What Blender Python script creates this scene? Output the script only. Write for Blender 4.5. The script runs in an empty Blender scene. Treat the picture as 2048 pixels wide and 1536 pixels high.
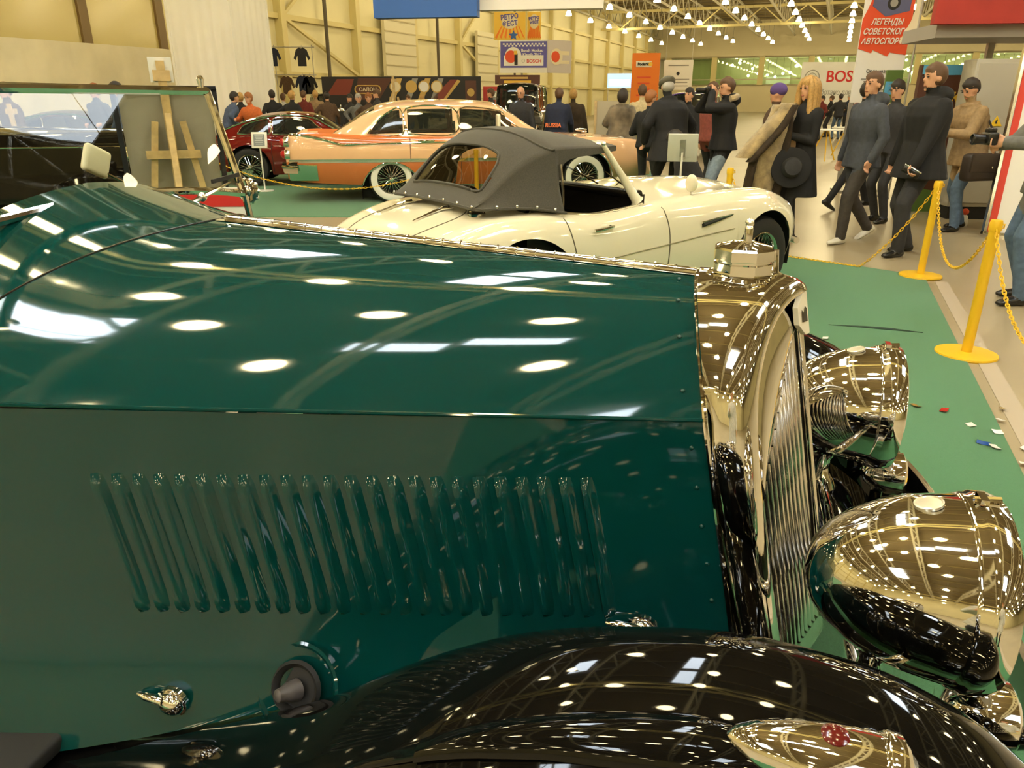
import bpy, bmesh, math, random
import numpy as np
from mathutils import Vector, Matrix

random.seed(7)
sc = bpy.context.scene
COL = sc.collection
R = math.radians

# ------------------------------------------------------------------ camera, world, exposure
cam_data = bpy.data.cameras.new('camera')
cam_data.sensor_fit = 'HORIZONTAL'
cam_data.sensor_width = 36.0
cam_data.lens = 36.0 * 1471.0 / 2048.0
cam_data.clip_start = 0.05
cam_data.clip_end = 400
cam = bpy.data.objects.new('camera', cam_data)
COL.objects.link(cam)
cam.location = (0, 0, 1.465)
cam.rotation_euler = (R(90 - 21.1), 0, 0)
sc.camera = cam
world = bpy.data.worlds.new('world')
sc.world = world
world.use_nodes = True
world.node_tree.nodes['Background'].inputs['Color'].default_value = (1.0, 0.86, 0.6, 1)
world.node_tree.nodes['Background'].inputs['Strength'].default_value = 0.2
sc.view_settings.view_transform = 'Standard'
sc.view_settings.look = 'None'
sc.view_settings.exposure = 0.08
sc.view_settings.gamma = 1.0
sc.view_settings.use_curve_mapping = False
LAMP_POWER = 62.0          # radiance of a hall lamp's bell
SKY_POWER = 20.0            # radiance of the roof lights
cy = sc.cycles
cy.use_denoising = True
cy.max_bounces = 5
cy.use_adaptive_sampling = True
cy.adaptive_threshold = 0.12
cy.adaptive_min_samples = 8
cy.diffuse_bounces = 2
cy.glossy_bounces = 4
cy.transmission_bounces = 6
cy.transparent_max_bounces = 12
cy.sample_clamp_indirect = 5.0
cy.caustics_reflective = False
cy.caustics_refractive = False

# ------------------------------------------------------------------ materials
MATS = {}
def mat(name, col, rough=0.5, metal=0.0, spec=0.5, coat=0.0, emit=None, estr=0.0, alpha=1.0, noise=None, bump=None, trans=0.0, sheen=0.0):
    """noise=(scale, amount[, second colour]) mottles the colour, bump=(scale, strength) adds fine relief"""
    if name in MATS:
        return MATS[name]
    m = bpy.data.materials.new(name)
    m.use_nodes = True
    nt = m.node_tree
    b = nt.nodes['Principled BSDF']
    b.inputs['Base Color'].default_value = (*col, 1)
    b.inputs['Roughness'].default_value = rough
    b.inputs['Metallic'].default_value = metal
    b.inputs['Specular IOR Level'].default_value = spec
    b.inputs['Coat Weight'].default_value = coat
    b.inputs['Coat Roughness'].default_value = 0.03
    b.inputs['Transmission Weight'].default_value = trans
    b.inputs['Sheen Weight'].default_value = sheen
    if emit:
        b.inputs['Emission Color'].default_value = (*emit, 1)
        b.inputs['Emission Strength'].default_value = estr
    if alpha < 1:
        b.inputs['Alpha'].default_value = alpha
    if noise or bump:
        tc = nt.nodes.new('ShaderNodeTexCoord')
    if noise:
        n = nt.nodes.new('ShaderNodeTexNoise')
        n.inputs['Scale'].default_value = noise[0]
        n.inputs['Detail'].default_value = 6
        nt.links.new(tc.outputs['Object'], n.inputs['Vector'])
        mx = nt.nodes.new('ShaderNodeMix'); mx.data_type = 'RGBA'
        c2 = noise[2] if len(noise) > 2 else tuple(c * (1 - noise[1]) for c in col)
        mx.inputs['A'].default_value = (*col, 1)
        mx.inputs['B'].default_value = (*c2, 1)
        rp = nt.nodes.new('ShaderNodeMapRange')
        rp.inputs['From Min'].default_value = 0.35; rp.inputs['From Max'].default_value = 0.65
        nt.links.new(n.outputs['Fac'], rp.inputs['Value'])
        nt.links.new(rp.outputs['Result'], mx.inputs['Factor'])
        nt.links.new(mx.outputs['Result'], b.inputs['Base Color'])
    if bump:
        n2 = nt.nodes.new('ShaderNodeTexNoise')
        n2.inputs['Scale'].default_value = bump[0]
        n2.inputs['Detail'].default_value = 4
        nt.links.new(tc.outputs['Object'], n2.inputs['Vector'])
        bp = nt.nodes.new('ShaderNodeBump')
        bp.inputs['Strength'].default_value = bump[1]
        bp.inputs['Distance'].default_value = 0.01
        nt.links.new(n2.outputs['Fac'], bp.inputs['Height'])
        nt.links.new(bp.outputs['Normal'], b.inputs['Normal'])
    MATS[name] = m
    return m

chrome = mat('chrome', (0.86, 0.84, 0.80), 0.035, 1.0)
chrome_soft = mat('chrome_soft', (0.80, 0.78, 0.74), 0.14, 1.0)
green_paint = mat('green_paint', (0.0012, 0.043, 0.040), 0.05, spec=0.5, coat=0.25)
black_paint = mat('black_paint', (0.003, 0.003, 0.003), 0.04, spec=0.36)
cream_paint = mat('cream_paint', (0.78, 0.72, 0.52), 0.10, coat=0.5)
pink_paint = mat('pink_paint', (0.76, 0.46, 0.25), 0.12, coat=0.5)
orange_paint = mat('orange_paint', (0.60, 0.175, 0.05), 0.12, coat=0.5)
maroon_paint = mat('maroon_paint', (0.14, 0.008, 0.006), 0.07, coat=0.6)
red_paint = mat('red_paint', (0.55, 0.03, 0.015), 0.12, coat=0.5)
white_paint = mat('white_paint', (0.80, 0.78, 0.70), 0.25)
rubber = mat('rubber', (0.012, 0.012, 0.012), 0.65)
dark = mat('dark_interior', (0.006, 0.006, 0.006), 0.6)
dark_gloss = mat('dark_trim', (0.012, 0.011, 0.010), 0.25)
softtop_mat = mat('softtop_fabric', (0.066, 0.060, 0.042), 0.85, noise=(160, 0.3), bump=(500, 0.25), sheen=0.15)
seam_mat = mat('shut_line', (0.10, 0.085, 0.05), 0.7)
def pane(name, tint, strength=1.0, ior=1.45):
    m = bpy.data.materials.new(name); m.use_nodes = True; nt = m.node_tree; nt.nodes.clear()
    o = nt.nodes.new('ShaderNodeOutputMaterial'); tr = nt.nodes.new('ShaderNodeBsdfTransparent'); gl = nt.nodes.new('ShaderNodeBsdfGlossy')
    fr = nt.nodes.new('ShaderNodeLayerWeight'); pw = nt.nodes.new('ShaderNodeMath'); pw.operation = 'POWER'; pw.inputs[1].default_value = 5.0; ad = nt.nodes.new('ShaderNodeMath'); ad.operation = 'ADD'; ad.inputs[1].default_value = 0.05; mx = nt.nodes.new('ShaderNodeMixShader'); mu = nt.nodes.new('ShaderNodeMath'); mu.operation = 'MULTIPLY'
    tr.inputs['Color'].default_value = (*tint, 1); gl.inputs['Roughness'].default_value = 0.0
    mu.inputs[1].default_value = strength
    nt.links.new(fr.outputs['Facing'], pw.inputs[0]); nt.links.new(pw.outputs[0], ad.inputs[0]); nt.links.new(ad.outputs[0], mu.inputs[0]); nt.links.new(mu.outputs[0], mx.inputs[0]); nt.links.new(tr.outputs[0], mx.inputs[1]); nt.links.new(gl.outputs[0], mx.inputs[2]); nt.links.new(mx.outputs[0], o.inputs[0])
    MATS[name] = m; return m
glass = pane('clear_glass', (0.86, 0.88, 0.80), 0.55)
dark_glass = mat('dark_glass', (0.015, 0.02, 0.016), 0.03, alpha=0.72, spec=0.6)
lens_glass = mat('lens_glass', (0.75, 0.75, 0.72), 0.05, metal=0.6)
wood = mat('pale_wood', (0.62, 0.44, 0.20), 0.55, noise=(14, 0.25))
yellow_plastic = mat('yellow_plastic', (0.80, 0.48, 0.015), 0.38)
steel = mat('grey_steel', (0.42, 0.40, 0.36), 0.4, 0.6)
beige_fabric = mat('beige_fabric', (0.78, 0.71, 0.50), 0.9, noise=(1.2, 0.12))
white_fabric = mat('white_fabric', (0.86, 0.83, 0.74), 0.9, noise=(0.9, 0.08))
plastic_white = mat('white_board', (0.80, 0.79, 0.74), 0.45)
ink = mat('black_ink', (0.02, 0.02, 0.025), 0.6)
grey_ink = mat('grey_ink', (0.28, 0.28, 0.29), 0.6)
red_ink = mat('red_ink', (0.62, 0.025, 0.02), 0.55)
skin_mat = mat('skin', (0.62, 0.33, 0.20), 0.5)
eye_mat = mat('eye_dark', (0.02, 0.015, 0.012), 0.3)
lip_mat = mat('lip', (0.38, 0.12, 0.09), 0.5)

def solid(name, col, rough=0.6, **k):
    return mat(name, col, rough, **k)

# ------------------------------------------------------------------ object helpers
def tag(o, label=None, cat=None, group=None, kind=None):
    if label: o['label'] = label
    if cat: o['category'] = cat
    if group: o['group'] = group
    if kind: o['kind'] = kind
    return o

def empty(name, loc=(0, 0, 0), rz=0.0, label=None, cat=None, group=None):
    o = bpy.data.objects.new(name, None)
    o.empty_display_size = 0.1
    COL.objects.link(o)
    o.location = loc
    o.rotation_euler = (0, 0, rz)
    return tag(o, label, cat, group)

def link_mesh(name, me, parent=None, loc=None, rot=None):
    o = bpy.data.objects.new(name, me)
    COL.objects.link(o)
    if parent is not None: o.parent = parent
    if loc is not None: o.location = loc
    if rot is not None: o.rotation_euler = rot
    return o

def copy_tree(o, parent=None):
    c = o.copy(); COL.objects.link(c)
    if parent is not None: c.parent = parent
    for ch in list(o.children):
        copy_tree(ch, c)
    return c

def mesh_from(name, V, F, mats, midx=None, angle=40, smooth=True):
    me = bpy.data.meshes.new(name)
    me.from_pydata([tuple(map(float, v)) for v in V], [], [tuple(f) for f in F])
    if not isinstance(mats, (list, tuple)): mats = [mats]
    for m in mats: me.materials.append(m)
    n = len(me.polygons)
    if midx is not None: me.polygons.foreach_set('material_index', midx)
    if smooth:
        me.polygons.foreach_set('use_smooth', [True] * n)
        me.set_sharp_from_angle(angle=R(angle))
    me.update()
    return me

class MB:
    """collects pieces of ONE part and links them as one mesh object"""
    def __init__(self):
        self.V = []; self.F = []; self.M = []; self.m = 0; self.X = None
    def add(self, V, F):
        k = len(self.V)
        if self.X is not None:
            V = [self.X @ Vector(v) for v in V]
        self.V.extend([tuple(v) for v in V])
        self.F.extend([tuple(i + k for i in f) for f in F])
        self.M.extend([self.m] * len(F))
        return self
    def box(self, c, s, rot=None):
        x, y, z = s[0] / 2, s[1] / 2, s[2] / 2
        V = [Vector((i * x, j * y, k * z)) for i in (-1, 1) for j in (-1, 1) for k in (-1, 1)]
        if rot is not None: V = [rot @ v for v in V]
        V = [v + Vector(c) for v in V]
        F = [(0, 1, 3, 2), (4, 6, 7, 5), (0, 4, 5, 1), (2, 3, 7, 6), (0, 2, 6, 4), (1, 5, 7, 3)]
        return self.add(V, F)
    def bar(self, a, b, w, h=None, up=(0, 0, 1)):
        """square bar from a to b"""
        a = Vector(a); b = Vector(b); h = w if h is None else h
        d = (b - a).normalized(); u = Vector(up)
        if abs(d.dot(u)) > 0.98: u = Vector((1, 0, 0))
        s = d.cross(u).normalized(); u = s.cross(d)
        V = []
        for p in (a, b):
            for i, j in ((-1, -1), (1, -1), (1, 1), (-1, 1)):
                V.append(p + s * (i * w / 2) + u * (j * h / 2))
        return self.add(V, [(0, 3, 2, 1), (4, 5, 6, 7), (0, 1, 5, 4), (1, 2, 6, 5), (2, 3, 7, 6), (3, 0, 4, 7)])
    def grid(self, rows, cu=False, cv=False, cap0=False, cap1=False):
        n, m = len(rows), len(rows[0])
        V = [p for r in rows for p in r]
        F = []
        for i in range(n if cu else n - 1):
            for j in range(m if cv else m - 1):
                a = i * m + j; b = i * m + (j + 1) % m
                c = ((i + 1) % n) * m + (j + 1) % m; d = ((i + 1) % n) * m + j
                F.append((a, b, c, d))
        if cap0: F.append(tuple(range(m - 1, -1, -1)))
        if cap1: F.append(tuple((n - 1) * m + j for j in range(m)))
        return self.add(V, F)
    def tube(self, path, r, seg=8, closed=False, caps=True):
        P = [Vector(p) for p in path]
        n = len(P)
        rr = r if isinstance(r, (list, tuple)) else [r] * n
        rows = []; u = None
        for i in range(n):
            if closed: t = P[(i + 1) % n] - P[i - 1]
            else: t = P[min(i + 1, n - 1)] - P[max(i - 1, 0)]
            t.normalize()
            if u is None:
                u = t.orthogonal().normalized()
            else:
                u = u - t * u.dot(t)
                u = u.normalized() if u.length > 1e-6 else t.orthogonal().normalized()
            w = t.cross(u)
            rows.append([P[i] + (u * math.cos(k * 2 * math.pi / seg) + w * math.sin(k * 2 * math.pi / seg)) * rr[i] for k in range(seg)])
        return self.grid(rows, cu=closed, cv=True, cap0=caps and not closed, cap1=caps and not closed)
    def lathe(self, prof, seg=24, origin=(0, 0, 0), axis=(0, 0, 1), cap=True):
        """prof: list of (radius, distance along axis)"""
        a = Vector(axis).normalized(); u = a.orthogonal().normalized(); w = a.cross(u); o = Vector(origin)
        rows = [[o + a * h + (u * math.cos(k * 2 * math.pi / seg) + w * math.sin(k * 2 * math.pi / seg)) * max(r, 1e-4) for k in range(seg)] for r, h in prof]
        return self.grid(rows, cv=True, cap0=cap, cap1=cap)
    def ball(self, c, r, nu=10, nv=14, rot=None):
        if not isinstance(r, (list, tuple)): r = (r, r, r)
        rows = []
        for i in range(nu + 1):
            th = math.pi * min(max(i / nu, 0.004), 0.996)
            row = []
            for j in range(nv):
                ph = 2 * math.pi * j / nv
                v = Vector((r[0] * math.sin(th) * math.cos(ph), r[1] * math.sin(th) * math.sin(ph), r[2] * math.cos(th)))
                if rot is not None: v = rot @ v
                row.append(v + Vector(c))
            rows.append(row)
        return self.grid(rows, cv=True, cap0=True, cap1=True)
    def prism(self, pts, h, X=None):
        """polygon (x,y) extruded by h along z, then transformed by X"""
        n = len(pts)
        V = [Vector((p[0], p[1], 0)) for p in pts] + [Vector((p[0], p[1], h)) for p in pts]
        if X is not None: V = [X @ v for v in V]
        F = [tuple(range(n - 1, -1, -1)), tuple(range(n, 2 * n))] + [(i, (i + 1) % n, n + (i + 1) % n, n + i) for i in range(n)]
        return self.add(V, F)
    def mesh(self, name, mats, angle=40, smooth=True):
        return mesh_from(name, self.V, self.F, mats, self.M, angle, smooth)
    def build(self, name, mats, parent=None, angle=40, loc=None, rot=None, smooth=True):
        return link_mesh(name, self.mesh(name, mats, angle, smooth), parent, loc, rot)

def rbox(c, s, r=0.02, seg=3):
    """verts, faces of a box with rounded edges"""
    bm = bmesh.new()
    bmesh.ops.create_cube(bm, size=1.0)
    for v in bm.verts: v.co = Vector((v.co.x * s[0], v.co.y * s[1], v.co.z * s[2]))
    bmesh.ops.bevel(bm, geom=list(bm.edges) + list(bm.verts), offset=min(r, 0.49 * min(s)), segments=seg, affect='EDGES', profile=0.5)
    bm.verts.index_update()
    V = [v.co + Vector(c) for v in bm.verts]; F = [tuple(v.index for v in f.verts) for f in bm.faces]
    bm.free()
    return V, F

def interp(keys, x):
    """monotone-ish cubic through (x, value) keys"""
    xs = [k[0] for k in keys]; ys = [k[1] for k in keys]
    if x <= xs[0]: return ys[0]
    if x >= xs[-1]: return ys[-1]
    i = max(j for j in range(len(xs) - 1) if xs[j] <= x)
    def slope(j):
        if j == 0: return (ys[1] - ys[0]) / (xs[1] - xs[0])
        if j == len(xs) - 1: return (ys[-1] - ys[-2]) / (xs[-1] - xs[-2])
        a = (ys[j] - ys[j - 1]) / (xs[j] - xs[j - 1]); b = (ys[j + 1] - ys[j]) / (xs[j + 1] - xs[j])
        if a * b <= 0: return 0.0
        return 2 * a * b / (a + b)
    h = xs[i + 1] - xs[i]; t = (x - xs[i]) / h
    m0, m1 = slope(i) * h, slope(i + 1) * h
    t2, t3 = t * t, t * t * t
    return (2 * t3 - 3 * t2 + 1) * ys[i] + (t3 - 2 * t2 + t) * m0 + (-2 * t3 + 3 * t2) * ys[i + 1] + (t3 - t2) * m1

def spline(pts, n):
    """n points on a Catmull-Rom curve through pts"""
    P = [Vector(p) for p in pts]; out = []
    for k in range(n):
        t = k / (n - 1) * (len(P) - 1); i = min(int(t), len(P) - 2); f = t - i
        p0 = P[max(i - 1, 0)]; p1 = P[i]; p2 = P[i + 1]; p3 = P[min(i + 2, len(P) - 1)]
        out.append(0.5 * ((2 * p1) + (p2 - p0) * f + (2 * p0 - 5 * p1 + 4 * p2 - p3) * f * f + (-p0 + 3 * p1 - 3 * p2 + p3) * f ** 3))
    return out

def in_poly(x, y, poly):
    c = False; n = len(poly)
    for i in range(n):
        x1, y1 = poly[i]; x2, y2 = poly[i - 1]
        if (y1 > y) != (y2 > y) and x < (x2 - x1) * (y - y1) / (y2 - y1) + x1: c = not c
    return c

def lin(a, b, n): return [a + (b - a) * i / (n - 1) for i in range(n)]

def text_part(body, size, parent, m, X, align='CENTER', name='lettering', bold=0.0, depth=0.004, sx=1.0, shear=0.0, fitw=None):
    cu = bpy.data.curves.new('txt', 'FONT')
    cu.body = body; cu.size = size; cu.align_x = align; cu.align_y = 'CENTER'
    cu.extrude = depth; cu.offset = bold; cu.shear = shear; cu.resolution_u = 3
    o = bpy.data.objects.new('txt', cu); COL.objects.link(o)
    bpy.context.view_layer.update()
    dg = bpy.context.evaluated_depsgraph_get()
    me = bpy.data.meshes.new_from_object(o.evaluated_get(dg))
    bpy.data.objects.remove(o); bpy.data.curves.remove(cu)
    me.name = name
    if fitw:
        xs_ = [v.co.x for v in me.vertices]; sx = fitw / max(1e-6, max(xs_) - min(xs_))
    me.transform(X @ Matrix.Diagonal((sx, 1, 1, 1)))
    me.materials.clear(); me.materials.append(m)
    return link_mesh(name, me, parent)

def face_X(origin, right, up=(0, 0, 1)):
    """matrix whose x runs along right, y along up, z out of the face"""
    r = Vector(right).normalized(); u = Vector(up).normalized(); n = r.cross(u)
    M = Matrix((r, u, n)).transposed().to_4x4(); M.translation = Vector(origin)
    return M

# ------------------------------------------------------------------ the hall (its own axes: x across, y along, turned to the picture)
HALL = R(-22.6)
def hallp(b, a, z=0.0):
    c, s = math.cos(HALL), math.sin(HALL)
    return Vector((b * c - a * s, b * s + a * c, z))
def hall_inv(x, y):
    c, s = math.cos(-HALL), math.sin(-HALL)
    return (x * c - y * s, x * s + y * c)
def hall_obj(o):
    o.rotation_euler = (0, 0, HALL); return o

concrete = mat('polished_concrete', (0.36, 0.295, 0.18), 0.32, spec=0.4, noise=(0.7, 0.14), bump=(60, 0.02))
carpet_mat = mat('green_carpet', (0.055, 0.205, 0.085), 0.95, noise=(300, 0.25), bump=(700, 0.3), sheen=0.2)
wall_mat = mat('cream_wall', (0.86, 0.79, 0.50), 0.7, noise=(0.4, 0.08))
wall_mat2 = mat('yellow_steelwork', (0.70, 0.60, 0.28), 0.55)
ceil_mat = mat('ceiling_sheet', (0.12, 0.085, 0.032), 0.6, noise=(0.5, 0.2))
truss_mat = mat('white_truss', (0.50, 0.46, 0.34), 0.5)
W0, W1, A0, A1, HZ = -24.0, 46.0, -34.0, 108.0, 11.0

m = MB(); m.box(((W0 + W1) / 2, (A0 + A1) / 2, -0.15), (W1 - W0 + 2, A1 - A0 + 2, 0.3))
hall_obj(tag(m.build('floor', concrete), 'polished grey beige concrete floor of the exhibition hall', 'floor', kind='structure'))
m = MB(); m.box(((W0 + W1) / 2, (A0 + A1) / 2, HZ + 0.1), (W1 - W0 + 2, A1 - A0 + 2, 0.2))
hall_obj(tag(m.build('ceiling', ceil_mat), 'golden brown sheet ceiling high over the hall', 'ceiling', kind='structure'))

# wall at the left of the picture: cladding, columns and rails
m = MB(); m.box((W0 - 0.15, (A0 + A1) / 2, HZ / 2), (0.3, A1 - A0, HZ))
wl = hall_obj(tag(m.build('wall_left', wall_mat), 'pale yellow cladded hall wall with columns and rails', 'wall', kind='structure'))
for i, a in enumerate(range(-30, 108, 6)):
    m = MB(); m.box((W0 + 0.2, a, HZ / 2), (0.4, 0.35, HZ)); m.build('column', wall_mat2, wl)
for z in (2.6, 5.0, 7.4, 9.4):
    m = MB(); m.box((W0 + 0.12, (A0 + A1) / 2, z), (0.24, A1 - A0, 0.22)); m.build('rail', wall_mat2, wl)
for a in (12, 30, 48):
    m = MB(); m.bar((W0 + 0.3, a, 5.0), (W0 + 0.3, a + 6, 9.4), 0.14); m.build('brace', wall_mat2, wl)
    m = MB(); m.bar((W0 + 0.3, a + 6, 2.6), (W0 + 0.3, a, 5.0), 0.14); m.build('brace', wall_mat2, wl)
for a in (33.0, 44.5, 57):
    m = MB(); m.tube([(W0 + 0.5, a, 0.2), (W0 + 0.5, a, HZ - 0.5)], 0.09); m.build('pipe', solid('dark_pipe', (0.10, 0.08, 0.05)), wl)
for a in (40.0, 52.0):
    m = MB()
    m.box((W0 + 0.42, a, 3.2), (0.2, 3.4, 5.4)); m.build('shutter_door', solid('shutter', (0.74, 0.68, 0.48)), wl)
    for z in lin(1.0, 5.6, 9):
        m = MB(); m.box((W0 + 0.54, a, z), (0.05, 3.4, 0.06)); m.build('slat', solid('shutter_rib', (0.55, 0.48, 0.28)), wl)
m = MB(); m.box((W1 + 0.15, (A0 + A1) / 2, HZ / 2), (0.3, A1 - A0, HZ))
hall_obj(tag(m.build('wall_right', wall_mat), 'plain cream hall wall', 'wall', kind='structure'))
m = MB(); m.box(((W0 + W1) / 2, A0 - 0.15, HZ / 2), (W1 - W0, 0.3, HZ))
hall_obj(tag(m.build('wall_back', wall_mat), 'plain cream hall wall behind the photographer', 'wall', kind='structure'))

# far end wall with a glazed gallery
m = MB()
m.box(((W0 + W1) / 2, A1 + 0.15, 1.7), (W1 - W0, 0.3, 3.4))
m.box(((W0 + W1) / 2, A1 + 0.15, (6.6 + HZ) / 2), (W1 - W0, 0.3, HZ - 6.6))
m.box(((W0 + W1) / 2, A1 + 4.0, 5.0), (W1 - W0, 0.3, 3.6))
m.box(((W0 + W1) / 2, A1 + 2.0, 3.3), (W1 - W0, 4, 0.2))
m.box(((W0 + W1) / 2, A1 + 2.0, 6.7), (W1 - W0, 4, 0.2))
wf = hall_obj(tag(m.build('wall_far', mat('far_wall', (0.70, 0.62, 0.40), 0.7)), 'far end wall with a long lit gallery opening', 'wall', kind='structure'))
for b in lin(W0 + 2, W1 - 2, 12):
    m = MB(); m.box((b, A1 + 0.1, 5.0), (0.7, 0.6, 3.4)); m.build('pier', wall_mat2, wf)
gal_glass = pane('gallery_glass', (0.80, 0.92, 0.78), 0.5)
gb = lin(W0 + 2, W1 - 2, 12)
for i in range(11):
    m = MB(); m.box(((gb[i] + gb[i + 1]) / 2, A1 + 0.3, 5.0), (gb[i + 1] - gb[i] - 0.7, 0.04, 3.2)); m.build('pane', gal_glass, wf)
gal_rail = solid('gallery_rail', (0.55, 0.50, 0.36))
m = MB(); m.box(((W0 + W1) / 2, A1 - 0.12, 4.0), (W1 - W0, 0.1, 0.12)); m.build('handrail', gal_rail, wf)

# roof steel
GIRD = [-26, 4, 34, 58, 82]
ORD = 'first second third fourth fifth sixth seventh eighth ninth tenth eleventh twelfth thirteenth fourteenth fifteenth sixteenth seventeenth'.split()
for gi, a in enumerate(GIRD):
    t = hall_obj(empty('roof_girder', label='long lattice girder crossing the hall under the roof, ' + ORD[4 - gi] + ' from the far wall', cat='girder', group='roof girders across the hall'))
    for z in (8.3, 9.9):
        m = MB(); m.bar((W0, a, z), (W1, a, z), 0.22); m.build('chord', wall_mat2, t)
    m = MB(); b = W0; k = 0
    while b < W1 - 2:
        m.bar((b, a, 8.3 if k % 2 else 9.9), (b + 2, a, 9.9 if k % 2 else 8.3), 0.10); b += 2; k += 1
    m.build('web', wall_mat2, t)
ROWB = 4.25
for k in range(-6, 11):
    b = k * ROWB + ROWB / 2
    t = hall_obj(empty('roof_truss', label='pale lattice roof truss running along the hall, ' + ORD[k + 6] + ' from the cladded wall', cat='truss', group='roof trusses along the hall'))
    m = MB(); m.bar((b, A0, 10.7), (b, A1, 10.7), 0.16); m.build('chord', truss_mat, t)
    for s in (0.0,):
        m = MB(); m.bar((b, A0, 9.1), (b, A1, 9.1), 0.14); m.build('chord', truss_mat, t)
    m = MB(); a = A0; q = 0
    while a < A1 - 1.5:
        m.bar((b, a, 9.1 if q % 2 else 10.7), (b, a + 1.5, 10.7 if q % 2 else 9.1), 0.08); a += 1.5; q += 1
    m.build('web', truss_mat, t)
m = MB()
for i in range(48):
    m.box(((W0 + W1) / 2, A0 + 1.5 + i * 3.0, HZ - 0.1), (W1 - W0, 0.12, 0.2))
hall_obj(tag(m.build('ceiling_purlin', mat('purlin_brown', (0.22, 0.17, 0.07), 0.6)), 'thin purlins under the ceiling sheets', 'purlin', kind='structure'))

# lamps hanging in rows
lamp_em = mat('lamp_glow', (1, 0.9, 0.7), 0.5, emit=(1.0, 0.82, 0.44), estr=LAMP_POWER)
lamp_cap = mat('lamp_cap', (0.25, 0.22, 0.16), 0.5)
mb = MB(); mb.lathe([(0.11, 0.0), (0.17, -0.09), (0.235, -0.29), (0.245, -0.34), (0.0, -0.34)], 12, cap=False); BELL = mb.mesh('bell', lamp_em)
mb = MB(); mb.lathe([(0.09, 0.02), (0.10, 0.28)], 10); mb.tube([(0, 0, 0.28), (0, 0, 2.79)], 0.015, 5); CAP = mb.mesh('ballast', lamp_cap)
NEAR = [(-6.4, 4.0), (-4.1, 3.4), (-4.7, 8.1), (-5.4, 1.5), (-1.8, 3.9), (-1.5, 5.6), (-4.2, 0.1), (-2.4, 1.1), (-6.2, -1.1), (-2.7, -1.6), (0.7, -1.7), (-0.4, 1.0), (0.8, 3.2), (1.2, 6.2), (-7.0, 6.4), (-2.0, 8.6), (-4.4, -3.4), (-0.8, -3.9)]   # a closer cluster over the cars in front
spots = list(NEAR)
for k in range(-5, 7):
    a = -30.0 + (3.0 if k % 2 else 0.0)
    while a < 104:
        if not (-8.5 < k * ROWB < 2.0 and -5.0 < a < 10.0): spots.append((k * ROWB, a))
        a += 6.0
for (b, a) in spots:
    t = empty('hall_lamp', hallp(b, a, 8.2), HALL, 'warm white bell shaped lamp hanging in rows under the roof', 'lamp', 'bell lamps under the hall roof')
    link_mesh('bell', BELL, t); link_mesh('ballast', CAP, t)

# roof lights (the bright bluish panels mirrored in the bonnet)
sky_em = mat('rooflight_glow', (0.8, 0.9, 1), 0.5, emit=(0.80, 0.90, 1.0), estr=SKY_POWER)
frame_m = solid('rooflight_frame', (0.5, 0.48, 0.42))
for (b, a, w, l) in ((-1.85, -1.45, 1.5, 0.55), (-0.15, -1.0, 1.5, 0.5), (-7.2, -0.9, 1.3, 1.6), (-8.9, 8.9, 1.5, 2.2), (-3.4, 6.4, 0.8, 2.2), (-3.4, 9.2, 0.8, 2.4), (6.0, 4.0, 2.0, 4.0), (9.4, 18.0, 2.2, 5.0), (4.0, -9.0, 2.2, 5.0), (-6.5, -11.0, 2.2, 5.0)):
    t = empty('roof_light', hallp(b, a, HZ - 0.22), HALL, 'flat daylight panel set into the hall roof', 'roof light', 'daylight panels in the roof')
    m = MB(); m.box((0, 0, 0), (w, l, 0.03)); m.build('panel', sky_em, t)
    m = MB()
    for s in (-1, 1):
        m.box((s * (w / 2 + 0.05), 0, 0), (0.1, l + 0.2, 0.12)); m.box((0, s * (l / 2 + 0.05), 0), (w, 0.1, 0.12))
    m.build('frame', frame_m, t)

# carpets
def slab(name, pts, z0, z1, m_, label, cat):
    mm = MB(); mm.prism(pts, z1 - z0, Matrix.Translation((0, 0, z0)))
    return tag(mm.build(name, m_), label, cat)
slab('carpet', [(3.62, 6.34), (3.50, 6.62), (2.72, 7.45), (1.2, 8.45), (-1.6, 9.05), (-9.0, 9.1), (-9.0, 0.42), (-0.45, 0.38), (-0.45, -3.0), (-0.22, -3.0)], 0.0, 0.008, carpet_mat, 'green carpet under the dark green car and cream roadster', 'carpet')
slab('carpet', [(3.4, 10.2), (3.0, 17.5), (-12.0, 17.5), (-12.0, 10.0), (-2.2, 10.0)], 0.0, 0.008, carpet_mat, 'green carpet under the pink and orange sedan', 'carpet')
slab('floor_line', [(3.66, 6.26), (2.20, 2.74), (-1.04, -5.0), (-0.95, -5.0), (2.29, 2.70), (3.75, 6.22)], 0.0, 0.003, solid('pale_line', (0.42, 0.35, 0.25)), 'pale strip on the floor along the carpet edge', 'floor line')

# ================================================================== the dark green car in front (x forward, y to its left, z up)
car = empty('vintage_touring_car', (0.386, 1.513, 0.0), R(-16.0), 'dark green vintage touring car with louvred bonnet, black wings and chrome radiator', 'car')
RAKE = 0.21
def rk(z): return RAKE * (1.13 - z)
HL = 1.13                                   # bonnet length
def hood_w(s): return 0.27 + 0.305 * (s / 1.15)
def hood_zr(s): return 1.13 + 0.062 * (s / 1.1) if s < 1.13 else 1.1937 + 0.075 * ((s - 1.13) / 0.37) ** 1.6
def hood_zh(s): return 0.916 + 0.016 * s
SIDE = [(0.20, 0.115), (0.25, 0.095), (0.30, 0.075), (0.36, 0.05), (0.44, 0.026), (0.55, 0.014), (0.70, 0.008), (0.93, 0.0)]
def side_low(s): return interp([(0.0, 0.40), (0.5, 0.37), (0.9, 0.31), (1.2, 0.25), (1.45, 0.215), (1.7, 0.205)], s)
def side_off(z): return interp(SIDE, z)
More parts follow.
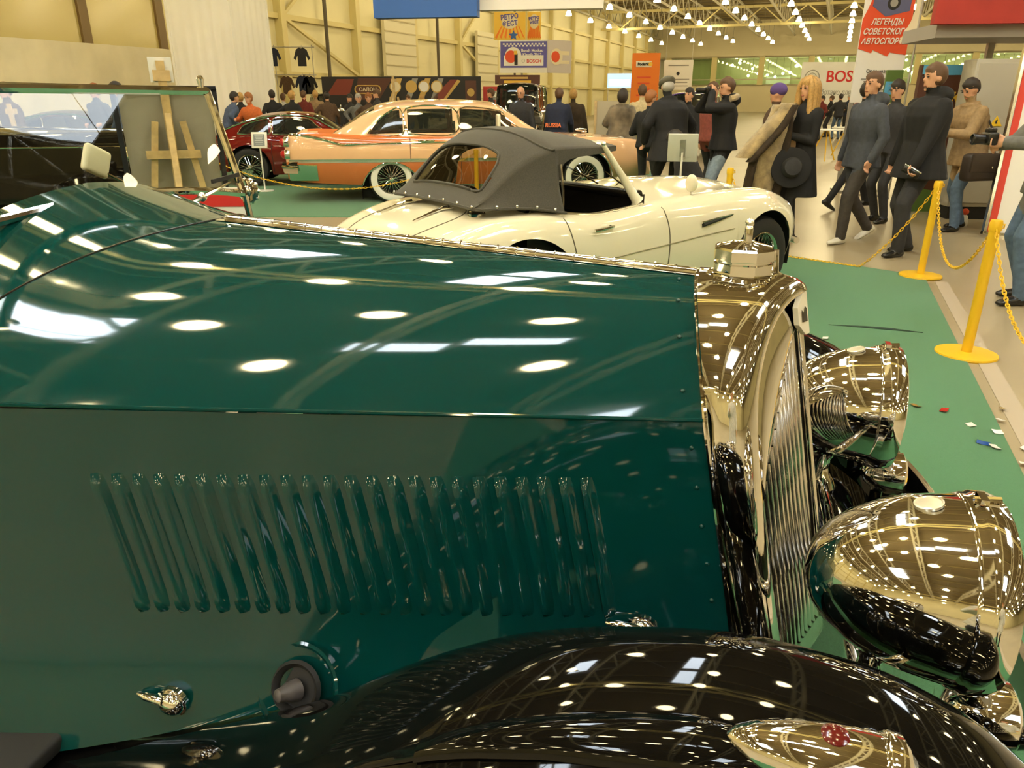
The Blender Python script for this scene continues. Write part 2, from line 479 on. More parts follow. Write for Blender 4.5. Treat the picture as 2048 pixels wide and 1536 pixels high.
def hood_top(s, q):
    """q 0 at the ridge .. 1 at the side hinge"""
    w = hood_w(s); z0 = hood_zh(s); h = hood_zr(s) - z0
    y = w * q
    return y, z0 + h * (1 - 0.10 * q - 0.90 * q ** 2.3)
def hood_pt(s, q, sg):
    y, z = hood_top(s, q)
    return Vector((-s + rk(z), sg * y, z))
def side_pt(s, z, sg=-1, out=0.0):
    return Vector((-s + rk(z), sg * (hood_w(s) + side_off(z) + out), z))

def hood_len(q): return HL + 0.36 * abs(q) ** 1.3      # the rear shut line sweeps back towards the sides
ss = lin(0.0, HL, 30)
for sg in (-1, 1):
    m = MB(); m.grid([[hood_pt(s * hood_len(q) / HL, q, sg) for q in lin(0.0, 1.0, 26)] for s in ss])
    m.build('bonnet_top_panel', green_paint, car)
    m = MB(); rows = []
    for s in ss:
        rows.append([side_pt(s * hood_len(1) / HL, z, sg) for z in lin(hood_zh(s) - 0.004, side_low(s * hood_len(1) / HL), 34)])
    m.grid(rows)
    m.build('bonnet_side_panel', green_paint, car)
    # side hinge bead
    m = MB(); m.tube([hood_pt(s, 1.0, sg) + Vector((0, sg * 0.0015, -0.001)) for s in lin(0.004, hood_len(1), 24)], 0.0042, 8)
    m.build('side_hinge', green_paint, car)
# piano hinge along the ridge
m = MB()
nk = 26
for i in range(nk):
    s0 = 0.003 + i * (HL - 0.006) / nk; s1 = 0.003 + (i + 1) * (HL - 0.006) / nk - 0.003
    m.tube([Vector((-s0, 0, hood_zr(s0) + 0.002)), Vector((-s1, 0, hood_zr(s1) + 0.002))], 0.0085, 10)
    for s in (s1,):
        m.tube([Vector((-s, 0, hood_zr(s) + 0.002)), Vector((-s - 0.0025, 0, hood_zr(s) + 0.002))], 0.0105, 10)
for sg in (-1, 1):
    m.grid([[Vector((-s + rk(hood_zr(s)), sg * y, hood_top(s, y / hood_w(s))[1] + 0.0016)) for y in (0.004, 0.014, 0.024)] for s in lin(0.003, HL, 16)])
m.build('piano_hinge', chrome, car)
# bonnet edge strip by the radiator: chrome bead with small studs
m = MB()
path = [side_pt(0.0, z, -1, 0.003) for z in lin(0.36, 0.905, 14)] + [hood_pt(0.0, q, -1) + Vector((0, 0, 0.003)) for q in lin(1.0, 0.0, 16)]
path += [hood_pt(0.0, q, 1) + Vector((0, 0, 0.003)) for q in lin(0.06, 1.0, 16)] + [side_pt(0.0, z, 1, 0.003) for z in lin(0.905, 0.36, 14)]
m.tube(path, 0.0055, 8)
m.build('edge_bead', chrome, car)
for q in (0.18, 0.42, 0.66, 0.9):
    p = hood_pt(0.035, q, -1)
    m = MB(); m.ball(p + Vector((0, 0, 0.001)), (0.005, 0.005, 0.004), 6, 8); m.build('rivet', green_paint, car)
for z in (0.86, 0.78, 0.70, 0.62, 0.54):
    p = side_pt(0.03, z); m = MB(); m.ball(p, (0.005, 0.004, 0.005), 6, 8); m.build('rivet', green_paint, car)

# louvres: raised blisters, closed in front, open behind
def louvre_mesh(H=0.31, Wd=0.027, D=0.011):
    mm = MB(); rows = []
    for i in range(15):
        t = i / 14; z = H * (t - 0.5)
        e = min(t, 1 - t) * H                                   # distance to the end
        f = math.sqrt(max(0.0, 1 - (1 - min(e / 0.022, 1)) ** 2)) if e < 0.022 else 1.0
        row = []
        for j in range(7):
            u = j / 6                                           # 0 front .. 1 open rear lip
            d = D * f * math.sin(min(u / 0.85, 1.0) * math.pi / 2) ** 1.3
            row.append(Vector((Wd * (0.5 - u), -d - 0.0004, z)))
        rows.append(row)
    mm.grid(rows)
    # dark slot under the rear lip
    k = len(mm.V); slot = []
    for r in rows:
        slot.append([r[-1] + Vector((0.0008, 0.0012, 0)), r[-1] + Vector((-0.0005, -r[-1].y - 0.0006, 0))])
    mm.m = 1; mm.grid(slot)
    return mm.mesh('louvre', [green_paint, dark])
LV = louvre_mesh()
z_mid = 0.648
for i in range(24):
    s = 0.228 + i * 0.0394
    p = side_pt(s, z_mid)
    o = link_mesh('louvre', LV, car, p)
    taper = math.atan2(0.305, 1.15)
    ax = Vector((math.cos(taper), math.sin(taper), 0))                       # along the panel, forward
    top = side_pt(s, z_mid + 0.1) - side_pt(s, z_mid - 0.1)
    zz = top.normalized(); yy = zz.cross(ax).normalized(); xx = yy.cross(zz)
    o.rotation_euler = Matrix((xx, yy, zz)).transposed().to_euler()

# bonnet catches, inspection ring and grommet on the side
def catch(s, z):
    mm = MB(); p = side_pt(s, z)
    mm.ball(p + Vector((0, -0.014, 0)), (0.030, 0.018, 0.026), 12, 16)
    mm.tube([p + Vector((-0.01, -0.022, 0.012)), p + Vector((-0.045, -0.026, 0.018)), p + Vector((-0.07, -0.02, 0.013))], [0.011, 0.009, 0.005], 10)
    mm.tube([p, p + Vector((0, -0.01, 0))], 0.034, 20)
    mm.build('bonnet_catch', chrome, car)
catch(1.105, 0.326)
catch(0.17, 0.478)
gp = side_pt(0.855, 0.352)
nrm = Vector((0, -0.88, 0.47))
m = MB(); m.lathe([(0.088, 0.0), (0.092, 0.004), (0.086, 0.006), (0.080, 0.002)], 40, gp + nrm * 0.012, nrm, cap=False); m.build('inspection_ring', green_paint, car)
m = MB(); m.lathe([(0.048, 0.0), (0.056, 0.012), (0.050, 0.02), (0.042, 0.012), (0.040, 0.002)], 28, gp + nrm * 0.006, nrm); m.build('grommet_hole', rubber, car)
m = MB(); m.lathe([(0.022, 0.0), (0.020, 0.022), (0.015, 0.034), (0.013, 0.046), (0.008, 0.05)], 18, gp + nrm * 0.012 + Vector((0.0, 0, -0.004)), Vector((-0.35, -0.7, 0.25)))
m.build('grommet_plug', solid('plug_grey', (0.09, 0.08, 0.078), 0.45), car)

# scuttle between bonnet and windscreen
m = MB(); rows = []
for t in lin(0.0, 1.0, 16):
    row = []
    for q in lin(-1.0, 1.0, 41):
        s0 = hood_len(q) + 0.004; s = s0 + (1.50 + 0.16 * q * q - s0) * t
        y, z = hood_top(s, abs(q)); row.append(Vector((-s + rk(z), math.copysign(y, q), z)))
    s0 = hood_len(1) + 0.004; s = s0 + (1.66 - s0) * t
    lo = [side_pt(s, z, -1) for z in lin(side_low(s), hood_zh(s) - 0.01, 16)]
    hi = [side_pt(s, z, 1) for z in lin(hood_zh(s) - 0.01, side_low(s), 16)]
    rows.append(lo + row + hi)
m.grid(rows); m.build('scuttle', green_paint, car)
m = MB(); m.tube([hood_pt(hood_len(q) + 0.002, abs(q), math.copysign(1, q)) + Vector((0, 0, 0.0005)) for q in lin(-1.0, 1.0, 40)], 0.0025, 6); m.build('scuttle_seam', dark_gloss, car)

# body behind the scuttle: doors, tail and a dark cockpit
m = MB(); rows = []
for x in lin(-1.60, -3.9, 26):
    t = (-x - 1.6) / 2.3
    w = 0.66 + 0.06 * math.sin(math.pi * min(t * 1.2, 1)) - 0.35 * max(0, t - 0.6) ** 1.5 * 2
    zt = 0.95 - 0.10 * math.sin(math.pi * min(t / 0.45, 1)) - 0.12 * max(0, t - 0.6)
    row = []
    for q in lin(0, 1, 12):
        row.append(Vector((x, -w * (0.97 + 0.03 * math.sin(q * math.pi)), 0.28 + (zt - 0.28) * q)))
    inner = 0.06 if t < 0.62 else w
    row.append(Vector((x, -w + 0.05, zt + 0.012)))
    if t < 0.62:
        row += [Vector((x, -w + 0.09, zt - 0.03)), Vector((x, -w + 0.10, 0.4)), Vector((x, 0, 0.38))]
    else:
        row += [Vector((x, -w * 0.66, zt + 0.06)), Vector((x, -w * 0.33, zt + 0.09)), Vector((x, 0, zt + 0.10))]
    rows.append(row + [Vector((v.x, -v.y, v.z)) for v in row[-2::-1]])
m.grid(rows, cap1=True); m.build('body_tub', green_paint, car)
for sx in (-2.35, -3.0):
    for sy in (-1, 1):
        m = MB(); V, F = rbox((sx, sy * 0.27, 0.55), (0.46, 0.46, 0.16), 0.05); m.add(V, F)
        V, F = rbox((sx - 0.26, sy * 0.27, 0.76), (0.13, 0.46, 0.44), 0.05); m.add(V, F)
        m.build('seat', mat('brown_leather', (0.06, 0.028, 0.014), 0.45), car)
m = MB(); m.box((-1.66, 0, 0.98), (0.05, 1.16, 0.26)); m.build('dashboard', mat('walnut', (0.10, 0.045, 0.015), 0.25), car)
m = MB(); c = Vector((-1.98, -0.28, 0.98)); ax = Vector((-0.85, 0, 0.52)).normalized(); u = Vector((0, 1, 0)); w_ = ax.cross(u)
m.tube([c + (u * math.cos(t) + w_ * math.sin(t)) * 0.20 for t in lin(0, 2 * math.pi, 33)[:-1]], 0.011, 8, closed=True)
for t in (0.3, 0.3 + math.pi / 2, 0.3 + math.pi, 0.3 + 1.5 * math.pi): m.tube([c, c + (u * math.cos(t) + w_ * math.sin(t)) * 0.2], 0.006, 6)
m.tube([c, c - ax * 0.38], 0.018, 8); m.build('steering_wheel', dark_gloss, car)

# windscreen
WB, WT = -1.485, -1.572
wz0, wz1 = 1.232, 1.492
m = MB()
def wsp(y, t, fwd=0.0): return Vector((WB + (WT - WB) * t + fwd, y, wz0 - 0.05 * (y / 0.56) ** 2 * (1 - t) + (wz1 - wz0) * t))
m.tube([wsp(y, 0) for y in lin(-0.58, 0.58, 25)], 0.011, 8)
m.build('windscreen_base', chrome, car)
m = MB(); m.tube([wsp(y, 1) for y in lin(-0.58, 0.58, 9)], 0.012, 8); m.build('windscreen_top_rail', chrome, car)
for sg in (-1, 1):
    m = MB()
    m.tube([wsp(sg * 0.58, t) for t in lin(-0.02, 1.0, 6)], 0.012, 8)
    m.tube([Vector((WB + 0.02, sg * 0.60, 0.97)), Vector((WB, sg * 0.60, 1.10)), wsp(sg * 0.585, 0.02)], 0.011, 8)
    m.build('windscreen_pillar', chrome, car)
    m = MB(); p = wsp(sg * 0.60, 0.03)
    m.ball(p + Vector((0, sg * 0.01, 0)), 0.022, 10, 14)
    m.lathe([(0.034, 0), (0.040, 0.008), (0.034, 0.018), (0.015, 0.022)], 20, p, (0, sg, 0))
    for k in range(10):
        a = k * 0.628; m.ball(p + Vector((math.cos(a) * 0.036, sg * 0.012, math.sin(a) * 0.036)), 0.008, 6, 8)
    m.build('pillar_knob', chrome, car)
    m = MB(); p = wsp(sg * 0.555, 1.0); m.lathe([(0.006, 0), (0.009, 0.02), (0.012, 0.035), (0.006, 0.045)], 12, p, (0, 0, 1)); m.build('hood_stud', chrome, car)
m = MB(); m.grid([[wsp(y, t) for y in lin(-0.575, 0.575, 12)] for t in (0.02, 0.5, 0.99)]); m.build('windscreen_glass', glass, car)
# wiper on the glass
m = MB(); a_ = wsp(0.33, -0.06, 0.03); b_ = wsp(0.50, 0.10, 0.022)
m.tube([a_, b_], [0.007, 0.004], 8); m.ball(a_, 0.014, 8, 10); m.tube([a_, a_ - Vector((0, 0.05, 0.012))], 0.008, 8)
m.build('wiper_arm', chrome, car)
m = MB(); m.bar(wsp(0.42, 0.10, 0.016), wsp(0.565, 0.19, 0.016), 0.007, 0.012); m.build('wiper_blade', rubber, car)
# rear-view mirror behind the glass
m = MB(); c = Vector((-1.60, 0.115, 1.312))
V, F = rbox((0, 0, 0), (0.022, 0.085, 0.075), 0.018, 3); m.add([Matrix.Rotation(R(-25), 3, 'X') @ v + c for v in V], F)
m.build('rear_view_mirror', mat('mirror_back_cream', (0.85, 0.80, 0.62), 0.3), car)
m = MB(); m.tube([c + Vector((0, 0.0, -0.02)), Vector((-1.57, 0.20, 1.235))], 0.004, 6); m.build('mirror_stalk', chrome, car)

# radiator shell: chrome, vee-fronted, raked
def shell_half(t):
    """outline in the front view from the crown (t=0) to the foot (t=1): (y, z)"""
    P = [(0, 1.135), (0.06, 1.130), (0.13, 1.108), (0.19, 1.068), (0.235, 1.005), (0.262, 0.915), (0.272, 0.80), (0.272, 0.62), (0.262, 0.46), (0.25, 0.33)]
    i = t * (len(P) - 1)
    return i, P
OUT = [(p.x, p.y) for p in spline([(0, 1.135, 0), (0.07, 1.128, 0), (0.14, 1.102, 0), (0.20, 1.050, 0), (0.245, 0.970, 0), (0.268, 0.87, 0), (0.275, 0.75, 0), (0.275, 0.60, 0), (0.268, 0.46, 0), (0.258, 0.33, 0)], 44)]
def vee(y): return 0.210 - 0.50 * abs(y)
full = [(-y, z) for y, z in OUT[::-1]] + OUT[1:]
m = MB(); rows = []
def ring(fx, inset, drop=0.0):
    r = []
    cz = 0.70
    for y, z in full:
        k = max(0.0, 1 - inset / max(0.05, math.hypot(y, (z - cz) * 0.6)))
        yy = y * (1 - inset / 0.27); zz = z - inset * max(0, (z - 0.85) / 0.28)
        r.append(Vector((fx(yy) + rk(zz), yy, zz)))
    return r
rows.append(ring(lambda y: 0.002, 0.004))
rows.append(ring(lambda y: 0.004, 0.0))
rows.append(ring(lambda y: 0.35 * vee(y), -0.003))
rows.append(ring(lambda y: 0.80 * vee(y), -0.002))
rows.append(ring(lambda y: 0.93 * vee(y), 0.004))
rows.append(ring(lambda y: 1.00 * vee(y), 0.014))
rows.append(ring(lambda y: 1.02 * vee(y), 0.026))
rows.append(ring(lambda y: 0.97 * vee(y), 0.036))
rows.append(ring(lambda y: 0.88 * vee(y), 0.040))
m.grid(rows); m.build('radiator_shell', chrome, car, angle=60)
# plain chrome header panel above the slats, then the slats
def vx(y): return 0.88 * vee(y)
def lip(y):      # lower edge of the header panel: deep vee under the badge
    return 0.925 - 0.20 * max(0, abs(y) - 0.02) / 0.215 + 0.10 * (1 - abs(y) / 0.235)
for sg in (-1, 1):
    m = MB(); rows = []
    for y in lin(0.0, 0.235, 16):
        top = max([z for yy, z in OUT if yy >= y - 1e-6] + [0.4]) if y > 0 else 1.135
        zt = np.interp(y / (1 - 0.04 / 0.27), [p[0] for p in OUT[:26]], [p[1] for p in OUT[:26]]) - 0.042
        zl = min(lip(y), zt - 0.005)
        rows.append([Vector((vx(y) + 0.012 * math.sin(q * math.pi) + rk(zl + (zt - zl) * q), sg * y, zl + (zt - zl) * q)) for q in lin(0, 1, 10)])
    m.grid(rows); m.build('header_panel', chrome, car)
    for i in range(11):
        y = 0.018 + i * 0.0205
        z1 = lip(y) + 0.004; z0 = 0.345
        m = MB(); x = vx(y)
        m.grid([[Vector((x + dx + rk(z), sg * (y + dy), z)) for dx, dy in ((-0.010, -0.006), (-0.001, -0.006), (0.003, -0.003), (0.003, 0.003), (-0.001, 0.006), (-0.010, 0.006))] for z in (z0, z1)])
        m.build('slat', chrome_soft, car)
m = MB(); m.tube([Vector((vx(0) + 0.006 + rk(z), 0, z)) for z in (0.34, 0.7, 1.03)], 0.009, 10); m.build('centre_bar', chrome, car)
m = MB(); m.grid([[Vector((vx(abs(y)) - 0.02 + rk(z), y, z)) for y in lin(-0.235, 0.235, 13)] for z in (0.33, 0.66, 0.99)]); m.build('core', dark, car)
m = MB(); m.grid([[Vector((vx(abs(y)) + 0.004 + rk(z), y, z)) for y in lin(-0.25, 0.25, 13)] for z in (0.30, 0.325, 0.348)]); m.build('foot_panel', chrome_soft, car)
# octagonal filler cap with tee bar
ox = 0.088
def octo(r, z, rot=R(22.5), dz=0.0): return [Vector((ox + r * math.cos(rot + k * math.pi / 4), r * math.sin(rot + k * math.pi / 4), z)) for k in range(8)]
m = MB()
m.lathe([(0.078, -0.02), (0.080, 0.0), (0.072, 0.010), (0.058, 0.012)], 32, (ox, 0, 1.125), (0, 0, 1)); m.build('cap_seat', chrome, car)
m = MB(); m.grid([octo(0.055, 1.134), octo(0.061, 1.138), octo(0.061, 1.158), octo(0.056, 1.160), octo(0.056, 1.164), octo(0.062, 1.166), octo(0.062, 1.186), octo(0.058, 1.190), octo(0.020, 1.200)], cv=True, cap0=True, cap1=True)
m.build('filler_cap', chrome, car, angle=25)
m = MB()
V, F = rbox((ox + 0.005, 0, 1.208), (0.016, 0.034, 0.052), 0.008, 3); m.add(V, F); m.ball((ox + 0.005, 0, 1.236), (0.009, 0.013, 0.010), 8, 10)
m.build('cap_wing', chrome, car)
m = MB(); m.tube([Vector((ox + 0.061, 0, 1.185)), Vector((ox + 0.066, 0, 1.14)), Vector((ox + 0.085, 0, 1.128))], 0.006, 8)
m.tube([Vector((ox + 0.045, -0.06, 1.127)), Vector((ox + 0.092, 0.0, 1.124)), Vector((ox + 0.045, 0.06, 1.127))], 0.008, 8); m.build('cap_clasp', chrome, car)
# octagon badge at the vee
def folded(pts, lift):
    return [Vector((0.203 + rk(1.068 + z) - 0.0 + lift - 0.50 * abs(y), y, 1.062 + z)) for y, z in pts]
oc = [(0.046 * math.cos(R(22.5) + k * math.pi / 4), 0.046 * math.sin(R(22.5) + k * math.pi / 4)) for k in range(8)]
for sg in (-1, 1):
    half = [(0, -0.0425)] + sorted([(y, z) for y, z in oc if y * sg > 0], key=lambda p: p[1]) + [(0, 0.0425)]
    m = MB(); n_ = len(half); V = folded(half, 0.0) + folded(half, 0.010)
    m.add(V, [tuple(range(n_)), tuple(range(2 * n_ - 1, n_ - 1, -1))] + [(i_, (i_ + 1) % n_, n_ + (i_ + 1) % n_, n_ + i_) for i_ in range(n_)])
    bd = m.build('radiator_badge', mat('cream_enamel', (0.82, 0.76, 0.58), 0.2), car, angle=20)
    e_ = [(sg * 0.008, -0.016), (sg * 0.030, -0.014), (sg * 0.030, 0.012), (sg * 0.022, 0.004), (sg * 0.014, 0.016), (sg * 0.008, 0.010)]
    m = MB(); V = folded(e_, 0.0115); m.add(V, [tuple(range(6))]); m.build('badge_emblem', dark_gloss, bd)

# headlamps
def headlamp(sg):
    root = MB(); c = Vector((0.235, sg * 0.40, 0.722)); ax = Vector((1, 0, 0.0))
    prof = [(0.002, 0.0), (0.030, 0.004), (0.055, 0.013), (0.083, 0.035), (0.108, 0.066), (0.128, 0.105), (0.143, 0.150), (0.151, 0.195), (0.154, 0.215)]
    root.lathe(prof, 48, c, ax, cap=False)
    b = root.build('headlamp_shell', chrome, car, angle=60)
    mm = MB(); mm.lathe([(0.154, 0.214), (0.158, 0.220), (0.158, 0.226), (0.162, 0.232), (0.163, 0.258), (0.158, 0.272), (0.148, 0.276), (0.146, 0.268)], 48, c, ax, cap=False); mm.build('rim', chrome, b)
    mm = MB(); mm.lathe([(0.147, 0.268), (0.12, 0.277), (0.08, 0.284), (0.04, 0.287), (0.001, 0.288)], 40, c, ax, cap=False); mm.build('lens', lens_glass, b)
    mm = MB()
    X = Matrix.Translation(c + Vector((0.165, 0, 0.1475))) @ Matrix.Rotation(R(-16), 4, 'Y')
    mm.X = X; mm.lathe([(0.021, -0.003), (0.022, 0.002), (0.019, 0.003), (0.018, 0.0015), (0.002, 0.0025)], 24); mm.build('maker_medallion', mat('medallion', (0.72, 0.68, 0.55), 0.25, 0.5), b)
    mm = MB(); mm.bar(c + Vector((0.236, 0, 0.162)), c + Vector((0.236, 0, 0.172)), 0.03, 0.012); mm.tube([c + Vector((0.225, sg * -0.0, 0.164)), c + Vector((0.262, 0, 0.168))], 0.006, 8); mm.build('rim_clip', chrome, b)
    mm = MB(); mm.lathe([(0.045, -0.245), (0.036, -0.225), (0.022, -0.20), (0.020, -0.165), (0.035, -0.140)], 18, c + Vector((0.13, 0, 0)), (0, 0, 1)); mm.build('lamp_pedestal', chrome, b)
for sg in (-1, 1): headlamp(sg)
m = MB(); m.tube([Vector((0.365, -0.62, 0.50)), Vector((0.365, -0.40, 0.49)), Vector((0.365, 0.40, 0.49)), Vector((0.365, 0.62, 0.50))], 0.02, 10); m.build('lamp_bar', chrome, car)
for sg in (-1, 1):
    m = MB(); m.lathe([(0.004, 0), (0.03, 0.012), (0.050, 0.04), (0.058, 0.075), (0.060, 0.10), (0.050, 0.108), (0.004, 0.112)], 28, (0.47, sg * 0.44, 0.515), (1, 0, 0)); m.build('horn', chrome, car)
    m = MB(); m.tube([Vector((0.52, sg * 0.44, 0.46)), Vector((0.52, sg * 0.43, 0.36)), Vector((0.40, sg * 0.36, 0.33))], 0.016, 8); m.build('horn_bracket', black_paint, car)

# front wings
PROF = [(-1.25, 0.196), (-1.05, 0.236), (-0.8, 0.326), (-0.59, 0.445), (-0.43, 0.563), (-0.26, 0.67), (-0.137, 0.727), (-0.024, 0.76), (0.12, 0.782), (0.27, 0.771), (0.36, 0.747), (0.45, 0.7), (0.54, 0.615), (0.6, 0.496), (0.635, 0.376), (0.65, 0.256)]
pc = spline([(x, z, 0) for x, z in PROF], 64)
wing_sec = [(0.175, -0.26, 0.0), (0.168, -0.18, 0.0), (0.150, -0.115, 0.0), (0.120, -0.066, 0), (0.082, -0.030, 0), (0.042, -0.008, 0), (0.0, 0.0, 0), (-0.07, -0.008, 0), (-0.13, -0.034, 0), (-0.175, -0.074, 0), (-0.20, -0.125, 0), (-0.208, -0.18, 0), (-0.202, -0.188, 0)]
ws = spline(wing_sec, 40)
def wing_pt(i, v, sg):
    p = pc[i]
    a = pc[max(i - 1, 0)]; b = pc[min(i + 1, len(pc) - 1)]
    t = Vector((b.x - a.x, b.y - a.y)).normalized(); n = Vector((-t.y, t.x))
    u = i / (len(pc) - 1)
    k = 1.0 if u > 0.30 else 0.75 + 0.25 * u / 0.30
    fl = 0.35 if u < 0.15 else 1.0 if u > 0.45 else 0.35 + 0.65 * (u - 0.15) / 0.30
    if u > 0.9: fl *= 1 - (u - 0.9) * 4
    y = v.x * k; d = v.y * fl
    up = 0.04 * max(0.0, min(1.0, (p.x + 0.5) * 2)) if sg > 0 else 0.0
    return Vector((p.x + n.x * d * 0.6, sg * (0.73 - y), (p.y + n.y * d if n.y > 0.4 else p.y + 0.4 * d) + up))
for sg in (-1, 1):
    m = MB(); m.grid([[wing_pt(i, v, sg) for v in ws] for i in range(len(pc))]); m.build('front_wing', black_paint, car, angle=60)
    # long fairing and sidelight on the wing
    def on_wing(x, yl):
        i = min(range(len(pc)), key=lambda k: abs(pc[k].x - x)); v = min(ws, key=lambda q: abs(q.x - yl)); return wing_pt(i, v, sg)
    m = MB(); rows = []
    for t in lin(0, 1, 22):
        x = -0.44 + 0.66 * t; c = on_wing(x, -0.125); r = 0.003 + 0.030 * math.sin(min(t / 0.8, 1) * math.pi / 2) ** 1.2 * (1 - max(0, t - 0.8) * 4)
        rows.append([c + Vector((0, math.cos(k * math.pi / 8) * r * 1.3 * sg, math.sin(k * math.pi / 8) * r - 0.004)) for k in range(9)])
    m.grid(rows); fr = m.build('sidelight_fairing', black_paint, car, angle=60)
    c = on_wing(0.10, -0.13) + Vector((-0.03, 0, 0.026))
    m = MB(); m.X = Matrix.Translation(c) @ Matrix.Rotation(R(4), 4, 'Y')
    m.lathe([(0.002, 0.035), (0.014, 0.044), (0.026, 0.068), (0.036, 0.104), (0.043, 0.145), (0.046, 0.185), (0.046, 0.20)], 28, (0, 0, 0), (1, 0, 0), cap=False)
    sl = m.build('sidelight', chrome, car, angle=60)
    m = MB(); m.X = Matrix.Translation(c) @ Matrix.Rotation(R(4), 4, 'Y'); m.lathe([(0.046, 0.198), (0.050, 0.204), (0.050, 0.220), (0.044, 0.226)], 28, (0, 0, 0), (1, 0, 0), cap=False); m.build('rim', chrome, sl)
    m = MB(); m.X = Matrix.Translation(c) @ Matrix.Rotation(R(4), 4, 'Y'); m.lathe([(0.045, 0.22), (0.03, 0.236), (0.001, 0.242)], 24, (0, 0, 0), (1, 0, 0), cap=False); m.build('lens', lens_glass, sl)
    m = MB(); m.X = Matrix.Translation(c + Vector((0.15, 0, 0.0315))) @ Matrix.Rotation(R(-3), 4, 'Y'); m.lathe([(0.017, -0.012), (0.016, 0.0), (0.012, 0.002), (0.002, 0.003)], 20); m.build('red_telltale', mat('telltale_red', (0.10, 0.006, 0.005), 0.15, coat=0.3), sl)
    # inner apron between wing and chassis, running board, wheel
    m = MB(); m.grid([[Vector((pc[i].x, sg * 0.52, max(0.22, pc[i].y - 0.24))), Vector((pc[i].x, sg * 0.44, max(0.20, pc[i].y - 0.30))), Vector((pc[i].x, sg * 0.30, 0.24))] for i in range(12, 62)]); m.build('inner_apron', black_paint, car)
    m = MB(); V, F = rbox((-1.95, sg * 0.74, 0.24), (1.6, 0.26, 0.04), 0.012); m.add(V, F); m.build('running_board', rubber, car)
def tyre_wheel(parent, c, r, w, sg, rim_r, spokes=24, mrim=chrome, wall=None):
    """a wheel as a part: tyre with rim, hub and spokes as sub-parts"""
    mm = MB(); mm.lathe([(rim_r, -w * 0.40), (rim_r + (r - rim_r) * 0.5, -w * 0.5), (r * 0.95, -w * 0.42), (r, -w * 0.22), (r, w * 0.22), (r * 0.95, w * 0.42), (rim_r + (r - rim_r) * 0.5, w * 0.5), (rim_r, w * 0.40)], 40, c, (0, 1, 0), cap=False)
    t = mm.build('wheel', rubber, parent)
    if wall is not None:
        mm = MB(); mm.lathe([(rim_r + 0.004, sg * w * 0.44), (rim_r + (r - rim_r) * 0.5, sg * w * 0.515), (r * 0.90, sg * w * 0.47)], 40, c, (0, 1, 0), cap=False); mm.build('white_wall', wall, t)
    mm = MB(); mm.lathe([(rim_r + 0.003, sg * w * 0.41), (rim_r - 0.004, sg * w * 0.44), (rim_r - 0.016, sg * w * 0.36), (rim_r - 0.022, 0), (rim_r - 0.016, -sg * w * 0.36)], 40, c, (0, 1, 0), cap=False); mm.build('rim', mrim, t)
    mm = MB(); c = Vector(c)
    mm.lathe([(0.045, -sg * 0.03), (0.045, sg * w * 0.35), (0.035, sg * w * 0.46), (0.03, sg * w * 0.5), (0.004, sg * w * 0.53)], 18, c, (0, 1, 0), cap=False)
    for k in (0, math.pi): mm.bar(c + Vector((0, sg * w * 0.5, 0)), c + Vector((math.cos(k + 0.4) * 0.07, sg * w * 0.52, math.sin(k + 0.4) * 0.07)), 0.022, 0.012)
    mm.build('hub_spinner', chrome, t)
    mm = MB()
    for k in range(spokes):
        a = 2 * math.pi * k / spokes; b = a + (0.45 if k % 2 else -0.45)
        d = 0.42 if k % 4 < 2 else 0.05
        mm.tube([c + Vector((math.cos(b) * 0.04, sg * w * d * 0.9, math.sin(b) * 0.04)), c + Vector((math.cos(a) * (rim_r - 0.018), sg * w * 0.12, math.sin(a) * (rim_r - 0.018)))], 0.0032, 4, caps=False)
    mm.build('spokes', mrim, t)
    return t
for sg in (-1, 1):
    tyre_wheel(car, (0.13, sg * 0.74, 0.37), 0.362, 0.15, sg, 0.25)
    tyre_wheel(car, (-2.95, sg * 0.74, 0.37), 0.362, 0.15, sg, 0.25)
# rear wings
for sg in (-1, 1):
    pr = spline([(-2.50, 0.24, 0), (-2.62, 0.50, 0), (-2.80, 0.70, 0), (-3.0, 0.76, 0), (-3.25, 0.69, 0), (-3.5, 0.48, 0), (-3.66, 0.28, 0)], 30)
    m = MB(); m.grid([[Vector((p.x, sg * (0.74 - v.x), p.y + v.y * 0.8)) for v in ws] for p in pr]); m.build('rear_wing', black_paint, car, angle=60)
# chassis, bumper, dumb irons
m = MB()
for sg in (-1, 1): m.bar((-3.4, sg * 0.30, 0.27), (0.42, sg * 0.30, 0.27), 0.06, 0.12)
for x in (-3.2, -1.5, 0.2): m.bar((x, -0.3, 0.27), (x, 0.3, 0.27), 0.06, 0.1)
m.build('chassis', dark_gloss, car)
for sg in (-1, 1):
    m = MB(); m.tube([Vector((0.36, sg * 0.30, 0.28)), Vector((0.50, sg * 0.30, 0.31)), Vector((0.58, sg * 0.30, 0.33)), Vector((0.68, sg * 0.30, 0.36))], [0.035, 0.03, 0.026, 0.02], 10); m.build('dumb_iron', black_paint, car)
m = MB(); rows = []
for y in lin(-0.80, 0.80, 30):
    x = 0.705 - 0.07 * (y / 0.8) ** 2 - 0.06 * max(0, abs(y) - 0.6)
    rows.append([Vector((x + dx, y, 0.40 + dz)) for dx, dz in ((-0.012, -0.045), (0.004, -0.045), (0.012, -0.02), (0.014, 0.0), (0.012, 0.02), (0.004, 0.045), (-0.012, 0.045))])
m.grid(rows, cv=True, cap0=True, cap1=True); m.build('front_bumper', chrome_soft, car, angle=60)

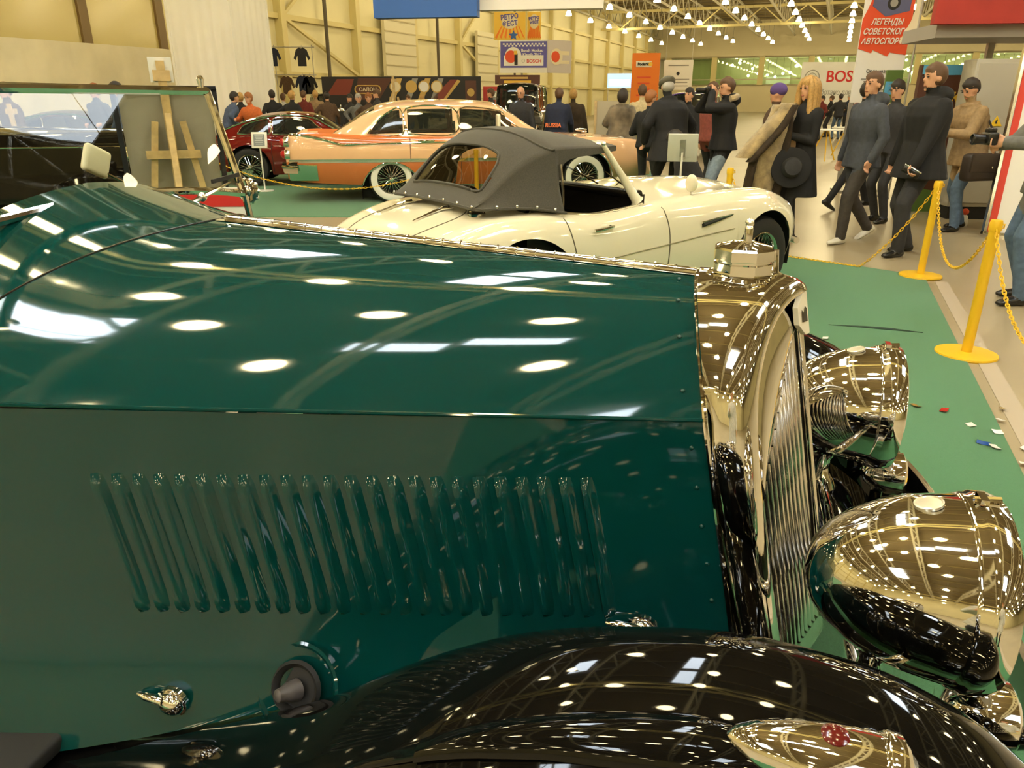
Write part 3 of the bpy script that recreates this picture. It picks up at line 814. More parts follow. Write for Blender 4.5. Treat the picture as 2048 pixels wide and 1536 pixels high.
# ================================================================== general car parts
def body_rows(K, xs, arches, n_top=14, n_side=16, lip=0.0):
    """half sections (right side, y<0) of a body: list over xs of point lists from the centre line down to the sill"""
    rows = []
    for x in xs:
        f = {k: interp(v, x) for k, v in K.items()}
        zlow = f['zb']
        for (ax, az, ar) in arches:
            if abs(x - ax) < ar: zlow = max(zlow, az + math.sqrt(max(0, ar * ar - (x - ax) ** 2)))
        zlow = min(zlow, f['zs'] - 0.02)
        row = []
        for q in lin(0, 1, n_top):
            y = f['yc'] * q
            # bonnet / deck crowned, a valley before the wing crest where the keys ask for one
            z = f['zc'] + (f['zs'] - f['zc']) * q ** 3 - f.get('val', 0.0) * math.sin(math.pi * q ** 1.6) - f.get('cr', 0.0) * q * q * (1 - q ** 4)
            row.append(Vector((x, -y, z)))
        for q in lin(0, 1, n_side + 1)[1:]:
            z = f['zs'] + (zlow - f['zs']) * q
            if z > f['zw']:
                t = (f['zs'] - z) / max(1e-4, f['zs'] - f['zw'])
                y = f['yc'] + (f['w'] - f['yc']) * math.sqrt(max(0, 1 - (1 - t) ** 2))
            else:
                t = (f['zw'] - z) / max(1e-4, f['zw'] - f['zb'])
                y = f['w'] + (f['yb'] - f['w']) * t * t
            row.append(Vector((x, -y, z)))
        rows.append(row)
    return rows

def body_part(name, rows, parent, mats, skip=None, midx=None, angle=50, cap0=False, cap1=False):
    """mirror the half sections and link them as one mesh; skip(x, j) leaves a quad out"""
    full = [[Vector((v.x, -v.y, v.z)) for v in r[:0:-1]] + r for r in rows]
    n, m_ = len(full), len(full[0]); half = len(rows[0])
    V = [p for r in full for p in r]; F = []; M = []
    for i in range(n - 1):
        for j in range(m_ - 1):
            a, b, c, d = i * m_ + j, i * m_ + j + 1, (i + 1) * m_ + j + 1, (i + 1) * m_ + j
            cen = (V[a] + V[b] + V[c] + V[d]) / 4
            jj = abs(j + 0.5 - (half - 1))                       # row index from the centre line
            if skip and skip(cen, jj): continue
            F.append((a, b, c, d)); M.append(midx(cen, jj) if midx else 0)
    if cap0: F.append(tuple(range(m_))); M.append(0)
    if cap1: F.append(tuple((n - 1) * m_ + k for k in range(m_ - 1, -1, -1))); M.append(0)
    return link_mesh(name, mesh_from(name, V, F, mats, M, angle), parent)

def xs_with(x0, x1, n, marks):
    """stations from x0 to x1, denser round the arches"""
    s = set(round(v, 4) for v in lin(x0, x1, n))
    for (ax, az, ar) in marks:
        for t in lin(0, math.pi, 25): s.add(round(ax + ar * math.cos(t), 4))
        s.add(round(ax - ar - 0.004, 4)); s.add(round(ax + ar + 0.004, 4))
    s = sorted(v for v in s if x0 <= v <= x1)
    out = [s[0]]
    for v in s[1:]:
        if v - out[-1] > 0.0035: out.append(v)
    return out

def wheel_wells(parent, arches, wy, depth=0.32):
    for (ax, az, ar) in arches:
        for sg in (-1, 1):
            mm = MB(); rr = ar + 0.012
            mm.grid([[Vector((ax + rr * math.cos(t), sg * y, az + rr * math.sin(t))) for t in lin(-0.2, math.pi + 0.2, 20)] for y in (wy, wy - depth)])
            k = len(mm.V); mm.add([Vector((ax + rr * math.cos(t), sg * (wy - depth), az + rr * math.sin(t))) for t in lin(-0.2, math.pi + 0.2, 20)], [tuple(range(20))])
            mm.build('wheel_well', dark, parent)

def surf_line(rows, x, zs, out=0.002):
    """points on the right-hand body side at length x for heights zs"""
    i = min(range(len(rows)), key=lambda k: abs(rows[k][0].x - x)); r = rows[i]
    out_ = []
    for z in zs:
        best = None
        for j in range(len(r) - 1, 0, -1):
            a, b = r[j], r[j - 1]
            if min(a.z, b.z) <= z <= max(a.z, b.z):
                t = (z - a.z) / (b.z - a.z) if abs(b.z - a.z) > 1e-6 else 0; best = a.lerp(b, t); break
        if best is None: best = r[-1]
        out_.append(Vector((x, best.y - out, z)))
    return out_

# ================================================================== cream roadster with the dark hood
HO, HA = (-0.319, 4.818), R(36.5)
rd = empty('roadster', (HO[0], HO[1], 0.008), HA, 'cream two seat roadster with charcoal fabric roof and wire wheels', 'car')
HK = {
 'zc': [(-0.86, 0.56), (-0.78, 0.64), (-0.6, 0.735), (-0.4, 0.80), (-0.2, 0.845), (0.1, 0.875), (0.6, 0.88), (1.05, 0.885), (1.5, 0.91), (2.0, 0.905), (2.4, 0.875), (2.75, 0.80), (3.0, 0.69), (3.10, 0.58)],
 'zs': [(-0.86, 0.52), (-0.78, 0.60), (-0.6, 0.705), (-0.4, 0.775), (-0.15, 0.822), (0.10, 0.832), (0.35, 0.805), (0.6, 0.785), (0.85, 0.80), (1.1, 0.825), (1.6, 0.84), (2.0, 0.852), (2.35, 0.848), (2.65, 0.79), (2.9, 0.69), (3.04, 0.60), (3.10, 0.54)],
 'yc': [(-0.86, 0.36), (-0.78, 0.46), (-0.6, 0.54), (-0.3, 0.585), (0, 0.60), (0.5, 0.655), (1.0, 0.645), (1.6, 0.60), (2.3, 0.58), (2.7, 0.54), (2.95, 0.44), (3.10, 0.30)],
 'w': [(-0.86, 0.46), (-0.78, 0.56), (-0.6, 0.65), (-0.3, 0.715), (0, 0.745), (0.4, 0.75), (1.0, 0.745), (1.6, 0.74), (2.3, 0.765), (2.7, 0.72), (2.95, 0.60), (3.10, 0.42)],
 'zw': [(-0.86, 0.46), (-0.6, 0.55), (0, 0.60), (0.6, 0.56), (1.4, 0.56), (2.3, 0.60), (2.8, 0.54), (3.10, 0.48)],
 'yb': [(-0.86, 0.42), (-0.6, 0.60), (0, 0.68), (0.6, 0.69), (1.6, 0.69), (2.3, 0.70), (2.8, 0.64), (3.10, 0.38)],
 'zb': [(-0.86, 0.38), (-0.6, 0.32), (-0.3, 0.25), (0.3, 0.20), (2.0, 0.20), (2.7, 0.24), (3.10, 0.36)],
 'val': [(-0.86, 0.0), (-0.4, 0.008), (0, 0.018), (0.6, 0.01), (1.2, 0.015), (2.0, 0.035), (2.5, 0.03), (3.0, 0.0)],
}
for _k in HK: HK[_k] = [(x if x <= 1.0 else 1.0 + (x - 1.0) * 0.91, v) for x, v in HK[_k]]
HARCH = [(-0.02, 0.325, 0.39), (2.22, 0.325, 0.372)]
hx = xs_with(-0.86, 2.91, 90, HARCH)
HR = body_rows(HK, hx, HARCH)
body_part('body', HR, rd, cream_paint, skip=lambda c, j: 0.08 < c.x < 1.0 and j < 12.4, cap0=True, cap1=True, angle=60)
wheel_wells(rd, HARCH, 0.70)
# cockpit tub, seats, dash, wheel
m = MB(); m.grid([[Vector((x, y, z)) for (y, z) in ((-0.635, 0.80), (-0.62, 0.70), (-0.60, 0.35), (0.0, 0.33), (0.60, 0.35), (0.62, 0.70), (0.635, 0.80))] for x in (0.05, 0.5, 1.02)], cap0=True, cap1=True); m.build('cockpit_tub', dark, rd)
for sy in (-1, 1):
    m = MB(); V, F = rbox((0.33, sy * 0.30, 0.52), (0.45, 0.46, 0.14), 0.05); m.add(V, F); V, F = rbox((0.14, sy * 0.30, 0.72), (0.12, 0.46, 0.42), 0.05); m.add(V, F); m.build('seat', dark_gloss, rd)
m = MB(); m.box((0.99, 0, 0.80), (0.05, 1.24, 0.17)); m.tube([Vector((0.965, y, 0.885)) for y in lin(-0.62, 0.62, 5)], 0.03, 10); m.build('dashboard', dark_gloss, rd)
m = MB(); c = Vector((0.74, 0.30, 0.83)); ax = Vector((-0.9, 0, 0.42)).normalized(); u = Vector((0, 1, 0)); w_ = ax.cross(u)
m.tube([c + (u * math.cos(t) + w_ * math.sin(t)) * 0.20 for t in lin(0, 2 * math.pi, 29)[:-1]], 0.012, 8, closed=True)
for t in (0.5, 2.6, 4.7): m.tube([c, c + (u * math.cos(t) + w_ * math.sin(t)) * 0.2], 0.008, 6)
m.tube([c, c - ax * 0.22], 0.03, 8); m.build('steering_wheel', dark_gloss, rd)
# door opening bead, shut lines and crease
for sg in (-1, 1):
    m = MB(); m.tube([Vector((x, sg * (interp(HK['yc'], x) - 0.03), interp(HK['zs'], x) + 0.006)) for x in lin(0.10, 1.0, 24)], 0.013, 8); m.build('cockpit_bead', chrome_soft if sg < 0 else dark_gloss, rd)
def mir(P, sg): return [Vector((p.x, -sg * p.y, p.z)) for p in P] if sg > 0 else P
DOORR = [(0.28, 0.80), (0.30, 0.70), (0.335, 0.55), (0.36, 0.40), (0.37, 0.27)]
DOORF = [(1.12, 0.80), (1.15, 0.65), (1.16, 0.45), (1.155, 0.27)]
for sg in (-1, 1):
    for D in (DOORR, DOORF):
        P = spline([(x, 0, z) for x, z in D], 14); pts = [surf_line(HR, p.x, [p.z], 0.0005)[0] for p in P]
        for p, q in zip(pts, P): p.x = q.x
        m = MB(); m.tube(mir(pts, sg), 0.0042, 6); m.build('door_gap', seam_mat, rd)
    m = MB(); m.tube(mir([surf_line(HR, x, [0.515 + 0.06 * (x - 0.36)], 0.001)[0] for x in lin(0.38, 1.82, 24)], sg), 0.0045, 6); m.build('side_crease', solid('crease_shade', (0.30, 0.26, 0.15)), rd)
    m = MB(); P = surf_line(HR, 1.48, [0.66], 0.004)[0]; P2 = surf_line(HR, 1.80, [0.70], 0.004)[0]
    m.tube(mir([P, P.lerp(P2, 0.5), P2], sg), [0.02, 0.015, 0.004], 8); m.build('side_vent', dark, rd)
    m = MB(); m.tube(mir([P + Vector((-0.012, -0.006, 0.014)), P2 + Vector((0.0, -0.006, 0.006))], sg), [0.008, 0.003], 6); m.build('vent_flash', chrome, rd)
    P = surf_line(HR, 0.47, [0.715], 0.0)[0]; P2 = surf_line(HR, 0.64, [0.728], 0.0)[0]
    m = MB(); m.tube(mir([P + Vector((0, -0.02, 0)), P.lerp(P2, 0.5) + Vector((0, -0.028, 0)), P2 + Vector((0, -0.02, 0))], sg), [0.011, 0.010, 0.008], 8)
    m.tube(mir([P + Vector((0.02, 0, 0)), P + Vector((0.02, -0.022, 0))], sg), 0.009, 6); m.tube(mir([P2 + Vector((-0.02, 0, 0)), P2 + Vector((-0.02, -0.022, 0))], sg), 0.008, 6); m.build('door_handle', chrome, rd)
    m = MB(); m.ball(mir([P.lerp(P2, 0.62) + Vector((0, 0.012, -0.008))], sg)[0], (0.045, 0.016, 0.032), 10, 16); m.build('handle_cup', cream_paint, rd)
    tyre_wheel(rd, (0.0, sg * 0.635, 0.325), 0.322, 0.15, sg, 0.205, 30)
    tyre_wheel(rd, (2.22, sg * 0.655, 0.325), 0.322, 0.15, sg, 0.205, 30)
# boot lid line, emblem flashes, filler cap
def deck(x, y):
    f = {k: interp(v, x) for k, v in HK.items()}; q = abs(y) / f['yc']
    return Vector((x, y, f['zc'] + (f['zs'] - f['zc']) * q ** 3 - f['val'] * math.sin(math.pi * q ** 1.6)))
bl = [(-0.10, -0.10), (-0.14, -0.26), (-0.26, -0.36), (-0.45, -0.37), (-0.62, -0.33), (-0.74, -0.22), (-0.76, 0.0), (-0.74, 0.22), (-0.62, 0.33), (-0.45, 0.37), (-0.26, 0.36), (-0.14, 0.26), (-0.10, 0.10)]
m = MB(); m.tube([deck(p.x, p.y) for p in spline([(x, y, 0) for x, y in bl], 60)], 0.004, 6, closed=True); m.build('boot_gap', seam_mat, rd)
for y in (-0.16, 0.30):
    m = MB(); P = [deck(-0.20, y), deck(-0.30, y), deck(-0.46, y - 0.01)]
    m.tube([p + Vector((0, 0, 0.012)) for p in P], [0.012, 0.010, 0.003], 8); m.tube([deck(-0.20, y) + Vector((0, -0.05, 0.012)), deck(-0.27, y) + Vector((0, 0, 0.014)), deck(-0.20, y) + Vector((0, 0.05, 0.012))], [0.003, 0.010, 0.003], 6); m.build('boot_flash', chrome, rd)
m = MB(); p = deck(-0.16, -0.40); m.lathe([(0.055, -0.012), (0.055, 0.010), (0.050, 0.014), (0.046, 0.026), (0.030, 0.034), (0.004, 0.036)], 24, p, (0, 0, 1)); 
for k in range(3): m.ball(p + Vector((0.025 * math.cos(k * 2.1), 0.025 * math.sin(k * 2.1), 0.034)), 0.013, 8, 10)
m.build('filler_cap', chrome, rd)
m = MB(); m.ball(Vector((-0.70, 0.47, 0.635)), (0.02, 0.025, 0.03), 8, 12); m.build('reflector', chrome, rd)
# windscreen
def scr(y, t): return Vector((1.06 - 0.10 * (y / 0.6) ** 2 - 0.27 * t, y * (1 - 0.08 * t), 0.855 + 0.02 * (1 - abs(y) / 0.6) + 0.345 * t))
m = MB(); m.tube([scr(y, 0) for y in lin(-0.60, 0.60, 13)], 0.014, 8); m.build('windscreen_base', cream_paint, rd)
m = MB(); m.tube([scr(y, 1) for y in lin(-0.60, 0.60, 13)], 0.013, 8); m.build('windscreen_top_rail', cream_paint, rd)
for sg in (-1, 1):
    m = MB(); m.tube([scr(sg * 0.60, t) + Vector((0.0, 0, 0)) for t in (-0.03, 0.0, 0.5, 1.0)], [0.045, 0.034, 0.022, 0.015], 10); m.build('windscreen_pillar', cream_paint, rd)
m = MB(); m.grid([[scr(y, t) for y in lin(-0.58, 0.58, 13)] for t in (0, 0.5, 1.0)]); m.build('windscreen_glass', glass, rd)
for y in (-0.25, 0.2):
    m = MB(); m.tube([scr(y, -0.02) + Vector((0.02, 0, 0.01)), scr(y - 0.22, 0.28) + Vector((0.015, 0, 0))], 0.005, 6); m.bar(scr(y - 0.36, 0.12) + Vector((0.012, 0, 0)), scr(y - 0.10, 0.42) + Vector((0.012, 0, 0)), 0.008); m.build('wiper', chrome, rd)
# wing mirror
p = Vector((1.52, -0.575, 0.835)); m = MB(); m.tube([p, p + Vector((0, 0, 0.03))], 0.007, 8); m.tube([p, p + Vector((0, 0, 0.006))], 0.02, 12); m.build('mirror_foot', chrome, rd)
m = MB(); m.ball(p + Vector((0, 0, 0.085)), (0.022, 0.052, 0.060), 12, 16); m.build('wing_mirror', mat('mirror_cream', (0.80, 0.74, 0.56), 0.2), rd)
# front overriders and grille mouth
for sg in (-1, 1):
    m = MB(); m.tube([Vector((2.83, sg * 0.42, 0.32)), Vector((2.91, sg * 0.42, 0.40)), Vector((2.93, sg * 0.42, 0.52)), Vector((2.88, sg * 0.42, 0.58))], [0.028, 0.036, 0.034, 0.016], 12); m.build('overrider', chrome, rd)
    m = MB(); m.tube([Vector((-0.86, sg * 0.40, 0.36)), Vector((-0.93, sg * 0.40, 0.44)), Vector((-0.90, sg * 0.40, 0.56))], [0.026, 0.034, 0.018], 12); m.build('overrider', chrome, rd)
m = MB(); m.tube([Vector((2.87 - 0.18 * (y / 0.7) ** 2, y, 0.42)) for y in lin(-0.70, 0.70, 21)], 0.026, 10); m.build('front_bumper', chrome, rd)
m = MB(); m.tube([Vector((-0.88 + 0.14 * (y / 0.66) ** 2, y, 0.46)) for y in lin(-0.66, 0.66, 21)], 0.026, 10); m.build('rear_bumper', chrome, rd)
m = MB(); m.tube([Vector((2.86 - 0.02 * math.cos(t), 0.30 * math.cos(t), 0.50 + 0.09 * math.sin(t))) for t in lin(0, 2 * math.pi, 33)[:-1]], 0.02, 8, closed=True); m.build('grille_surround', chrome, rd)
for sg in (-1, 1):
    m = MB(); m.lathe([(0.09, 0), (0.095, 0.03), (0.085, 0.05), (0.05, 0.065), (0.004, 0.07)], 24, (2.70, sg * 0.50, 0.62), (1, 0, 0.1)); m.build('headlamp', lens_glass, rd)

# soft top: sections from the front rail back over the hoop to the rear deck
def top_sec(x):
    """half width at the eave, eave height, crown height, foot height and foot half width"""
    zc = interp([(-0.23, 0.885), (-0.15, 0.96), (-0.05, 1.09), (0.05, 1.195), (0.14, 1.262), (0.22, 1.290), (0.32, 1.300), (0.5, 1.283), (0.66, 1.255), (0.81, 1.222)], x)
    ze = interp([(-0.23, 0.880), (-0.15, 0.92), (-0.05, 1.00), (0.05, 1.075), (0.14, 1.125), (0.22, 1.155), (0.32, 1.185), (0.5, 1.185), (0.66, 1.185), (0.81, 1.190)], x)
    ye = interp([(-0.23, 0.48), (-0.05, 0.50), (0.14, 0.52), (0.32, 0.55), (0.6, 0.55), (0.81, 0.545)], x)
    return zc, ze, ye
def foot(x):
    y = interp([(-0.23, 0.50), (-0.15, 0.545), (0.0, 0.59), (0.16, 0.64), (0.30, 0.665)], x)
    z = interp([(-0.23, 0.868), (-0.1, 0.872), (0.05, 0.868), (0.18, 0.850), (0.30, 0.828)], x)
    return y, z
txs = lin(-0.23, 0.81, 60)
rows = []
for x in txs:
    zc, ze, ye = top_sec(x); row = []
    for q in lin(0, 1, 18):
        row.append(Vector((x, -ye * q, zc + (ze - zc) * q ** 2.6)))
    fy, fz = foot(min(x, 0.30))
    if x <= 0.30: bot = (fy, fz)
    else: bot = None
    for q in lin(0, 1, 18)[1:]:
        if x <= 0.30:
            row.append(Vector((x, -(ye + (fy - ye) * q - 0.012 * math.sin(math.pi * q)), ze + (fz - ze) * q)))
        else:   # over the door: the eave strip only, curving down to the rear quarter
            lo = ze - interp([(0.30, 0.34), (0.33, 0.16), (0.37, 0.085), (0.45, 0.055), (0.6, 0.042), (0.81, 0.030)], x)
            row.append(Vector((x, -(ye + 0.035 * q * (ze - lo) / 0.3), ze + (lo - ze) * q)))
    rows.append(row)
RW = [(-0.30, -0.40), (-0.18, -0.395), (0.02, -0.34), (0.09, -0.26), (0.10, 0.26), (0.02, 0.34), (-0.18, 0.395), (-0.30, 0.40)]
body_part('soft_top', rows, rd, softtop_mat, skip=lambda c, j: c.x < 0.055 and c.x > -0.135 and abs(c.y) < interp([(-0.14, 0.36), (-0.12, 0.40), (0.0, 0.385), (0.04, 0.34), (0.06, 0.28)], c.x) and j < 17, angle=70)
# rear window film and its binding
def rear_pt(x, y):
    zc, ze, ye = top_sec(x); q = abs(y) / ye
    return Vector((x, y, zc + (ze - zc) * q ** 2.6))
m = MB(); m.grid([[rear_pt(x, y) + Vector((0.004, 0, -0.003)) for y in lin(-0.42, 0.42, 15)] for x in lin(-0.145, 0.065, 8)]); m.build('rear_window', pane('window_film', (0.50, 0.46, 0.36), 1.6), rd)
bd_ = [(-0.137, -0.33), (-0.132, -0.37), (-0.115, -0.395), (-0.02, -0.385), (0.03, -0.36), (0.055, -0.30), (0.057, 0.0), (0.055, 0.30), (0.03, 0.36), (-0.02, 0.385), (-0.115, 0.395), (-0.132, 0.37), (-0.137, 0.33), (-0.137, 0.0)]
m = MB(); m.tube([rear_pt(p.x, p.y) + Vector((0, 0, 0.001)) for p in spline([(a, b, 0) for a, b in bd_ + bd_[:1]], 80)[:-1]], 0.009, 6, closed=True); m.build('window_binding', softtop_mat, rd)
# hoop seam, hem and studs
m = MB(); hem = []
for y in lin(-0.46, 0.46, 25): hem.append(Vector((-0.232 + 0.0 * abs(y), y, 0.872 + 0.012 * (1 - (abs(y) / 0.46) ** 2))))
side_hem = [Vector((x, -foot(x)[0], foot(x)[1])) for x in lin(-0.20, 0.31, 14)]
m.tube([Vector((p.x, -p.y, p.z)) for p in side_hem[::-1]] + hem[::-1] + side_hem, 0.009, 6); m.build('hem', softtop_mat, rd)
m = MB()
hoop = [Vector((0.30 - 0.10 * abs(math.sin(t)) , 0.555 * math.cos(t), 0)) for t in lin(0, math.pi, 25)]
for p in hoop:
    zc, ze, ye = top_sec(p.x); q = min(abs(p.y) / ye, 1); p.z = zc + (ze - zc) * q ** 2.6 + 0.002
m.tube(hoop, 0.007, 6); m.build('hoop_seam', softtop_mat, rd)
for p in hem[::4] + side_hem[2::3] + [Vector((p.x, -p.y, p.z)) for p in side_hem[2::3]]:
    m = MB(); m.ball(p + Vector((-0.004, -0.006 if p.y < 0 else 0.006, 0.014)), 0.009, 8, 10); m.build('stud', chrome, rd)
for sg in (-1, 1):
    m = MB(); m.ball(scr(sg * 0.595, 1.0) + Vector((0.0, sg * 0.01, 0.004)), 0.015, 8, 10); m.build('rail_knob', chrome, rd)
    m = MB(); m.tube([Vector((0.335, sg * 0.57, 1.10)), Vector((0.335, sg * 0.60, 0.95)), Vector((0.32, sg * 0.62, 0.84))], 0.009, 6); m.build('hood_stick', chrome, rd)

# ================================================================== cars further back
def cabin_part(parent, K, xs, windows, is_glass_top, paint, glass_m, n_top=14, n_side=16, trim=chrome):
    """roof and side glass above the belt: painted faces and glass faces become two parts"""
    rows = []
    for x in xs:
        f = {k: interp(v, x) for k, v in K.items()}
        row = []
        for q in lin(0, 1, n_top):
            row.append(Vector((x, -f['ye'] * q, f['zr'] + (f['ze'] - f['zr']) * q ** 2.4)))
        for q in lin(0, 1, n_side + 1)[1:]:
            row.append(Vector((x, -(f['ye'] + (f['yb'] - f['ye']) * q ** 0.85), f['ze'] + (f['zb'] - f['ze']) * q)))
        rows.append(row)
    def g(c, j):
        if j < n_top - 1.5: return is_glass_top(c)
        return any(in_poly(c.x, c.z, w) for w in windows)
    body_part('roof', rows, parent, paint, skip=lambda c, j: g(c, j), angle=50)
    body_part('cabin_glass', rows, parent, glass_m, skip=lambda c, j: not g(c, j), angle=50)
    for sg in (-1, 1):
        for w in windows:
            pts = []
            for (x, z) in [p[:2] for p in spline([(a, b, 0) for a, b in w + w[:1]], 5 * len(w) + 1)][:-1]:
                f = {k: interp(v, x) for k, v in K.items()}
                q = min(1, max(0, (f['ze'] - z) / max(1e-4, f['ze'] - f['zb'])))
                pts.append(Vector((x, sg * (f['ye'] + (f['yb'] - f['ye']) * q ** 0.85 + 0.004), z)))
            mm = MB(); mm.tube(pts, 0.011, 6, closed=True); mm.build('window_trim', trim, parent)
    return rows

# pink and orange finned sedan
DO, DA = (-1.965, 12.42), R(9.0)
sd = empty('finned_sedan', (DO[0], DO[1], 0.008), DA, 'pink and orange finned sedan with chrome side spear and white wall tyres', 'car')
DK = {
 'zc': [(-1.52, 0.74), (-1.40, 0.86), (-0.9, 0.90), (0, 0.94), (1.0, 0.955), (2.3, 0.955), (3.0, 0.95), (3.7, 0.90), (4.0, 0.80), (4.12, 0.62)],
 'zs': [(-1.52, 0.93), (-1.42, 1.00), (-1.2, 1.015), (-0.6, 0.985), (0, 0.955), (1.0, 0.94), (2.3, 0.935), (3.2, 0.925), (3.8, 0.885), (4.02, 0.80), (4.12, 0.62)],
 'yc': [(-1.52, 0.80), (-1.3, 0.85), (0, 0.88), (2.0, 0.89), (3.5, 0.86), (4.0, 0.80), (4.12, 0.70)],
 'w': [(-1.52, 0.90), (-1.3, 0.94), (0, 0.97), (2.0, 0.98), (3.5, 0.96), (4.0, 0.88), (4.12, 0.76)],
 'zw': [(-1.52, 0.68), (0, 0.68), (2.0, 0.66), (4.12, 0.56)],
 'yb': [(-1.52, 0.82), (0, 0.88), (2.0, 0.90), (4.12, 0.74)],
 'zb': [(-1.52, 0.36), (-1.2, 0.30), (0, 0.25), (3.0, 0.25), (4.12, 0.34)],
 'val': [(-1.52, 0.03), (-0.8, 0.03), (0, 0.01), (2.3, 0.02), (3.6, 0.02), (4.12, 0)],
}
DARCH = [(0.0, 0.13, 0.445), (3.0, 0.30, 0.43)]
dx = xs_with(-1.52, 4.12, 100, DARCH)
DR = body_rows(DK, dx, DARCH, n_side=26)
SPEAR = [(-1.45, 1.0), (-1.2, 0.965), (-0.95, 0.915), (-0.78, 0.868), (-0.70, 0.845), (-0.55, 0.848), (0.2, 0.862), (1.2, 0.875), (2.2, 0.885), (2.6, 0.89)]
def sed_col(c, j):
    if j > 13 and c.z < 0.605 and c.x < 2.5: return 1
    if -1.42 < c.x < 2.6 and c.z > interp(SPEAR, c.x) and j > 11: return 1
    if c.x < 0.2 and j <= 11: return 1
    return 0
body_part('body', DR, sd, [pink_paint, orange_paint], midx=sed_col, cap0=True, cap1=True, angle=50)
wheel_wells(sd, DARCH, 0.92)
DCK = {
 'zr': [(-0.92, 0.95), (-0.62, 1.14), (-0.30, 1.34), (-0.05, 1.425), (0.3, 1.462), (0.8, 1.475), (1.3, 1.462), (1.62, 1.435), (1.85, 1.33), (2.15, 1.13), (2.42, 0.955)],
 'ze': [(-0.92, 0.945), (-0.62, 1.10), (-0.30, 1.27), (-0.05, 1.345), (0.3, 1.385), (0.8, 1.395), (1.3, 1.385), (1.62, 1.355), (1.85, 1.26), (2.15, 1.08), (2.42, 0.948)],
 'ye': [(-0.92, 0.74), (-0.3, 0.68), (0.3, 0.68), (1.3, 0.68), (1.62, 0.68), (2.42, 0.78)],
 'yb': [(-0.92, 0.82), (0, 0.84), (1.0, 0.85), (2.42, 0.84)],
 'zb': [(-0.92, 0.94), (2.42, 0.94)],
}
W_R = [(-0.32, 0.985), (0.20, 0.985), (0.18, 1.335), (0.02, 1.30), (-0.14, 1.19)]
W_M = [(0.28, 0.985), (0.98, 0.985), (0.97, 1.345), (0.27, 1.34)]
W_F = [(1.08, 0.985), (1.98, 0.985), (1.78, 1.20), (1.66, 1.31), (1.07, 1.34)]
cabin_part(sd, DCK, lin(-0.92, 2.42, 90), [W_R, W_M, W_F], lambda c: (c.x < -0.22 and abs(c.y) < 0.64) or (c.x > 1.72 and abs(c.y) < 0.66), pink_paint, dark_glass)
for sg in (-1, 1):
    def on(x, z, o=0.006): return mir([surf_line(DR, x, [z], o)[0]], sg)[0]
    m = MB(); m.tube([on(x, min(interp(SPEAR, x), interp(DK['zs'], x) - 0.012)) for x in lin(-1.44, 2.6, 50)], [0.020 if x < -0.5 else 0.013 for x in lin(-1.44, 2.6, 50)], 8); m.build('side_spear', chrome, sd)
    m = MB(); rows = [[on(x, z, 0.006) for z in (0.640, 0.625, 0.605, 0.59)] for x in lin(-1.48, 2.4, 40)]; m.grid(rows); m.build('sill_trim', chrome_soft, sd)
    m = MB(); m.tube([mir([Vector((0.0 + 0.452 * math.cos(t), -0.962, 0.13 + 0.452 * math.sin(t)))], sg)[0] for t in lin(0.3, math.pi - 0.3, 24)], 0.012, 6); m.build('arch_trim', chrome, sd)
    m = MB(); m.tube([mir([Vector((3.0 + 0.44 * math.cos(t), -0.97, 0.30 + 0.44 * math.sin(t)))], sg)[0] for t in lin(0.1, math.pi - 0.1, 24)], 0.012, 6); m.build('arch_trim', chrome, sd)
    for x in (0.30, 1.06):
        m = MB(); m.tube([on(x, z, 0.001) for z in lin(0.93, 0.30, 14)] if x > 0.5 else [on(x + 0.30 * max(0, 0.62 - z) * 0, z, 0.001) for z in lin(0.93, 0.60, 10)], 0.006, 6); m.build('door_gap', solid('shut_line_brown', (0.16, 0.06, 0.03)), sd)
    for x in (0.42, 1.16):
        m = MB(); m.tube([on(x, 0.885, 0.02), on(x + 0.12, 0.888, 0.032), on(x + 0.24, 0.89, 0.02)], 0.014, 8); m.build('door_handle', chrome, sd)
    tyre_wheel(sd, (0.0, sg * 0.85, 0.34), 0.345, 0.19, sg, 0.215, 36, wall=white_paint)
    tyre_wheel(sd, (3.0, sg * 0.85, 0.34), 0.345, 0.19, sg, 0.215, 36, wall=white_paint)
    for z in (0.88, 0.71):
        m = MB(); m.lathe([(0.085, 0), (0.085, 0.05), (0.066, 0.075), (0.06, 0.06)], 24, (-1.46, sg * 0.855, z), (-1, 0, 0), cap=False); tl = m.build('tail_lamp', chrome, sd)
        m = MB(); m.lathe([(0.066, 0.05), (0.055, 0.11), (0.03, 0.135), (0.002, 0.14)], 20, (-1.46, sg * 0.855, z), (-1, 0, 0), cap=False); m.build('red_lens', mat('red_lens', (0.45, 0.01, 0.015), 0.12, coat=0.5), tl)
    m = MB(); m.grid([[Vector((-1.60 + 0.04 * abs(dz) * 8, 0, 0.54 + dz)) + Vector((0, sg * y, 0)) if y < 0.86 else Vector((-1.60 + (y - 0.86) * 6.0, sg * (0.95 + (y - 0.86) * 0.2), 0.54 + dz)) for y in lin(0.0, 0.90, 20)] for dz in (-0.10, -0.05, 0, 0.04, 0.06)]); m.build('rear_bumper', chrome, sd)
    m = MB(); m.grid([[on(x, z, 0.012) for z in lin(0.565, 0.33, 6)] for x in lin(-1.50, -1.08, 8)]); m.build('bumper_end', chrome, sd)
m = MB(); m.grid([[Vector((4.20 - 0.25 * (y / 0.9) ** 4, y, 0.50 + dz)) for y in lin(-0.96, 0.96, 25)] for dz in (-0.09, 0, 0.07)]); m.build('front_bumper', chrome, sd)
for sg in (-1, 1):
    m = MB(); m.lathe([(0.10, 0), (0.105, 0.06), (0.09, 0.09), (0.004, 0.10)], 20, (4.0, sg * 0.68, 0.76), (1, 0, 0)); m.build('headlamp', lens_glass, sd)
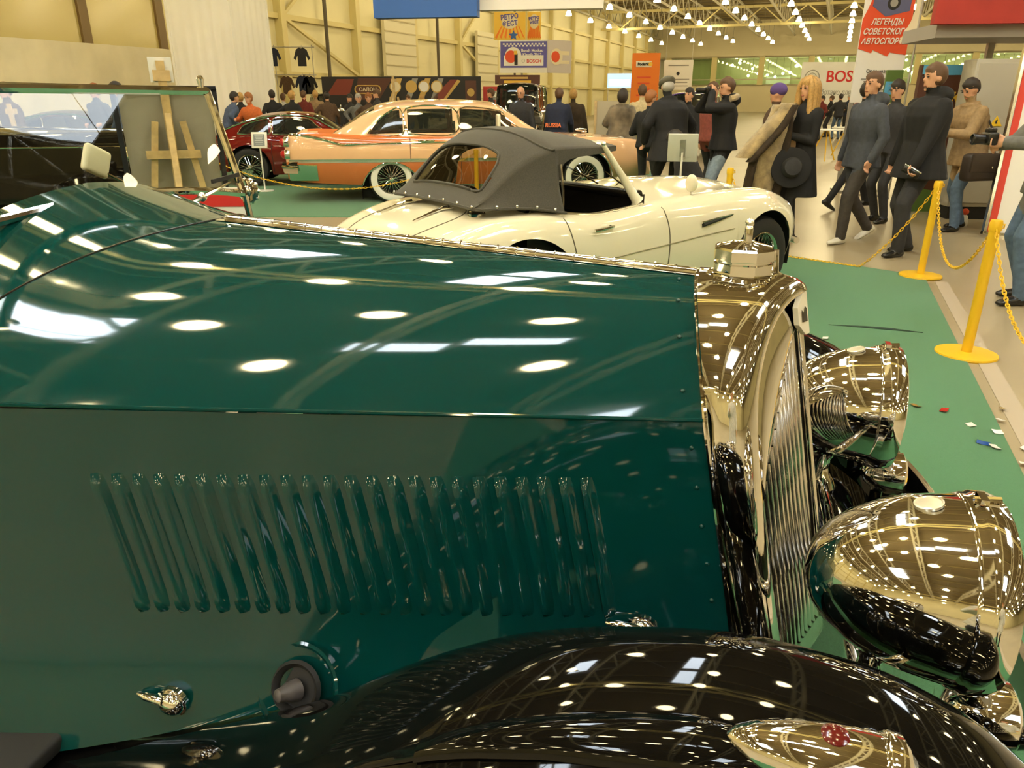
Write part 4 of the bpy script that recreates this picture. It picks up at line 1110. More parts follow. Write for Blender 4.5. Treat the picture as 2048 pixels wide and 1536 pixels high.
m = MB(); m.ball((3.15, 0.0, 1.0), (0.10, 0.015, 0.03), 8, 12); m.ball((3.2, 0, 0.97), (0.05, 0.05, 0.02), 8, 12); m.build('bonnet_ornament', chrome, sd)
# cream square mirror on the door
m = MB(); V, F = rbox((1.63, -0.93, 1.165), (0.05, 0.22, 0.20), 0.05); m.add(V, F); m.build('door_mirror', mat('mirror_cream2', (0.86, 0.80, 0.60), 0.3), sd)
m = MB(); m.tube([Vector((1.63, -0.90, 0.96)), Vector((1.63, -0.92, 1.08))], 0.012, 6); m.build('mirror_stalk', chrome, sd)

def coupe(loc, ang, paint, roof_paint, label):
    """low fastback coupe"""
    t = empty('coupe', (loc[0], loc[1], 0.008), R(ang), label, 'car')
    K = {
     'zc': [(-1.0, 0.60), (-0.9, 0.74), (-0.5, 0.82), (0.3, 0.88), (1.6, 0.90), (2.2, 0.88), (2.9, 0.78), (3.25, 0.60)],
     'zs': [(-1.0, 0.58), (-0.9, 0.72), (-0.5, 0.82), (0.1, 0.865), (0.8, 0.845), (1.6, 0.85), (2.3, 0.86), (2.9, 0.78), (3.25, 0.58)],
     'yc': [(-1.0, 0.50), (-0.6, 0.62), (0.2, 0.68), (1.6, 0.67), (2.6, 0.62), (3.25, 0.40)],
     'w': [(-1.0, 0.60), (-0.6, 0.76), (0.2, 0.83), (1.6, 0.82), (2.6, 0.78), (3.25, 0.52)],
     'zw': [(-1.0, 0.52), (0.2, 0.60), (3.25, 0.48)],
     'yb': [(-1.0, 0.55), (0, 0.74), (2.4, 0.74), (3.25, 0.45)],
     'zb': [(-1.0, 0.40), (-0.5, 0.26), (0.3, 0.20), (2.2, 0.20), (3.25, 0.34)],
    }
    A = [(0.0, 0.33, 0.385), (2.5, 0.33, 0.385)]
    x = xs_with(-1.0, 3.25, 60, A); rws = body_rows(K, x, A)
    body_part('body', rws, t, paint, cap0=True, cap1=True); wheel_wells(t, A, 0.76)
    CK = {
     'zr': [(-0.75, 0.80), (-0.4, 1.00), (0.0, 1.16), (0.35, 1.245), (0.7, 1.272), (1.0, 1.255), (1.2, 1.205), (1.45, 1.05), (1.68, 0.89)],
     'ze': [(-0.75, 0.79), (-0.4, 0.96), (0.0, 1.10), (0.35, 1.175), (0.7, 1.20), (1.0, 1.185), (1.2, 1.135), (1.45, 1.0), (1.68, 0.885)],
     'ye': [(-0.75, 0.50), (0.0, 0.52), (0.7, 0.54), (1.2, 0.54), (1.68, 0.62)],
     'yb': [(-0.75, 0.58), (0, 0.66), (1.68, 0.66)], 'zb': [(-0.75, 0.78), (0, 0.85), (1.68, 0.85)],
    }
    wq = [(-0.18, 0.90), (0.36, 0.885), (0.38, 1.145), (0.10, 1.10), (-0.10, 1.02)]
    wd = [(0.44, 0.885), (1.34, 0.885), (1.20, 1.04), (1.10, 1.13), (0.95, 1.16), (0.46, 1.15)]
    cabin_part(t, CK, lin(-0.75, 1.68, 60), [wq, wd], lambda c: (c.x > 1.16 and abs(c.y) < 0.5) or (-0.55 < c.x < -0.05 and abs(c.y) < 0.42), roof_paint, dark_glass)
    for sg in (-1, 1):
        m = MB(); m.tube([Vector((xx, sg * (interp(CK['ye'], xx) + 0.01), interp(CK['ze'], xx) + 0.012)) for xx in lin(-0.5, 1.66, 30)], 0.014, 6); m.build('drip_rail', chrome, t)
        tyre_wheel(t, (0, sg * 0.70, 0.33), 0.33, 0.16, sg, 0.215, 28); tyre_wheel(t, (2.5, sg * 0.70, 0.33), 0.33, 0.16, sg, 0.215, 28)
        p = mir([surf_line(rws, 0.62, [0.74], 0.02)[0]], sg)[0]; m = MB(); m.tube([p, p + Vector((0.16, 0, 0.004))], 0.012, 6); m.build('door_handle', chrome, t)
        m = MB(); m.tube([mir([surf_line(rws, 0.42, [z], 0.001)[0]], sg)[0] for z in lin(0.83, 0.24, 10)], 0.005, 5); m.build('door_gap', dark, t)
        m = MB(); m.lathe([(0.09, 0), (0.09, 0.03), (0.004, 0.05)], 18, (3.04, sg * 0.52, 0.64), (1, 0, 0.1)); m.build('headlamp', lens_glass, t)
        m = MB(); m.ball((-0.95, sg * 0.50, 0.66), (0.03, 0.05, 0.05), 8, 10); m.build('tail_lamp', mat('red_lens', (0.45, 0.01, 0.015)), t)
    m = MB(); m.tube([Vector((-1.02 + 0.15 * (y / 0.7) ** 2, y, 0.46)) for y in lin(-0.72, 0.72, 15)], 0.03, 8); m.build('rear_bumper', chrome, t)
    m = MB(); m.tube([Vector((3.28 - 0.2 * (y / 0.7) ** 2, y, 0.44)) for y in lin(-0.70, 0.70, 15)], 0.03, 8); m.build('front_bumper', chrome, t)
    return t
coupe((-4.78, 14.48), 6.0, maroon_paint, maroon_paint, 'dark maroon fastback coupe with wire wheels behind the pink sedan')
coupe((-9.8, 16.0), 8.0, red_paint, dark_gloss, 'bright red coupe with a black roof seen through the windscreen')
coupe((-7.7, 26.6), -60.0, red_paint, red_paint, 'small all red car among the far crowd by the white tower')

def vintage(loc, ang, paint, label, open_top=False, roof_z=1.75, s=1.0):
    """upright saloon or tourer of the twenties and thirties: x forward from the rear axle"""
    t = empty('vintage_car', (loc[0], loc[1], 0.008), R(ang), label, 'car')
    t.scale = (s, s, s)
    # bonnet, radiator
    m = MB(); rows = []
    for x in lin(1.55, 2.95, 14):
        k = (x - 1.55) / 1.4; w = 0.52 - 0.20 * k; zt = 1.21 - 0.03 * k
        rows.append([Vector((x, -w, 0.55)), Vector((x, -w, 0.90)), Vector((x, -w * 0.97, 1.05)), Vector((x, -w * 0.75, zt - 0.05)), Vector((x, -w * 0.4, zt - 0.01)), Vector((x, 0, zt)), Vector((x, w * 0.4, zt - 0.01)), Vector((x, w * 0.75, zt - 0.05)), Vector((x, w * 0.97, 1.05)), Vector((x, w, 0.90)), Vector((x, w, 0.55))])
    m.grid(rows, cap1=True); m.build('bonnet', paint, t, angle=30)
    m = MB(); m.tube([Vector((1.55, 0, 1.215)), Vector((2.95, 0, 1.185))], 0.012, 6); m.build('bonnet_hinge', chrome, t)
    for sg in (-1, 1):
        m = MB(); m.tube([Vector((1.55, sg * 0.515, 1.05)), Vector((2.95, sg * 0.315, 1.05))], 0.008, 6); m.build('bonnet_hinge', chrome, t)
    m = MB(); V, F = rbox((3.0, 0, 0.86), (0.14, 0.66, 0.70), 0.06); m.add(V, F); rs = m.build('radiator_shell', chrome, t)
    m = MB(); m.box((3.074, 0, 0.84), (0.01, 0.52, 0.54)); m.build('core', dark, rs)
    m = MB(); m.lathe([(0.05, 0), (0.05, 0.03), (0.02, 0.05), (0.012, 0.10), (0.004, 0.12)], 14, (3.0, 0, 1.20), (0, 0, 1)); m.build('filler_cap', chrome, rs)
    # body
    m = MB(); rows = []
    for x in lin(-0.95, 1.56, 20):
        k = (x + 0.95) / 2.51; w = 0.74 - 0.20 * max(0, k - 0.75) * 4 * 0.8 - 0.12 * max(0, 0.15 - k) * 6
        zt = 1.16 + 0.05 * max(0, k - 0.8) * 5
        rows.append([Vector((x, -w, 0.42)), Vector((x, -w - 0.02, 0.75)), Vector((x, -w, 1.05)), Vector((x, -w + 0.05, zt)), Vector((x, 0, zt + 0.01)), Vector((x, w - 0.05, zt)), Vector((x, w, 1.05)), Vector((x, w + 0.02, 0.75)), Vector((x, w, 0.42))])
    m.grid(rows, cap0=True); m.build('body', paint, t, angle=35)
    if not open_top:
        K = {'zr': [(-0.85, 1.2), (-0.80, 1.5), (-0.7, roof_z - 0.06), (-0.4, roof_z), (0.6, roof_z), (1.05, roof_z - 0.03), (1.15, roof_z - 0.12), (1.25, 1.2)],
             'ze': [(-0.85, 1.18), (-0.80, 1.45), (-0.7, roof_z - 0.12), (-0.4, roof_z - 0.07), (0.6, roof_z - 0.07), (1.05, roof_z - 0.09), (1.15, roof_z - 0.17), (1.25, 1.18)],
             'ye': [(-0.85, 0.62), (1.25, 0.60)], 'yb': [(-0.85, 0.68), (1.25, 0.66)], 'zb': [(-0.85, 1.16), (1.25, 1.16)]}
        wz = roof_z - 0.17
        cabin_part(t, K, lin(-0.85, 1.25, 43), [[(-0.60, 1.24), (0.0, 1.24), (0.0, wz), (-0.58, wz)], [(0.10, 1.24), (0.60, 1.24), (0.60, wz), (0.10, wz)], [(0.68, 1.24), (1.08, 1.24), (1.04, wz), (0.68, wz)]], lambda c: (c.x > 1.10 and abs(c.y) < 0.52 and c.z > 1.24) or (c.x < -0.76 and abs(c.y) < 0.4 and 1.3 < c.z < roof_z - 0.1), paint, dark_glass)
    else:
        m = MB(); m.tube([Vector((1.32, -0.58, 1.2)), Vector((1.26, -0.58, 1.52)), Vector((1.26, 0.58, 1.52)), Vector((1.32, 0.58, 1.2))], 0.014, 8); m.build('windscreen_frame', chrome, t)
        m = MB(); m.grid([[Vector((1.32 - 0.06 * k, y, 1.2 + 0.32 * k)) for y in (-0.57, 0, 0.57)] for k in (0, 1)]); m.build('windscreen_glass', glass, t)
        m = MB(); V, F = rbox((-0.6, 0, 1.24), (0.62, 1.2, 0.18), 0.08); m.add(V, F); m.build('folded_hood', softtop_mat, t)
    for sg in (-1, 1):
        for (x0, P) in ((2.75, [(-0.95, 0.34), (-0.62, 0.48), (-0.40, 0.70), (-0.1, 0.84), (0.2, 0.83), (0.40, 0.68), (0.48, 0.45)]), (0.0, [(-0.55, 0.40), (-0.44, 0.66), (-0.2, 0.82), (0.1, 0.84), (0.36, 0.68), (0.55, 0.45), (0.75, 0.34)])):
            pp = spline([(x0 + a, b, 0) for a, b in P], 24)
            m = MB(); m.grid([[Vector((p.x, sg * (0.72 + v[0]), p.y + v[1])) for v in ((-0.15, -0.10), (-0.13, -0.03), (0, 0.0), (0.13, -0.03), (0.15, -0.10))] for p in pp]); m.build('wing', paint, t, angle=60)
        m = MB(); V, F = rbox((1.25, sg * 0.76, 0.36), (1.2, 0.28, 0.04), 0.012); m.add(V, F); m.build('running_board', rubber, t)
        tyre_wheel(t, (2.75, sg * 0.72, 0.38), 0.375, 0.14, sg, 0.26, 20); tyre_wheel(t, (0, sg * 0.72, 0.38), 0.375, 0.14, sg, 0.26, 20)
        m = MB(); m.lathe([(0.01, 0), (0.08, 0.04), (0.115, 0.12), (0.12, 0.17), (0.11, 0.18), (0.004, 0.19)], 24, (2.92, sg * 0.44, 0.98), (1, 0, 0)); m.tube([Vector((3.0, sg * 0.44, 0.90)), Vector((3.0, sg * 0.44, 0.66))], 0.018, 8); m.build('headlamp', chrome, t)
        m = MB(); m.lathe([(0.004, 0), (0.03, 0.02), (0.042, 0.07), (0.004, 0.085)], 16, (2.68, sg * 0.74, 0.885), (1, 0, 0)); m.build('sidelight', chrome, t)
    m = MB()
    for sg in (-1, 1): m.bar((-0.9, sg * 0.32, 0.42), (3.2, sg * 0.32, 0.40), 0.07, 0.12)
    m.build('chassis', dark, t)
    m = MB(); m.tube([Vector((3.32 - 0.1 * (y / 0.7) ** 2, y, 0.46)) for y in lin(-0.75, 0.75, 13)], 0.028, 8); m.build('front_bumper', chrome, t)
    return t
vintage((-6.55, 7.35), 4.0, black_paint, 'black open vintage car seen through the front windscreen', open_top=True)
vintage((0.35, 24.5), -100.0, black_paint, 'boxy black vintage saloon behind the blonde visitor', roof_z=1.95)
vintage((-6.9, 29.8), -70.0, black_paint, 'black vintage saloon among the far crowd', roof_z=1.72)
vintage((5.6, 24.0), -110.0, mat('purple_paint', (0.10, 0.05, 0.30), 0.12, coat=0.5), 'purple roofed vintage saloon behind the capped man', roof_z=1.70)

# ================================================================== stanchions and chains
LINKS = {}
def stanchion(x, y, h=0.82, label='', r=0.030, z0=0.0):
    t = empty('stanchion', (x, y, z0), 0, label, 'stanchion', 'yellow barrier posts')
    m = MB(); m.lathe([(0.004, 0.0), (0.172, 0.0), (0.175, 0.006), (0.172, 0.016), (0.05, 0.022), (r, 0.024)], 40, cap=False); m.build('base', yellow_plastic, t)
    m = MB(); m.tube([(0, 0, 0.02), (0, 0, h - 0.05)], r, 20); m.build('post', yellow_plastic, t)
    m = MB(); m.lathe([(r + 0.004, h - 0.06), (r + 0.006, h - 0.02), (r, h), (0.004, h + 0.004)], 20, cap=False); m.tube([Vector((0.03, 0, h - 0.03)), Vector((0.05, 0, h - 0.025)), Vector((0.05, 0, h - 0.045)), Vector((0.03, 0, h - 0.05))], 0.005, 6); m.build('cap', yellow_plastic, t)
    return t
def chain(a, b, sag, label, step=0.030, floor=0.012, m_=None):
    a, b = Vector(a), Vector(b); L = (b - a).length
    n = max(8, int((L + sag * sag * 2.2 / L) / step)); P = []
    for i in range(n + 1):
        t = i / n; p = a.lerp(b, t); p.z -= sag * 4 * t * (1 - t); p.z = max(p.z, floor); P.append(p)
    m = MB()
    for i in range(n):
        d = (P[i + 1] - P[i]); l = d.length; d.normalize(); c = (P[i] + P[i + 1]) / 2
        u = d.cross(Vector((0, 0, 1))).normalized(); w = d.cross(u)
        if i % 2: u = w
        pts = []
        for k in range(8):
            q = 2 * math.pi * k / 8; pts.append(c + d * (math.cos(q) * (l * 0.5 + 0.007)) + u * (math.sin(q) * 0.0095))
        m.tube(pts, 0.0034, 4, closed=True)
    return tag(m.build('barrier_chain', m_ or yellow_plastic), label, 'chain', 'yellow barrier chains')
P0, P1, P2, P3 = (2.12, 2.35), (2.80, 4.30), (3.63, 6.45), (2.23, 7.79)
stanchion(*P1, label='yellow barrier post with round base, nearest to the chrome headlamps')
stanchion(*P2, label='yellow barrier post in front of the black coated man', z0=0.004)
stanchion(*P3, label='yellow barrier post behind the cream roadster bonnet', z0=0.0)
stanchion(*P0, label='yellow barrier post past the frame edge beside the green carpet')
chain((P0[0], P0[1], 0.78), (P1[0], P1[1], 0.79), 0.42, 'yellow plastic chain hanging towards the camera from the nearest post')
chain((P1[0], P1[1], 0.79), (P2[0], P2[1], 0.79), 0.45, 'yellow plastic chain slung between the two nearest posts')
chain((P2[0], P2[1], 0.79), (P3[0], P3[1], 0.79), 0.98, 'slack yellow chain trailing on the floor before the two standing men')
stanchion(-4.5, 10.9, label='yellow barrier post by the maroon coupe', z0=0.008)
stanchion(-0.5, 10.7, label='yellow barrier post between the roadster and the pink sedan', z0=0.008)
chain((-4.5, 10.9, 0.78), (-0.5, 10.7, 0.78), 0.50, 'thin yellow chain hanging before the pink sedan', step=0.045)
stanchion(2.55, 10.9, label='yellow barrier post beside the front of the pink sedan', z0=0.008)

# ================================================================== signs and easels
t = empty('sign_stand', (-4.245, 13.0, 0.008), R(-4), 'small white sign on a thin pole before the maroon coupe', 'sign')
m = MB(); m.lathe([(0.004, 0), (0.15, 0.0), (0.15, 0.012), (0.02, 0.02)], 28, cap=False); m.build('base', white_paint, t)
m = MB(); m.tube([(0, 0, 0.01), (0, 0, 0.72)], 0.013, 10); m.build('pole', white_paint, t)
m = MB(); V, F = rbox((0, 0, 0), (0.27, 0.02, 0.26), 0.03); m.X = Matrix.Translation((0, 0, 0.83)) @ Matrix.Rotation(R(-10), 4, 'X'); m.add(V, F); m.build('plate', white_paint, t)
m = MB(); m.X = Matrix.Translation((0, 0, 0.83)) @ Matrix.Rotation(R(-10), 4, 'X'); m.box((0, -0.011, 0), (0.19, 0.002, 0.19)); sh = m.build('sheet', solid('sheet_grey', (0.22, 0.24, 0.25)), t)
m = MB(); m.X = Matrix.Translation((0, 0, 0.83)) @ Matrix.Rotation(R(-10), 4, 'X')
for k in range(6): m.box((0, -0.0128, 0.075 - k * 0.028), (0.15 - 0.02 * (k % 3), 0.0015, 0.008))
m.build('printed_lines', solid('print_pale', (0.6, 0.62, 0.6)), sh)
t = empty('sign_stand', (1.97, 8.9, 0.0), R(-14), 'grey board on a slim pole seen from behind near the capped man', 'sign')
m = MB(); m.lathe([(0.004, 0), (0.14, 0.0), (0.14, 0.012), (0.02, 0.02)], 28, cap=False); m.build('base', steel, t)
m = MB(); m.tube([(0, 0, 0.01), (0, 0, 0.90)], 0.012, 10); m.build('pole', white_paint, t)
m = MB(); m.X = Matrix.Translation((0, 0.03, 0.95)) @ Matrix.Rotation(R(18), 4, 'X'); V, F = rbox((0, 0, 0), (0.34, 0.02, 0.33), 0.015); m.add(V, F); m.build('plate', solid('board_back', (0.60, 0.62, 0.55), 0.4), t)
m = MB(); m.X = Matrix.Translation((0, 0.03, 0.95)) @ Matrix.Rotation(R(18), 4, 'X'); m.box((0, -0.016, 0), (0.06, 0.014, 0.2)); m.build('bracket', steel, t)

def easel(loc, ang, H, label):
    t = empty('easel', loc, R(ang), label, 'easel')
    m = MB(); m.bar((0, 0.05, 0.30), (0, -0.06, H), 0.055, 0.03, up=(0, 1, 0)); m.build('mast', wood, t)
    for sg in (-1, 1):
        m = MB(); m.bar((sg * 0.30, 0.0, 0.0), (sg * 0.09, -0.035, H * 0.77), 0.045, 0.028, up=(0, 1, 0)); m.build('leg', wood, t)
    m = MB(); m.bar((0, -0.60, 0.0), (0, -0.09, H * 0.80), 0.04, 0.03, up=(0, 1, 0)); m.build('leg', wood, t)
    for z, w in ((H * 0.64, 0.36), (H * 0.30, 0.60)):
        m = MB(); m.bar((-w / 2, -0.05, z), (w / 2, -0.05, z), 0.03, 0.055); m.build('crossbar', wood, t)
    m = MB(); m.bar((-0.35, 0.03, H * 0.41), (0.35, 0.03, H * 0.41), 0.09, 0.03); m.build('tray', wood, t)
    m = MB(); m.bar((0, -0.02, H - 0.06), (0, -0.02, H - 0.13), 0.10, 0.11); m.build('top_clamp', wood, t)
    return t
EX, EY = -2.44, 5.55
easel((EX, EY, 0.008), 24, 1.71, 'pale wooden easel standing behind the front windscreen')
t = empty('framed_picture', (EX, EY, 0.008), R(24), 'dark framed picture on the easel seen from its grey back', 'picture')
XT = Matrix.Translation((0.0, 0.075, 0.74)) @ Matrix.Rotation(R(7), 4, 'X')
m = MB(); m.X = XT; m.box((0, 0.012, 0.40), (0.60, 0.008, 0.78)); m.build('backing', solid('grey_backing', (0.34, 0.31, 0.25), 0.8, noise=(5, 0.1)), t)
for (c, s_) in (((0, 0, 0.80), (0.68, 0.03, 0.035)), ((0, 0, 0.0), (0.68, 0.03, 0.035)), ((-0.325, 0, 0.40), (0.035, 0.03, 0.80)), ((0.325, 0, 0.40), (0.035, 0.03, 0.80))):
    m = MB(); m.X = XT; m.box(c, s_); m.build('frame_bar', solid('navy_frame', (0.012, 0.014, 0.022), 0.4), t)
m = MB(); m.X = XT; m.box((0.09, -0.018, 0.795), (0.10, 0.004, 0.03)); m.build('name_plate', mat('brass', (0.55, 0.42, 0.12), 0.3, 0.8), t)
m = MB(); m.X = XT; m.box((0.0, -0.01, 0.92), (0.15, 0.01, 0.16)); m.build('paper_note', plastic_white, t)
# white poster board with a red band and black rings behind the pillar
t = empty('poster_board', (-1.80, 4.40, 0.008), R(5), 'white poster board with red band and black rings beyond the windscreen pillar', 'poster')
m = MB(); m.box((0, 0, 0.49), (0.46, 0.03, 0.98)); m.build('board', plastic_white, t)
m = MB(); m.box((0, -0.017, 0.925), (0.46, 0.004, 0.10)); m.build('red_band', red_ink, t)
for x in (-0.16, 0.0):
    m = MB(); m.X = Matrix.Translation((x, -0.018, 0.795)) @ Matrix.Rotation(R(90), 4, 'X'); m.lathe([(0.035, 0), (0.035, 0.004), (0.072, 0.004), (0.072, 0)], 28, cap=False); m.build('printed_ring', ink, t)
m = MB(); m.box((0, 0.18, 0.3), (0.05, 0.36, 0.04)); m.box((0, 0.34, 0.15), (0.05, 0.04, 0.3)); m.build('prop', wood, t)
# foil confetti on the carpet
CONF = [(2.58, 3.06, 'red'), (2.38, 3.28, 'white'), (2.20, 3.22, 'white'), (2.28, 3.14, 'white'), (2.45, 3.12, 'red'), (2.14, 3.02, 'blue'), (2.17, 2.98, 'white'), (2.30, 2.96, 'white'), (2.43, 2.94, 'white'), (2.27, 2.80, 'blue'), (2.20, 2.82, 'white'), (2.24, 2.55, 'white'), (2.34, 2.54, 'red'), (2.12, 2.30, 'red'), (2.22, 2.28, 'red'), (2.16, 2.12, 'red'), (2.06, 3.46, 'gold'), (2.17, 3.40, 'red'), (1.92, 4.02, 'red'), (2.05, 4.60, 'white'), (2.02, 2.02, 'white'), (2.48, 3.42, 'gold')]
FOIL = {'red': mat('foil_red', (0.6, 0.03, 0.02), 0.25, 0.5), 'white': mat('foil_white', (0.85, 0.85, 0.8), 0.3, 0.2), 'blue': mat('foil_blue', (0.03, 0.12, 0.5), 0.25, 0.5), 'gold': mat('foil_gold', (0.7, 0.5, 0.1), 0.25, 0.8)}
rc = random.Random(3)
for (x, y, c) in CONF:
    a = rc.random() * 6; w, l = 0.010 + rc.random() * 0.008, 0.016 + rc.random() * 0.012
    m = MB(); m.X = Matrix.Rotation(a, 4, 'Z')
    m.grid([[Vector((w * (u - 0.5) * 2, l * (v - 0.5) * 2, 0.001 + 0.007 * abs(v - 0.4) + 0.005 * u)) for u in (0, 0.5, 1)] for v in (0, 0.5, 1)])
    m.grid([[Vector((w * (u - 0.5) * 2, l * (v - 0.5) * 2, 0.0 + 0.007 * abs(v - 0.4) + 0.005 * u)) for u in (1, 0.5, 0)] for v in (0, 0.5, 1)])
    tag(m.build('confetti_piece', FOIL[c], loc=(x, y, 0.0085)), f'{c} foil confetti piece lying on the carpet by the floor line', 'confetti', 'foil confetti on the green carpet')

# ================================================================== people
def ik(a, b, l1, l2, pole):
    a, b = Vector(a), Vector(b); d = b - a; L = min(d.length, (l1 + l2) * 0.999); d.normalize()
    x = (l1 * l1 - l2 * l2 + L * L) / (2 * L); h = math.sqrt(max(0.0, l1 * l1 - x * x))
    p = Vector(pole); p = p - d * p.dot(d); p.normalize()
    return a + d * x + p * h, a + d * L

HAIRM = {'brown': mat('hair_brown', (0.10, 0.05, 0.022), 0.6), 'dark': mat('hair_dark', (0.02, 0.014, 0.010), 0.55), 'blond': mat('hair_blond', (0.52, 0.30, 0.09), 0.55, noise=(60, 0.35)), 'grey': mat('hair_grey', (0.38, 0.36, 0.32), 0.6), 'ginger': mat('hair_ginger', (0.30, 0.11, 0.03), 0.6)}

class Fig:
    """collects closed solids; they are fused into one continuous skin by a voxel remesh"""
    def __init__(self): self.m = MB(); self.seg = []
    def cap(self, a, b, ra, rb, mi, n=10):
        a, b = Vector(a), Vector(b)
        self.m.tube([a, a.lerp(b, 0.5), b], [ra, (ra + rb) / 2, rb], n); self.m.ball(a, ra, 6, n); self.m.ball(b, rb, 6, n)
        self.seg.append((a, b, ra, rb, mi))
    def ell(self, c, r, mi, rot=None, n=12):
        self.m.ball(c, r, 8, n, rot); c = Vector(c); rr = sum(r) / 3
        self.seg.append((c, c + Vector((0, 0, 1e-3)), rr, rr, mi))
    def loft(self, secs, mi, n=16):
        """secs: (centre, half depth along e1, half width along e2, e1, e2)"""
        rows = [[c + e1 * (dx * math.cos(k * 2 * math.pi / n)) + e2 * (dy * math.sin(k * 2 * math.pi / n)) for k in range(n)] for c, dx, dy, e1, e2 in secs]
        self.m.grid(rows, cv=True, cap0=True, cap1=True)
        for s0, s1 in zip(secs[:-1], secs[1:]):
            self.seg.append((s0[0], s1[0], (s0[1] + s0[2]) / 2, (s1[1] + s1[2]) / 2, mi))
    def finish(self, name, mats, voxel, parent):
        me = self.m.mesh('raw', mats[0]); o = bpy.data.objects.new('raw', me); COL.objects.link(o)
        md = o.modifiers.new('r', 'REMESH'); md.mode = 'VOXEL'; md.voxel_size = voxel; md.use_smooth_shade = True
        dg = bpy.context.evaluated_depsgraph_get(); dg.update()
        out = bpy.data.meshes.new_from_object(o.evaluated_get(dg)); bpy.data.objects.remove(o)
        n = len(out.vertices); co = np.empty(n * 3); out.vertices.foreach_get('co', co); co = co.reshape(-1, 3)
        ne = len(out.edges); ed = np.empty(ne * 2, dtype=np.int64); out.edges.foreach_get('vertices', ed); ed = ed.reshape(-1, 2)
        cnt = np.bincount(ed.ravel(), minlength=n)[:, None].astype(float)
        for lam in (0.5, -0.4, 0.5):
            s = np.zeros_like(co); np.add.at(s, ed[:, 0], co[ed[:, 1]]); np.add.at(s, ed[:, 1], co[ed[:, 0]])
            co = co + lam * (s / np.maximum(cnt, 1) - co)
        out.vertices.foreach_set('co', co.ravel())
        nf = len(out.polygons); cen = np.empty(nf * 3); out.update(); out.polygons.foreach_get('center', cen); cen = cen.reshape(-1, 3)
        best = np.full(nf, 1e9); mi = np.zeros(nf, dtype=np.int32)
        for a, b, ra, rb, k in self.seg:
            a_, d = np.array(a), np.array(b - a); dd = max(float(d @ d), 1e-9)
            t = np.clip((cen - a_) @ d / dd, 0, 1); r = ra + (rb - ra) * t
            dist = np.linalg.norm(cen - a_ - t[:, None] * d, axis=1) / r
            w = dist < best; best[w] = dist[w]; mi[w] = k
        out.materials.clear()
        for mm in mats: out.materials.append(mm)
        out.polygons.foreach_set('material_index', mi); out.polygons.foreach_set('use_smooth', [True] * nf); out.update()
        out.name = name
        return link_mesh(name, out, parent)

